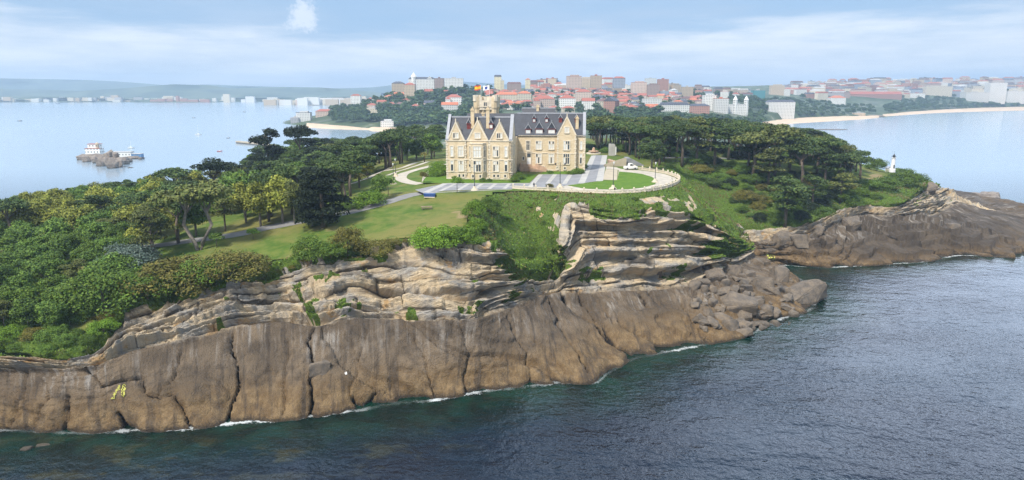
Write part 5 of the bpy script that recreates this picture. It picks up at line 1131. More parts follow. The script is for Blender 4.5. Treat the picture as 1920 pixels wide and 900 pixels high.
PH = {('pine', 'pine'): 'layered dark pine', ('pine', 'olivepine'): 'layered olive pine', ('umbrella', 'pine'): 'dark umbrella pine', ('umbrella', 'olivepine'): 'olive umbrella pine', ('round', 'leaf'): 'green leafy tree', ('round', 'lime'): 'yellow-green leafy tree', ('round', 'pine'): 'dull green leafy tree', ('pine', 'dark'): 'blackish pine', ('umbrella', 'dark'): 'blackish umbrella pine', ('round', 'shrub'): 'mid green leafy tree', ('gum', 'dark'): 'tall dark tree', ('gum', 'pine'): 'tall thin pine'}
CAND = []
def scatter(xr, yr, n, sep, pick, seed, hmin, hmax, poly=None):
    r = np.random.default_rng(seed); pts = []
    for _ in range(n):
        x, y = r.uniform(*xr), r.uniform(*yr)
        if poly is not None and not inpoly(np.array([x]), np.array([y]), poly)[0]: continue
        if any((x - a) ** 2 + (y - b_) ** 2 < sep ** 2 for a, b_ in pts): continue
        z = ground(x, y, ('head',))
        if z is None or z < (18 if x > 25 else 14.5): continue
        q_ = proj((x, y, z))[0]
        kind, mat, wide, hf = pick(q_[0], q_[1], r)
        if any((x - a) ** 2 + (y - b_) ** 2 < (rr_ * .55 + 1.2) ** 2 for a, b_, rr_ in HERO): continue
        ht = r.uniform(hmin, hmax) * hf
        # keep the tree line where the photo has it
        dist = y * CP - (z - CAM_H) * SP_; lim = np.interp(q_[0], [a for a, _ in SKYL], [c_ for _, c_ in SKYL]) + r.uniform(0, 9)
        ht = min(ht, (q_[1] - lim) * dist / FPX)
        if ht < 4.2: continue
        s = ht / DIM[kind][1]; rad = DIM[kind][0] * s * wide
        if not allowed((x, y, z), rad, ht, DIM[kind][2] * s): continue
        pts.append((x, y)); CAND.append([kind, mat, wide, ht, x, y, z, rad, DIM[kind][2] * s, q_[0], q_[1]])
def pick_west(px, py, r):
    u = r.random()
    if px < 260 and py < 455: return ('round', 'lime', 1.15, 1.0) if u < .55 else (('pine', 'pine', 1.1, 1.0) if u < .8 else ('round', 'leaf', 1.2, 1.0))
    if px < 260: return ('round', 'leaf', 1.2, .82) if u < .5 else (('round', 'shrub', 1.25, .72) if u < .85 else ('pine', 'olivepine', 1.2, .85))
    if px < 470: return ('umbrella', 'pine', 1.2, 1.0) if u < .3 else (('round', 'lime', 1.1, 1.0) if u < .5 else (('round', 'leaf', 1.1, 1.0) if u < .75 else ('pine', 'olivepine', 1.1, 1)))
    if px < 600: return ('round', 'leaf', 1.1, 1.0) if u < .3 else (('pine', 'dark', 1.2, 1.1) if u < .75 else ('umbrella', 'pine', 1.2, 1.1))
    return ('umbrella', 'pine', 1.15, 1.1) if u < .4 else (('pine', 'pine', 1.1, 1.1) if u < .7 else (('pine', 'dark', 1.1, 1.1) if u < .85 else ('round', 'leaf', 1.1, .9)))
def pick_east(px, py, r):
    u = r.random()
    return ('umbrella', 'pine', 1.15, 1.0) if u < .45 else (('pine', 'pine', 1.1, 1.0) if u < .75 else (('umbrella', 'olivepine', 1.15, 1.0) if u < .9 else ('pine', 'dark', 1.1, 1.0)))
scatter((-235, -95), (120, 215), 1500, 5.2, pick_west, 1, 7.5, 10.5)
scatter((-260, -20), (185, 340), 3500, 6.6, pick_west, 2, 9, 13)
scatter((-130, 10), (290, 480), 2200, 7.4, pick_west, 3, 11, 15)
scatter((25, 230), (285, 500), 5200, 6.2, pick_east, 4, 13, 17)
def visible(c):
    kind, mat, wide, ht, x, y, z, rad, low, *_ = c; ok = 0
    E = np.array([e for e in ELL if e[1] < y + 2]); cz, hz_ = z + (ht + low) / 2, (ht - low) / 2
    for a in (-.8, -.4, 0, .4, .8):
        for f_ in (.25, .7, 1.0):
            p = np.array([x + a * rad * math.sqrt(max(0, 1 - (f_ * .8) ** 2)), y - rad * .2, cz + f_ * hz_ * .95]) if f_ > .3 else np.array([x + a * rad, y - rad * .3, cz - hz_ * .3])
            dv_ = p - np.array([0, 0, CAM_H]); blocked = False
            if len(E):
                S3 = E[:, [3, 3, 4]] * .82; oc = (np.array([0, 0, CAM_H]) - E[:, :3]) / S3; dd_ = dv_ / S3
                A_ = (dd_ ** 2).sum(1); B_ = (oc * dd_).sum(1); C_ = (oc ** 2).sum(1) - 1; D_ = B_ * B_ - A_ * C_
                t_ = np.where(D_ > 0, (-B_ - np.sqrt(np.maximum(D_, 0))) / A_, 9); blocked = ((t_ > 0) & (t_ < .985)).any()
            ok += not blocked
    return ok
CAND.sort(key=lambda c: c[5])
NT = 0
for c in CAND:
    if c[9] < -130 or c[9] > 2050: continue
    if visible(c) < 1: continue
    kind, mat, wide, ht, x, y, z, rad, low, px, py = c
    tree(kind, (x, y, z - .2), ht, mat, None, PH[(kind, mat)] + ' ' + region(px, py, kind), 'tree', 'trees ' + region(px, py, kind), wide)
    ELL.append((x, y, z + (ht + low) / 2, rad, (ht - low) / 2)); NT += 1
print('TREES', NT, 'of', len(CAND))
# shrubs on the slopes
def shrubs(poly, n, sep, sizes, mats, phrase, seed, which=('head', 'cliff'), kindf=None):
    r = np.random.default_rng(seed); xs = [p[0] for p in poly]; ys = [p[1] for p in poly]; pts = []; k = 0
    for _ in range(n):
        px, py = r.uniform(min(xs), max(xs)), r.uniform(min(ys), max(ys))
        if not inpoly(np.array([px]), np.array([py]), poly)[0]: continue
        p = hit(px, py, which)
        if p is None or any((p - q_).length < sep for q_ in pts): continue
        pts.append(p); mt = mats[r.integers(len(mats))]; ht = r.uniform(*sizes)
        tree('shrub', p - Vector((0, 0, .25)), ht, mt, None, {'shrub': 'green', 'olive': 'olive', 'leaf': 'dark green', 'bright': 'bright green', 'pine': 'dusky', 'silver': 'silvery', 'dark': 'blackish'}[mt] + ' ' + phrase, 'shrub', phrase + 's', r.uniform(.9, 1.5)); k += 1
    return k
ns = 0
ns += shrubs([(1285, 318), (1310, 302), (1420, 318), (1520, 328), (1600, 336), (1650, 350), (1640, 380), (1580, 392), (1500, 420), (1430, 424), (1360, 380)], 700, 4.6, (2.2, 5.0), ['shrub', 'leaf', 'pine', 'leaf', 'olive', 'dark'], 'shrub on the slope right of the terrace', 31)
ns += shrubs([(-60, 560), (60, 540), (200, 560), (215, 620), (190, 660), (60, 662), (-60, 662)], 420, 3.4, (1.6, 3.2), ['shrub', 'leaf', 'bright', 'olive', 'leaf'], 'shrub on the lower left slope', 32)
ns += shrubs([(920, 375), (960, 362), (1040, 365), (1055, 382), (1010, 430), (985, 480), (955, 420)], 40, 6.0, (.8, 1.6), ['shrub', 'bright'], 'shrub in the green gully', 33)
ns += shrubs([(960, 362), (1150, 368), (1265, 352), (1300, 380), (1240, 380), (1060, 378)], 60, 6, (.6, 1.1), ['shrub', 'bright', 'bright'], 'shrub below the balustrade', 34)
ns += shrubs([(1096, 286), (1100, 279), (1300, 280), (1440, 287), (1560, 302), (1600, 322), (1440, 302), (1300, 294), (1190, 290)], 700, 4.5, (2.5, 5.0), ['leaf', 'dark', 'pine', 'dark'], 'shrub at the foot of the grove', 35)  # undergrowth added to deepen the dark between the grove's stems
ns += shrubs([(430, 508), (520, 492), (740, 450), (870, 444), (870, 456), (740, 462), (520, 508), (440, 520)], 110, 3.2, (.7, 1.5), ['olive', 'shrub', 'olive'], 'shrub fringing the lawn edge', 36)
print('SHRUBS', ns)
# rough grass and herbs covering the slopes
allV = GV; fc = allV[F].mean(1); fg = grass.ravel()[F].mean(1); e1 = allV[F[:, 1]] - allV[F[:, 0]]; e2 = allV[F[:, 3]] - allV[F[:, 0]]; fn = np.cross(e1, e2); ar = np.linalg.norm(fn, axis=1); fn /= ar[:, None] + 1e-9
fn = np.where(fn[:, 2:] < 0, -fn, fn); fpx = proj(fc); vf = v.ravel()[F].mean(1)
ok = (fg > .5) & (vf < 4.9) & (fpx[:, 0] > -60) & (fpx[:, 0] < 1980) & (fc[:, 1] < 345)
r = np.random.default_rng(5); pr = ar * ok; NCOV = 60000
fi = r.choice(len(F), NCOV, p=pr / pr.sum()); bp = fc[fi] + e1[fi] * r.uniform(-.5, .5, (NCOV, 1)) + e2[fi] * r.uniform(-.5, .5, (NCOV, 1))
def tufts(name, bp, nrm, size, mat, r):
    n = len(bp); d_ = nrm * .6 + r.normal(size=(n, 3)) * .5 + np.array([0, 0, .5]); d_ /= np.linalg.norm(d_, axis=1, keepdims=True); s = size * r.uniform(.5, 1.5, (n, 1))
    t = np.cross(d_, r.normal(size=(n, 3))); t /= np.linalg.norm(t, axis=1, keepdims=True); c = bp + d_ * s * .5
    V = np.stack([c - t * s * .5 - d_ * s * .5, c + t * s * .5 - d_ * s * .5, c + t * s * .35 + d_ * s * .5, c - t * s * .35 + d_ * s * .5], 1).reshape(-1, 3)
    return struct(obj(name, np_mesh(name, V, np.arange(n * 4).reshape(n, 4), [mat])), 'stuff')
half = r.random(NCOV); FM['herb'] = foliage('rough grass', (.085, .155, .016), (.15, .225, .032)); FM['dry'] = foliage('dry grass', (.10, .095, .03), (.20, .165, .07))
pn_ = fbm(bp[:, 0] / 9, bp[:, 1] / 9, 0, 3, 131); dry = (pn_ > .58) | (half > .93)
tufts('ground_cover', bp[~dry], fn[fi][~dry], .30, FM['herb'], r); tufts('ground_cover', bp[dry], fn[fi][dry], .32, FM['dry'], r)
# ------------------------------------------------------------------ the town beyond, the far shore, boats and rocks
def wall_mat(name, c, sx=3.2, sz=3.1):
    b = NB(name); g = b.n('ShaderNodeNewGeometry'); o_ = b.objc(); s = b.sep(o_); nz_ = b.sep(g.outputs['Normal'])[2]
    u = b.math('FRACT', b.math('DIVIDE', b.math('ADD', b.math('ADD', s[0], s[1]), .6), sx)); w_ = b.math('FRACT', b.math('DIVIDE', s[2], sz))
    def inside(x, a, c_): return b.math('MULTIPLY', b.math('GREATER_THAN', x, a), b.math('LESS_THAN', x, c_))
    k = b.math('MULTIPLY', b.math('MULTIPLY', inside(u, .28, .68), inside(w_, .28, .74)), b.math('LESS_THAN', b.math('ABSOLUTE', nz_), .4))
    oi = b.n('ShaderNodeObjectInfo'); x = b.n('ShaderNodeVectorMath', operation='SCALE'); x.inputs[0].default_value = tuple(c); b.l(b.ramp(oi.outputs['Random'], 0, 1, .85, 1.12), x.inputs['Scale'])
    b.col(b.mix(b.math('MULTIPLY', k, .85), x.outputs[0], (.07, .075, .085))); b.set(Roughness=.85); return b.m
WC = {'white': (.66, .65, .62), 'cream': (.62, .55, .43), 'pink': (.54, .42, .35), 'brick': (.38, .20, .15), 'grey': (.36, .36, .37), 'tan': (.48, .38, .27), 'brown': (.30, .22, .19), 'yellow': (.64, .57, .38), 'teal': (.04, .22, .24), 'bluegrey': (.30, .34, .40)}
WM = {k: wall_mat(k + ' rendered wall', c) for k, c in WC.items()}
RC = {'orange': (.46, .15, .075), 'rust': (.34, .11, .075), 'slate': (.08, .085, .11), 'pale': (.42, .41, .40), 'brown': (.16, .09, .08)}
RM = {k: plain(k + ' roof', c, .85, .2, .6) for k, c in RC.items()}
def building(kind, p, w_, d_, h_, wall, roof, rtype, rz=0.0, label=None, phrase=None, cat=None, group=None, extra=None):
    e = empty(kind, p, rz); m = MB(); m.box(-w_ / 2, w_ / 2, -d_ / 2, d_ / 2, -6, h_); rh = min(w_, d_) * .26
    if rtype == 'ell': m.box(-w_ / 2, -w_ / 6, -d_ / 2 - d_ * .35, -d_ / 2, -6, h_ * .8)
    if rtype == 'step': m.box(-w_ / 4, w_ / 3, -d_ / 3, d_ / 3, h_, h_ + 3.2)
    m.build('wall', WM[wall], e); m = MB(); a, b_ = w_ / 2 + .5, d_ / 2 + .5
    if rtype in ('hip', 'ell'):
        k = max(.4, a - b_); m.add([(-a, -b_, h_), (a, -b_, h_), (a, b_, h_), (-a, b_, h_), (-k, 0, h_ + rh), (k, 0, h_ + rh)], [(0, 1, 5, 4), (2, 3, 4, 5), (1, 2, 5), (3, 0, 4), (3, 2, 1, 0)])
        if rtype == 'ell':
            x0, x1, y0, y1, z_ = -w_ / 2 - .4, -w_ / 6 + .4, -d_ * .85 - .4, -d_ / 2 + 2, h_ * .8; xm = (x0 + x1) / 2
            m.add([(x0, y0, z_), (x1, y0, z_), (x1, y1, z_), (x0, y1, z_), (xm, y0 + 2, z_ + rh * .7), (xm, y1, z_ + rh * .7)], [(0, 1, 4), (1, 2, 5, 4), (3, 0, 4, 5)])
    elif rtype == 'gable': m.prism([(-b_, h_), (b_, h_), (0, h_ + rh * 1.3)], -a, a, 'x')
    elif rtype == 'mansard': m.add([(-a, -b_, h_), (a, -b_, h_), (a, b_, h_), (-a, b_, h_), (-a * .82, -b_ * .75, h_ + 4), (a * .82, -b_ * .75, h_ + 4), (a * .82, b_ * .75, h_ + 4), (-a * .82, b_ * .75, h_ + 4)], [(0, 1, 5, 4), (1, 2, 6, 5), (2, 3, 7, 6), (3, 0, 4, 7), (4, 5, 6, 7)])
    else: m.box(-a + .3, a - .3, -b_ + .3, b_ - .3, h_, h_ + .6); m.box(-w_ * .12, w_ * .1, -2, 2, h_ + .6, h_ + 3.0)
    ro = m.build('roof', RM[roof], e)
    if rtype in ('hip', 'gable', 'ell'): c_ = MB(); c_.box(w_ * .2, w_ * .2 + 1, -.5, .5, h_ + rh * .3, h_ + rh + 1.2); c_.build('chimney', WM['white'], ro)
    if label: tag(e, label, cat or 'building', group)
    else: repeat(e, phrase, cat or 'building', group)
    return e
TOWN = ('town',)
def mark(kind, px0, px1, pt, pb, wall, roof, rtype, label, dep=.6, rz=0.0, cat='building'):
    p = hit((px0 + px1) / 2, pb, TOWN)
    if p is None: p = PY((px0 + px1) / 2, pb, 1500)
    dist = p.y; w_ = (px1 - px0) * dist / FPX; h_ = (pb - pt) * dist / FPX; p = p + Vector((0, w_ * dep * .5, 0))
    TAKEN.append((px0, px1, pt, pb)); return building(kind, p, w_, max(8, w_ * dep), h_, wall, roof, rtype, rz, label, cat=cat)
TAKEN = []
hh = mark('grand_hotel', 767, 814, 149, 168, 'white', 'slate', 'mansard', 'long white grand hotel with a domed turret on the wooded hill', .35, cat='hotel')
d_ = hh.location.y / FPX; m = MB(); m.lathe([(5 * d_, 0), (5 * d_, 22 * d_), (5.6 * d_, 22.5 * d_), (3.5 * d_, 26 * d_), (.6 * d_, 30 * d_), (.3 * d_, 33 * d_)], 10); o = m.build('turret', WM['white'], hh); o.location = (-14 * d_, -6 * d_, 0); m = MB(); m.prism([(-5 * d_, 0), (5 * d_, 0), (0, 5 * d_)], -2, 2); o = m.build('pediment', WM['white'], hh); o.location = (15 * d_, -7 * d_, 19 * d_)
mark('apartment_block', 815, 832, 148, 165, 'brown', 'brown', 'flat', 'brown block next to the white grand hotel'); mark('apartment_block', 834, 868, 148, 164, 'white', 'pale', 'flat', 'pale long block right of the brown one by the grand hotel', .3)
mark('villa', 758, 778, 160, 181, 'tan', 'rust', 'hip', 'reddish villa below the white grand hotel', .8, cat='villa'); mark('villa', 735, 757, 157, 172, 'tan', 'slate', 'hip', 'grey-roofed house left of the grand hotel among trees', .6, cat='house')
mark('villa', 836, 865, 183, 200, 'white', 'rust', 'ell', 'white gabled villa with red roof left of the palace tower', .7, cat='villa'); mark('house', 828, 858, 197, 207, 'white', 'orange', 'gable', 'low red-roofed house under the white gabled villa', .5, cat='house')
tb = mark('tower_block', 927, 940, 145, 168, 'yellow', 'slate', 'mansard', 'pale yellow square tower rising over the town skyline', .9, cat='tower'); mark('apartment_block', 938, 945, 152, 166, 'yellow', 'pale', 'flat', 'narrow pale block joined to the yellow tower')
mark('domed_hall', 951, 977, 158, 172, 'brown', 'brown', 'mansard', 'brown round-topped building right of the yellow tower', .8); mark('church', 985, 994, 150, 170, 'yellow', 'orange', 'hip', 'pale church tower with a small spire on the skyline', .9, cat='church')
mark('long_villa', 928, 975, 178, 190, 'cream', 'orange', 'hip', 'long orange-roofed building behind the palace tower', .4); mark('long_villa', 970, 996, 176, 191, 'cream', 'orange', 'hip', 'orange-roofed block at the right end of the long orange-roofed one', .7)
mark('house', 1000, 1040, 186, 203, 'pink', 'rust', 'ell', 'big gabled house with a rust roof above the palace ridge', .6, cat='house'); mark('house', 1049, 1079, 185, 203, 'white', 'rust', 'hip', 'white square house with rust hip roof above the right wing', .8, cat='house'); mark('house', 1080, 1108, 173, 191, 'pink', 'rust', 'hip', 'large pinkish house on the slope above the white square one', .7, cat='house'); mark('house', 1092, 1115, 190, 206, 'white', 'rust', 'gable', 'white house with steep rust gables near the palace end', .7, cat='house'); mark('house', 1120, 1145, 190, 204, 'cream', 'brown', 'hip', 'cream house with brown hip roof right of the palace', .8, cat='house')
mark('apartment_block', 1063, 1090, 144, 160, 'pink', 'rust', 'step', 'tall pinkish apartment block topping the skyline', .5); mark('apartment_block', 1086, 1112, 148, 168, 'tan', 'pale', 'step', 'tan apartment block in front of the tall pinkish one', .5); mark('apartment_block', 1108, 1128, 143, 160, 'tan', 'rust', 'flat', 'tan block at the right end of the skyline group', .6); mark('apartment_block', 1150, 1172, 147, 160, 'bluegrey', 'rust', 'hip', 'grey block with reddish roof on the skyline', .5)
mark('apartment_block', 1210, 1230, 148, 168, 'white', 'pale', 'flat', 'white slab block next to the red brick tower', .5); mark('apartment_block', 1234, 1253, 150, 172, 'brick', 'rust', 'flat', 'red brick tower block on the skyline', .7); mark('apartment_block', 1185, 1212, 156, 178, 'pink', 'rust', 'step', 'left one of the dull pink blocks under the red brick tower', .6); mark('apartment_block', 1213, 1236, 160, 180, 'brown', 'brown', 'step', 'brownish block below the white slab', .6); mark('apartment_block', 1279, 1299, 164, 184, 'tan', 'pale', 'flat', 'tan square block standing alone at the right of the brick group', .7)
mark('hotel', 1206, 1240, 186, 200, 'white', 'pale', 'flat', 'white flat-roofed building with strip windows above the grove', .4); mark('hotel', 1238, 1292, 197, 209, 'white', 'slate', 'mansard', 'long white building with a bluish roof above the grove', .3); mark('chapel', 1137, 1158, 190, 212, 'brick', 'slate', 'gable', 'brick chapel with steep slate roof', 1.1, R(60), 'chapel')
mark('hotel', 1319, 1342, 180, 207, 'white', 'pale', 'step', 'tall white block left of the casino', .6); mark('hotel', 1340, 1365, 186, 212, 'white', 'orange', 'flat', 'white block with a cream annexe beside the casino', .6); mark('house', 1292, 1330, 199, 214, 'brick', 'slate', 'hip', 'reddish long house with slate roof above the grove', .4, cat='house')
cs_ = mark('casino', 1366, 1402, 197, 215, 'white', 'pale', 'flat', 'white twin-towered casino by the beach', .6, cat='casino'); d_ = cs_.location.y / FPX
for sx in (-1, 1): m = MB(); m.lathe([(4 * d_, 0), (4 * d_, 26 * d_), (4.6 * d_, 26.4 * d_), (2 * d_, 31 * d_), (.3 * d_, 34 * d_)], 8); o = m.build('tower', WM['white'], cs_); o.location = (sx * 10 * d_ + 4 * d_, -8 * d_, 0)
mark('seafront_hotel', 1441, 1489, 192, 218, 'white', 'bluegrey' if 'bluegrey' in RM else 'slate', 'mansard', 'big white seafront hotel above the first beach', .4, cat='hotel'); mark('scaffolded_block', 1412, 1434, 170, 184, 'teal', 'pale', 'flat', 'building wrapped in teal netting', .7)
mark('apartment_block', 1446, 1470, 161, 178, 'tan', 'pale', 'step', 'tan block with a stepped roof right of the teal netted one', .5); mark('apartment_tower', 1853, 1884, 157, 192, 'white', 'pale', 'flat', 'tall white tower block over the second beach', .5); mark('apartment_block', 1810, 1853, 174, 191, 'white', 'pale', 'flat', 'low white slab left of the tall white tower block', .4); mark('apartment_block', 1887, 1925, 172, 192, 'white', 'pale', 'flat', 'pale long slab right of the tall white tower block', .4); mark('apartment_block', 1735, 1784, 163, 180, 'cream', 'pale', 'step', 'cream terraced block in the middle of the right-hand ridge', .5)
mark('long_shed', 1595, 1690, 177, 184, 'brick', 'rust', 'gable', 'very long red-roofed row along the right-hand slope', .15); mark('villa', 1558, 1585, 184, 196, 'white', 'orange', 'hip', 'white villa with orange roof behind the palms of the park', .6, cat='villa'); mark('pavilion', 1602, 1622, 212, 218, 'tan', 'pale', 'flat', 'small tan pavilion at the back of the first beach', .5)
mark('beach_house', 714, 738, 228, 239, 'white', 'pale', 'step', 'small white beach house on the near sand spit', .5, cat='beach house'); mark('clubhouse', 556, 582, 212, 228, 'white', 'slate', 'step', 'white waterfront clubhouse at the end of the wooded point', .5); mark('clubhouse', 545, 560, 221, 231, 'grey', 'pale', 'flat', 'low grey quay building at the tip of the point', .6); mark('villa', 592, 622, 209, 218, 'pink', 'rust', 'hip', 'pinkish villa among trees on the wooded point', .5, cat='villa'); mark('villa', 688, 712, 203, 213, 'cream', 'pale', 'flat', 'cream villa half hidden on the wooded point', .5, cat='villa'); mark('apartment_block', 658, 676, 180, 196, 'white', 'rust', 'hip', 'white block with a red roof behind the wooded point', .6)
NB_ = 0
def fill(poly, n, sepx, sepy, pick, phrase, group, seed, cat='building'):
    global NB_
    r = np.random.default_rng(seed); xs = [p[0] for p in poly]; ys = [p[1] for p in poly]; got = []
    for _ in range(n):
        px, py = r.uniform(min(xs), max(xs)), r.uniform(min(ys), max(ys))
        if not inpoly(np.array([px]), np.array([py]), poly)[0]: continue
        if any(abs(px - a) < sepx and abs(py - b_) < sepy for a, b_ in got): continue
        kind, w_, h_, dd_, wall, roof, rt = pick(r); p = hit(px, py, TOWN)
        if p is None: continue
        hw = w_ / 2 * FPX / p.y; hp = h_ * FPX / p.y
        if any(px + hw > a and px - hw < b_ and py - hp < d_ - 1 and py > c_ + 2 for a, b_, c_, d_ in TAKEN): continue
        got.append((px, py)); nm = {'house': 'house', 'block': 'apartment_block'}[kind]
        building(nm, p + Vector((0, dd_ / 2, 0)), w_, dd_, h_, wall, roof, rt, r.uniform(-.5, .5), None, f"{ {'orange': 'orange-roofed', 'rust': 'red-roofed', 'slate': 'slate-roofed', 'pale': 'flat-roofed', 'brown': 'brown-roofed'}[roof] } { {'bluegrey': 'bluish'}.get(wall, wall) } {kind} {phrase}", {'house': 'house', 'block': 'apartment block'}[kind], group); NB_ += 1
def ch(r, *a): return a[r.integers(len(a))]
def villas(r): return ('house', r.uniform(13, 22), r.uniform(7, 11), r.uniform(10, 14), ch(r, 'white', 'white', 'cream', 'pink', 'tan'), ch(r, 'orange', 'rust', 'rust', 'rust', 'brown', 'slate'), ch(r, 'hip', 'hip', 'gable', 'ell'))
def blocks(r): return ('block', r.uniform(15, 30), r.uniform(11, 22), r.uniform(11, 15), ch(r, 'white', 'white', 'cream', 'pink', 'brick', 'tan', 'grey', 'bluegrey', 'brown'), ch(r, 'pale', 'rust', 'rust', 'brown', 'slate'), ch(r, 'flat', 'hip', 'step', 'mansard'))
def rows_(r): return ('block', r.uniform(22, 52), r.uniform(12, 22), r.uniform(12, 16), ch(r, 'white', 'cream', 'cream', 'pink', 'brick', 'grey', 'bluegrey', 'tan', 'brown', 'white'), ch(r, 'rust', 'brown', 'pale', 'rust', 'slate'), ch(r, 'hip', 'flat', 'hip', 'mansard', 'step'))
fill([(915, 178), (1010, 172), (1150, 178), (1320, 186), (1310, 214), (1130, 214), (1000, 210), (915, 205)], 4000, 9.0, 3.2, villas, 'on the slope behind the palace', 'houses on the town slope', 51)
fill([(985, 164), (1050, 158), (1130, 160), (1250, 166), (1330, 180), (1330, 187), (1150, 178), (1000, 174)], 2000, 11, 3.4, lambda r: blocks(r) if r.random() < .7 else villas(r), 'under the town skyline', 'blocks under the town skyline', 52)
fill([(1300, 180), (1420, 178), (1500, 166), (1480, 182), (1440, 186), (1330, 190)], 600, 11, 3.2, blocks, 'between casino and ridge', 'blocks between the casino and the ridge', 53)
fill([(1475, 163), (1600, 157), (1750, 154), (1960, 153), (1960, 168), (1800, 172), (1600, 172), (1480, 176)], 2500, 12, 2.6, rows_, 'along the right-hand ridge', 'blocks along the right-hand ridge', 54)
fill([(1490, 178), (1600, 174), (1800, 174), (1960, 172), (1960, 186), (1800, 186), (1700, 186), (1540, 192)], 1200, 13, 3.6, rows_, 'below the right-hand ridge', 'blocks below the right-hand ridge', 55)
fill([(990, 160), (1050, 155), (1130, 156), (1250, 163), (1330, 176), (1330, 182), (1250, 169), (1130, 163), (1050, 163), (990, 168)], 900, 8, 2.0, blocks, 'on the town skyline', 'blocks on the town skyline', 57)
fill([(690, 188), (760, 182), (840, 178), (835, 208), (760, 214), (690, 206)], 120, 16, 7, villas, 'on the wooded hill', 'houses on the wooded hill', 56)
# waterfront of the old town and the far shore: single small blocks seen across the bay
FARW = {k: plain(k + ' far wall', WC[k], .9, .1) for k in ('white', 'cream', 'pink', 'grey', 'tan', 'brick')}
def far_block(px, pb, w_, h_, wall, phrase, group, Y, cat='building'):
    p = PY(px, pb, Y); m = MB(); m.box(-w_ / 2, w_ / 2, -8, 8, -12, h_); o = m.build('distant_building', FARW[wall]); o.location = p; o['category'] = cat; o['group'] = group; REPEATS.append((o, phrase)); return o
r = np.random.default_rng(61)
for k in range(46):
    px = r.uniform(505, 700); far_block(px, 193.5 - r.uniform(0, 3), r.uniform(25, 70), r.uniform(7, 19) * (1.25 if px > 560 else .7), ch(r, 'white', 'cream', 'pink', 'white', 'tan', 'grey'), 'pale waterfront block left of the wooded point', 'waterfront blocks across the bay', r.uniform(2950, 3250))
for k in range(95):
    px = r.uniform(-20, 520); far_block(px, 190.5 - abs(r.normal()) * 4.0, r.uniform(18, 60), r.uniform(3.5, 10), ch(r, 'white', 'cream', 'tan', 'grey', 'white'), 'small pale building on the far shore', 'small buildings on the far shore', 3750 + r.uniform(0, 200))
for k, (px, w_, h_) in enumerate(((290, 40, 10), (305, 50, 15), (318, 40, 12), (334, 14, 30), (345, 40, 16), (362, 60, 9), (385, 50, 12))): far_block(px, 190.5, w_, h_, 'brick', 'reddish works building on the far shore', 'reddish works on the far shore', 3700)
far_block(426, 191, 34, 40, 'cream', 'tall pale silo on the far shore', 'far silo', 3650); far_block(470, 191, 46, 28, 'white', 'white shed on the far shore right of the silo', 'far shed', 3650)
# trees of the town, each its own
WOODS = []
def town_trees(poly, n, sepx, sepy, h0, h1, phrase, group, seed, cap=26):
    r = np.random.default_rng(seed); xs = [p[0] for p in poly]; ys = [p[1] for p in poly]; got = []
    for _ in range(n):
        px, py = r.uniform(min(xs), max(xs)), r.uniform(min(ys), max(ys))
        if not inpoly(np.array([px]), np.array([py]), poly)[0] or any(abs(px - a) < sepx and abs(py - b_) < sepy for a, b_ in got): continue
        p = hit(px, py, TOWN)
        if p is None: continue
        ht = r.uniform(h0, h1); hp = ht * FPX / p.y
        if any(a - 2 < px < b_ + 2 and py > c_ and py - hp < d_ - 2 for a, b_, c_, d_ in TAKEN): continue
        got.append((px, py))
        if len(got) <= cap: tree('far', p, ht, 'town', None, phrase, 'tree', group, r.uniform(1.0, 1.5))
        else: WOODS.append((tuple(p), ht, r.uniform(1.0, 1.5)))
    return len(got)
nt_ = 0
nt_ += town_trees([(590, 224), (605, 212), (640, 200), (690, 190), (740, 178), (800, 170), (860, 168), (870, 190), (840, 232), (740, 232), (690, 230), (640, 232)], 1800, 7.5, 3.4, 11, 17, 'dense tree on the wooded point', 'trees on the wooded point', 71)
nt_ += town_trees([(900, 180), (1010, 176), (1200, 182), (1330, 190), (1320, 214), (1130, 216), (990, 212), (900, 208)], 1600, 9, 4.0, 8, 13, 'dark tree among the houses behind the palace', 'trees among the town houses', 72)
nt_ += town_trees([(990, 168), (1120, 164), (1260, 172), (1330, 184), (1200, 182), (1010, 176)], 200, 16, 5, 8, 13, 'small tree under the skyline blocks', 'trees under the skyline', 73)
nt_ += town_trees([(1300, 178), (1400, 182), (1430, 188), (1500, 192), (1500, 208), (1410, 208), (1370, 194), (1300, 188)], 900, 7, 3, 12, 18, 'tree in the park behind the casino', 'trees behind the casino', 74)
nt_ += town_trees([(1490, 192), (1560, 194), (1640, 202), (1640, 214), (1530, 217), (1495, 218)], 600, 8, 3, 8, 13, 'tree at the back of the first beach', 'trees behind the first beach', 75)
nt_ += town_trees([(1650, 206), (1690, 194), (1760, 187), (1830, 191), (1925, 195), (1925, 199), (1860, 200), (1760, 205), (1670, 213)], 900, 8, 2.2, 11, 17, 'tree in the belt behind the second beach', 'trees behind the second beach', 76)
nt_ += town_trees([(1490, 172), (1950, 166), (1950, 184), (1500, 188)], 500, 15, 3.5, 9, 14, 'tree between the ridge blocks', 'trees on the ridge', 77)
nt_ += town_trees([(1090, 204), (1140, 212), (1300, 212), (1400, 214), (1445, 222), (1440, 232), (1370, 240), (1090, 232)], 900, 9, 4.0, 10, 15, 'dark tree between grove and town', 'trees between the grove and the town', 78, 25)
nt_ += town_trees([(868, 166), (935, 166), (935, 232), (838, 232), (838, 200), (870, 190)], 700, 9, 4.0, 9, 15, 'tree on the slope behind the palace tower', 'trees behind the palace tower', 81, 25)
nt_ += town_trees([(700, 236), (745, 238), (838, 236), (838, 228), (745, 230)], 100, 8, 3, 9, 12, 'tree behind the sand spit', 'trees behind the sand spit', 82, 10)
nt_ += town_trees([(660, 205), (760, 215), (838, 200), (838, 235), (745, 236), (690, 231)], 400, 9, 4.0, 10, 15, 'tree above the small sand spit', 'trees above the sand spit', 79, 20)
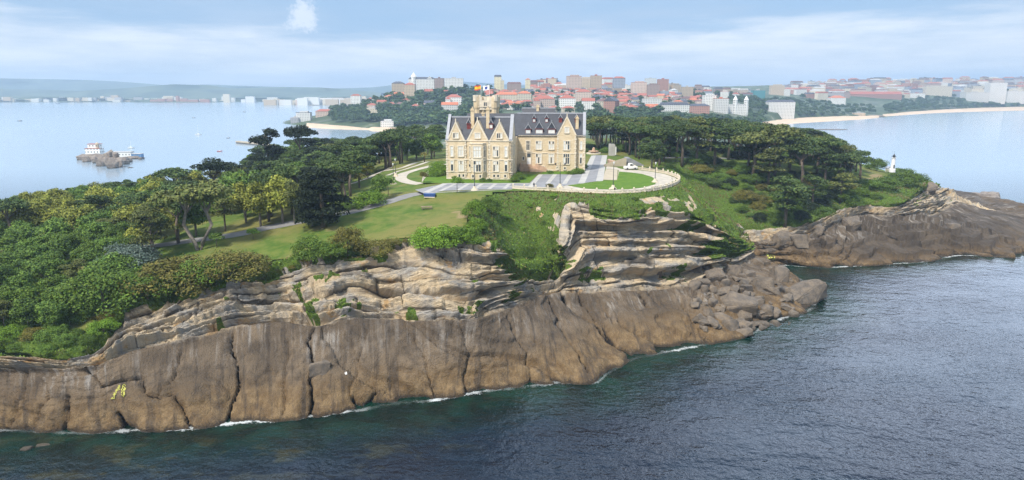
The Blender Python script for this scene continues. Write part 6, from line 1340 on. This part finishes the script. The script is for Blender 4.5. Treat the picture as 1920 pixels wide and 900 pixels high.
r = np.random.default_rng(80); WV = []; WF_ = []; nv_ = 0
for p, ht, wd_ in WOODS:
    lb = lobes_in(r, 12, (0, 0, 4.2), (3.2, 3.2, 2.8), 1.9, 1.6, .5, -.5); V_, F__ = leaves(lb, 260, 1.0, r, -.4); s = ht / 8.0; WV.append(V_ * np.array([s * wd_, s * wd_, s]) + np.array(p)); WF_.append(F__ + nv_); nv_ += len(V_)
if WV: struct(obj('woods', np_mesh('woods', np.concatenate(WV), np.concatenate(WF_), [FM['town']])), 'stuff')
nt_ += 0
print('TOWN', NB_, 'TREES', nt_, 'of them in the woods', len(WOODS))
# beaches
M['sand'] = plain('sand', (.56, .42, .29), .95, .1, .05)
def beach(out_, inn, z1):
    n = 30; a = np.array([tuple(P(x, y, .0)) for x, y in out_]); b_ = np.array([tuple(P(x, y, z1)) for x, y in inn]); a = catmull(a, [10] * (len(a) - 1)); b_ = catmull(b_, [10] * (len(b_) - 1)); V = []
    for j in range(6): t = j / 5; V.append(a * (1 - t) + b_ * t + np.array([0, 0, (.5 if 0 < j else -.4) + 1.2 * math.sin(t * 3.1)]))
    V = np.array(V); k, m_ = V.shape[:2]; ii = np.arange(k * m_).reshape(k, m_); return struct(obj('beach', np_mesh('beach', V.reshape(-1, 3), np.stack([ii[:-1, :-1], ii[:-1, 1:], ii[1:, 1:], ii[1:, :-1]], -1).reshape(-1, 4), [M['sand']], True)))
beach([(1430, 240), (1470, 233.5), (1520, 230), (1570, 227), (1620, 223.5), (1648, 220.5)], [(1430, 229), (1470, 222.5), (1520, 219.5), (1570, 218), (1620, 217.5), (1648, 217)], 3.0)
beach([(1655, 218.5), (1700, 215.5), (1760, 212), (1840, 209.5), (1920, 207.5), (2050, 206)], [(1655, 214.5), (1700, 210), (1760, 205.5), (1840, 201.5), (1920, 200), (2050, 199)], 3.0)
beach([(575, 239), (620, 242), (660, 243.5), (690, 244), (700, 246), (745, 247)], [(575, 231), (620, 231.5), (660, 232), (690, 233), (705, 238), (745, 239)], 3.0)
# ---- islet with its white house, jetty, boats, reefs
def rocklump(name, pos, R3, seed, mat, label=None, cat='rock', group=None, parent=None, cuts=4, rough=.5, rz=0.0, tilt=0.0, phrase=None):
    bm = bmesh.new(); bmesh.ops.create_icosphere(bm, subdivisions=cuts, radius=1.0); co_ = np.array([v_.co[:] for v_ in bm.verts])
    q_ = np.sign(co_) * np.abs(co_) ** .72; n_ = fbm(co_[:, 0] * 1.3 + seed, co_[:, 1] * 1.3, co_[:, 2] * 1.3 + seed, 4, seed) - .5; st_ = np.floor(co_[:, 2] * 3 + n_ * 4) / 3
    q_ = q_ * (1 + n_ * rough)[:, None]; q_[:, :2] *= (1 + .12 * np.sin(st_ * 9))[:, None]
    for v_, c_ in zip(bm.verts, q_): v_.co = Vector(c_ * np.array(R3))
    me = bpy.data.meshes.new(name); bm.to_mesh(me); bm.free(); me.materials.append(mat); me.polygons.foreach_set('use_smooth', [True] * len(me.polygons)); o = obj(name, me, parent); o.location = pos; o.rotation_euler = (tilt, 0, rz)
    if label: tag(o, label, cat, group)
    elif phrase: repeat(o, phrase, cat, group)
    return o
def block(name, pos, R3, seed, mat, label=None, cat='boulder', group=None, rz=0.0, tilt=0.0, phrase=None):
    """an angular broken block: hull of scattered points, edges worn, faces roughened"""
    r = np.random.default_rng(seed); bm = bmesh.new()
    for q_ in rdir(15, r): bm.verts.new(Vector(np.sign(q_) * np.abs(q_) ** .55 * r.uniform(.82, 1.08)))
    hl = bmesh.ops.convex_hull(bm, input=bm.verts[:]); bmesh.ops.delete(bm, geom=[g for g in hl['geom_interior'] if isinstance(g, bmesh.types.BMVert)], context='VERTS')
    bmesh.ops.dissolve_limit(bm, angle_limit=R(14), verts=bm.verts[:], edges=bm.edges[:]); bmesh.ops.bevel(bm, geom=bm.edges[:], offset=.07, segments=2, affect='EDGES', clamp_overlap=True)
    bmesh.ops.triangulate(bm, faces=bm.faces[:]); bmesh.ops.subdivide_edges(bm, edges=[e for e in bm.edges if e.calc_length() > .25], cuts=2, use_grid_fill=True); bmesh.ops.triangulate(bm, faces=bm.faces[:])
    c_ = np.array([v_.co[:] for v_ in bm.verts]); n_ = fbm(c_[:, 0] * 3 + seed, c_[:, 1] * 3, c_[:, 2] * 3, 4, seed) - .5
    for v_, k in zip(bm.verts, n_): v_.co = Vector(np.array(v_.co) * (1 + .16 * k) * np.array(R3))
    bmesh.ops.recalc_face_normals(bm, faces=bm.faces[:]); me = bpy.data.meshes.new(name); bm.to_mesh(me); bm.free(); me.materials.append(mat); o = obj(name, me); o.location = pos; o.rotation_euler = (tilt, 0, rz)
    if label: tag(o, label, cat, group)
    else: repeat(o, phrase, cat, group)
    return o
def stone_m(name, c1, c2, c3, tide=True):
    b = NB(name); p = b.pos(); f = b.noise(p, .5, 5, .65); g = b.noise(p, 2.2, 5, .65); s = b.sep(p); c = b.mix(b.ramp(f, .35, .65), c1, c2); c = b.mix(b.math('MULTIPLY', b.ramp(g, .52, .7), .7), c, c3)
    if tide: c = b.mix(b.ramp(b.math('ADD', s[2], b.math('MULTIPLY', f, .8)), .7, 1.6, .8, 0), c, (.035, .028, .02))
    b.col(c); b.set(Roughness=.9); b.bump(b.math('ADD', f, b.math('MULTIPLY', g, .5)), .3, .9); return b.m
M['boulder'] = stone_m('boulder', (.105, .088, .072), (.185, .145, .105), (.06, .048, .038)); M['islet'] = stone_m('islet rock', (.16, .13, .115), (.27, .23, .19), (.07, .06, .05))
ip = P(205, 306, 0); k_ = ip.y / FPX
rocklump('islet', ip + Vector((0, 8, -1)), (26 * k_, 9, 12 * k_), 3, M['islet'], 'rocky islet in the bay carrying a white house', rough=1.5); rocklump('islet_rock', P(168, 300, 0) + Vector((0, 6, -1)), (28 * k_, 9, 12 * k_), 5, M['islet'], 'lower rock under the white house of the islet', rough=1.3); rocklump('islet_rock', P(246, 298, 0) + Vector((0, 4, -1)), (24 * k_, 6, 6 * k_), 6, M['islet'], 'flat dark rock at the right end of the islet', rough=1.2); rocklump('reef_rock', P(245, 315, -.3), (4 * k_, 2, 1.6 * k_), 8, M['islet'], 'small lone rock in the water in front of the islet')
for i, (px, py, a, h_, lb_) in enumerate(((188, 312, 11, 15, 'craggy rock at the front left of the islet'), (206, 316, 12, 20, 'tallest crag at the front of the islet'), (222, 313, 9, 14, 'crag right of the tallest one on the islet'), (158, 304, 9, 11, 'crag at the left end of the islet'), (200, 303, 10, 22, 'crag behind the tallest one on the islet'), (216, 304, 8, 19, 'narrow crag beside the boathouse'), (232, 309, 7, 8, 'low crag at the right foot of the islet'), (174, 306, 10, 12, 'crag under the white house'), (148, 300, 6, 5, 'low rock off the left end of the islet'), (262, 299, 6, 4, 'low rock off the right end of the islet'))):
    block('islet_rock', P(px, py, 0) + Vector((0, 3, h_ * k_ * .25)), (a * k_, 4, h_ * k_ * .8), 200 + i, M['islet'], lb_, 'rock', 'crags of the islet', rz=i * .7, tilt=.15 * (-1) ** i)
def simple(kind, p, parts, label, cat, rz=0.0, group=None):
    e = empty(kind, p, rz)
    for nm, fn, mt in parts: m = MB(); fn(m); m.build(nm, mt, e)
    return tag(e, label, cat, group)
hp = P(168, 292, 0) + Vector((0, 10, 0)); z_ = 7.5 * k_
simple('house', hp + Vector((0, 0, z_ - 2)), [('wall', lambda m: (m.box(-16 * k_, 15 * k_, -4, 4, -2, 10 * k_), m.box(-12 * k_, 12 * k_, -2, 4, 10 * k_, 19 * k_)), WM['white']), ('roof', lambda m: (m.box(-16.5 * k_, 15.5 * k_, -4.3, -2, 10 * k_, 10.8 * k_), m.box(-12.5 * k_, 12.5 * k_, -2.3, 4.3, 19 * k_, 19.8 * k_)), RM['rust']), ('turret', lambda m: m.lathe([(3.4 * k_, 10 * k_), (3.4 * k_, 20 * k_), (4 * k_, 20.5 * k_), (.5, 23 * k_)], 8, 0, (9 * k_, -2)), WM['tan'])], 'white two-storey house on top of the islet', 'house')
simple('boathouse', P(222, 296, 0) + Vector((0, 10, 1.0)), [('wall', lambda m: m.box(-20 * k_, 18 * k_, -3, 3, -1, 8 * k_), WM['white']), ('roof', lambda m: m.box(-20.5 * k_, 18.5 * k_, -3.3, 3.3, 8 * k_, 9 * k_), RM['pale'])], 'long low white boathouse on the right of the islet', 'boathouse')
simple('boathouse', P(250, 297, 0) + Vector((0, 9, .5)), [('wall', lambda m: m.box(-11 * k_, 9 * k_, -2.5, 2.5, -1, 6.5 * k_), plain('blue wall', (.10, .22, .40), .7)), ('roof', lambda m: m.box(-11.3 * k_, 9.3 * k_, -2.7, 2.7, 6.5 * k_, 7.2 * k_), RM['pale'])], 'small blue boathouse at the right end of the islet', 'boathouse')
p0, p1 = P(445, 268, 0), P(520, 276, 0)
simple('jetty', p0, [('deck', lambda m: m.prism([(0, -2.5), (0, 2.5), ((p1 - p0).length, 2.5), ((p1 - p0).length, -2.5)], 1.2, 2.6, 'z'), M['gravel']), ('footing', lambda m: m.prism([(.6, -2), (.6, 2), ((p1 - p0).length, 2), ((p1 - p0).length, -2)], -1.5, 1.2, 'z'), M['islet'])], 'long stone jetty reaching into the bay behind the trees', 'jetty', math.atan2(p1.y - p0.y, p1.x - p0.x))
def boat(px, py, L_, hull, label, mast=0, rz=.3):
    p = P(px, py, 0); e = empty('boat', p, rz); m = MB(); B = L_ * .16
    m.add([(-L_ / 2, -B, .1), (L_ * .2, -B, .1), (L_ / 2, 0, .3), (L_ * .2, B, .1), (-L_ / 2, B, .1), (-L_ / 2, -B * 1.1, L_ * .12), (L_ * .2, -B * 1.15, L_ * .13), (L_ * .55, 0, L_ * .17), (L_ * .2, B * 1.15, L_ * .13), (-L_ / 2, B * 1.1, L_ * .12)], [(4, 3, 2, 1, 0), (5, 6, 7, 8, 9), (0, 1, 6, 5), (1, 2, 7, 6), (2, 3, 8, 7), (3, 4, 9, 8), (4, 0, 5, 9)])
    m.build('hull', hull, e); m = MB(); m.prism([(-L_ * .15, L_ * .12), (L_ * .18, L_ * .12), (L_ * .1, L_ * .24), (-L_ * .15, L_ * .24)], -B * .6, B * .6); m.build('cabin', M['white'], e)
    if mast: m = MB(); m.tube([(0, 0, L_ * .1), (0, 0, mast)], [.12, .06], 5); m.tube([(0, 0, L_ * .35), (-L_ * .42, 0, L_ * .34)], [.1, .1], 5); m.build('mast', M['white'], e)
    tag(e, label, 'boat', 'boats in the bay')
rb = plain('red hull', (.45, .04, .03), .5); db = plain('dark hull', (.06, .07, .10), .5)
boat(372, 253, 9, M['white'], 'white sailing boat with a bare mast anchored in the bay', 15); boat(412, 284, 5.5, rb, 'small red motorboat near the tree tops on the left'); boat(37, 227, 9, db, 'dark boat alone at the far left of the bay'); boat(108, 194, 18, db, 'dark vessel close to the far shore at the left'); boat(363, 221, 7, db, 'tiny dark boat in the middle of the bay'); boat(458, 210, 9, db, 'tiny dark boat far out on the right of the bay'); boat(246, 278, 7, M['white'], 'little white sailing boat behind the islet', 9); boat(428, 259, 5, db, 'tiny grey boat between sailing boat and jetty')
rocklump('reef', P(1558, 243.5, -.2), (30, 7, 1.4), 12, M['islet'], 'low dark reef awash in front of the first beach'); rocklump('reef', P(1845, 372, -.2), (7, 5, 3.4), 14, M['islet'], 'dark rock stack beyond the far rock slab', rough=.9, cuts=4); rocklump('reef', P(1856, 371, -.2), (5.5, 4, 3.6), 15, M['islet'], 'pointed top of the rock stack beyond the far slab', rough=.9)
rocklump('reef', P(1640, 219.5, 0), (26, 10, 5), 17, M['islet'], 'dark rocky point between the two beaches')
block('reef', P(50, 845, -.3), (1.5, .9, .8), 21, M['boulder'], 'reddish rock breaking the water at the lower left', 'rock'); block('reef', P(80, 840, -.45), (1.9, 1.0, .8), 22, M['boulder'], 'paler awash rock right of the reddish one', 'rock')
# ---- boulders at the foot of the promontory
BD = [(1505, 553, 9.5, 4.6, 5.0, .5, -.25, 'great tilted slab of rock at the tip of the promontory'), (1462, 522, 4.2, 3, 4.6, .2, -.2, 'upright narrow boulder behind the great tilted slab'), (1430, 540, 4.6, 4, 3.8, .1, 0, 'rounded grey boulder left of the great tilted slab'), (1447, 586, 2.9, 2.4, 2.2, 0, 0, 'round brown boulder at the water by the tilted slab'), (1385, 580, 6.5, 4.5, 4.2, -.2, .1, 'broad flat-topped boulder on the shelf'), (1400, 545, 3.2, 2.6, 2.4, .6, 0, 'grey boulder in the middle of the rock pile'),
      (1340, 520, 3.6, 3, 3.0, .2, 0, 'squared block under the promontory cliff'), (1372, 512, 4.0, 3.2, 3.3, -.3, 0, 'squared block right of the first one under the cliff'), (1330, 492, 3.4, 3, 3.2, .4, 0, 'grey block fallen against the cliff foot'), (1305, 505, 2.6, 2.2, 2.0, 0, 0, 'small block left of the fallen blocks'), (1410, 515, 2.8, 2.2, 2.0, .3, 0, 'small dark boulder at the back of the pile'), (1360, 546, 2.6, 2, 1.8, .8, 0, 'low boulder before the squared blocks'), (1425, 612, 3.6, 2.4, 1.7, .2, 0, 'flat wet boulder at the waterline'), (1395, 620, 3.0, 2.2, 1.4, -.3, 0, 'wet boulder left of the flat one at the waterline'),
      (1475, 577, 2.6, 2, 1.6, .1, 0, 'small boulder tucked under the tilted slab'), (1320, 470 + 60, 2.2, 2, 1.6, .2, 0, 'little block at the top of the tidal slab'), (1228, 512, 3.2, 2.6, 2.4, 0, 0, 'grey block in the cleft of the promontory cliff'), (1420, 566, 2.2, 1.8, 1.6, 0, 0, 'small round boulder amid the pile'), (1600, 420, 4.4, 4, 4.0, .2, 0, 'big egg-shaped boulder on the far slab'), (1790, 424, 3.0, 2.6, 2.0, 0, 0, 'round boulder alone on the right of the far slab'), (1468, 448, 4.0, 3.2, 3.4, .1, 0, 'dark block on the left of the cove'), (1500, 452, 4.2, 3.4, 3.2, -.2, 0, 'second dark block in the cove'), (1440, 462, 4.2, 3, 3.0, 0, 0, 'dark block above the painted rock of the cove'), (1532, 430, 3.0, 2.6, 2.4, 0, 0, 'rounded block under the green slope'), (1735, 352, 6.5, 5, 3.6, .1, .1, 'big blocky outcrop at the tip of the far headland'), (600, 692, 2.6, 1.4, 2.0, .3, 0, 'dark boulder wedged in the joint of the big slab')]
for i, (px, py, a, b_, c_, rz, tl, lb_) in enumerate(BD):
    p = hit(px, py + 4, ('cliff',)) or P(px, py, 0); block('boulder', p + Vector((0, b_ * .35, c_ * .1)), (a, b_, c_), 30 + i, M['boulder'], lb_, 'boulder', 'boulders on the shore', rz=rz, tilt=tl)
r = np.random.default_rng(83)
for i in range(95):
    px, py = r.uniform(1300, 1490), r.uniform(500, 622)
    if py > 640 - (px - 1330) * .1 or py < 498 + (px - 1300) * .12: continue
    p = hit(px, py, ('cliff',))
    if p is None: continue
    s = r.uniform(.6, 2.4) ; block('boulder', p + Vector((0, 0, s * .2)), (s * r.uniform(.9, 1.6), s, s * r.uniform(.6, 1)), 90 + i, M['boulder'], None, 'boulder', 'small boulders of the rock pile', tilt=r.uniform(-.4, .4), rz=r.uniform(0, 3), phrase='small boulder in the pile under the promontory')
# paint on the rocks
def paint(poly_px, mat, label):
    V = []
    x0, x1 = min(p[0] for p in poly_px), max(p[0] for p in poly_px); y0, y1 = min(p[1] for p in poly_px), max(p[1] for p in poly_px); nn = 16; ok_ = []; fs = []
    for j in range(nn + 1):
        for i in range(nn + 1):
            px, py = x0 + (x1 - x0) * i / nn, y0 + (y1 - y0) * j / nn; h_ = hit(px, py, ('cliff',)) or P(px, py, 5); V.append(h_ + (EYE - h_).normalized() * .12)
    cx_ = np.array([[(x0 + (x1 - x0) * (i + .5) / nn, y0 + (y1 - y0) * (j + .5) / nn) for i in range(nn)] for j in range(nn)]).reshape(-1, 2); m_ = inpoly(cx_[:, 0], cx_[:, 1], poly_px) & (fbm(cx_[:, 0] / 2.5, cx_[:, 1] / 2.5, 0, 2, 7) > .46)
    for k in np.nonzero(m_)[0]: j, i = divmod(int(k), nn); a = j * (nn + 1) + i; fs.append((a, a + 1, a + nn + 2, a + nn + 1))
    if fs: tag(obj('painted_patch', np_mesh('paint', [tuple(p) for p in V], np.array(fs), [mat])), label, 'paint mark')
paint([(208, 748), (222, 722), (236, 720), (234, 745), (228, 742), (228, 728), (216, 740), (214, 748)], plain('yellow paint', (.42, .40, .08), .8), 'yellow graffiti scrawl on the rock at the lower left'); paint([(1437, 476), (1452, 478), (1454, 487), (1440, 487)], plain('lime paint', (.50, .52, .12), .8), 'yellowish painted patch on the rock in the cove'); paint([(646, 697), (650, 697), (651, 702), (647, 702)], M['white'], 'small white paint mark on the big slab')
# ---- labels of the repeats: counted from left to right among their like
bpy.context.view_layer.update()
by = {}
for o, ph in REPEATS: by.setdefault(ph, []).append(o)
for ph, os_ in by.items():
    xs = [(proj(tuple(o.matrix_world.translation))[0][0], o) for o in os_]; xs.sort(key=lambda t: t[0])
    for k, (_, o) in enumerate(xs):
        o['label'] = ph if len(xs) == 1 else (f'leftmost {ph}' if k == 0 else (f'rightmost {ph}' if k == len(xs) - 1 else f'{ph}, {ordinal(k + 1)} from the left'))
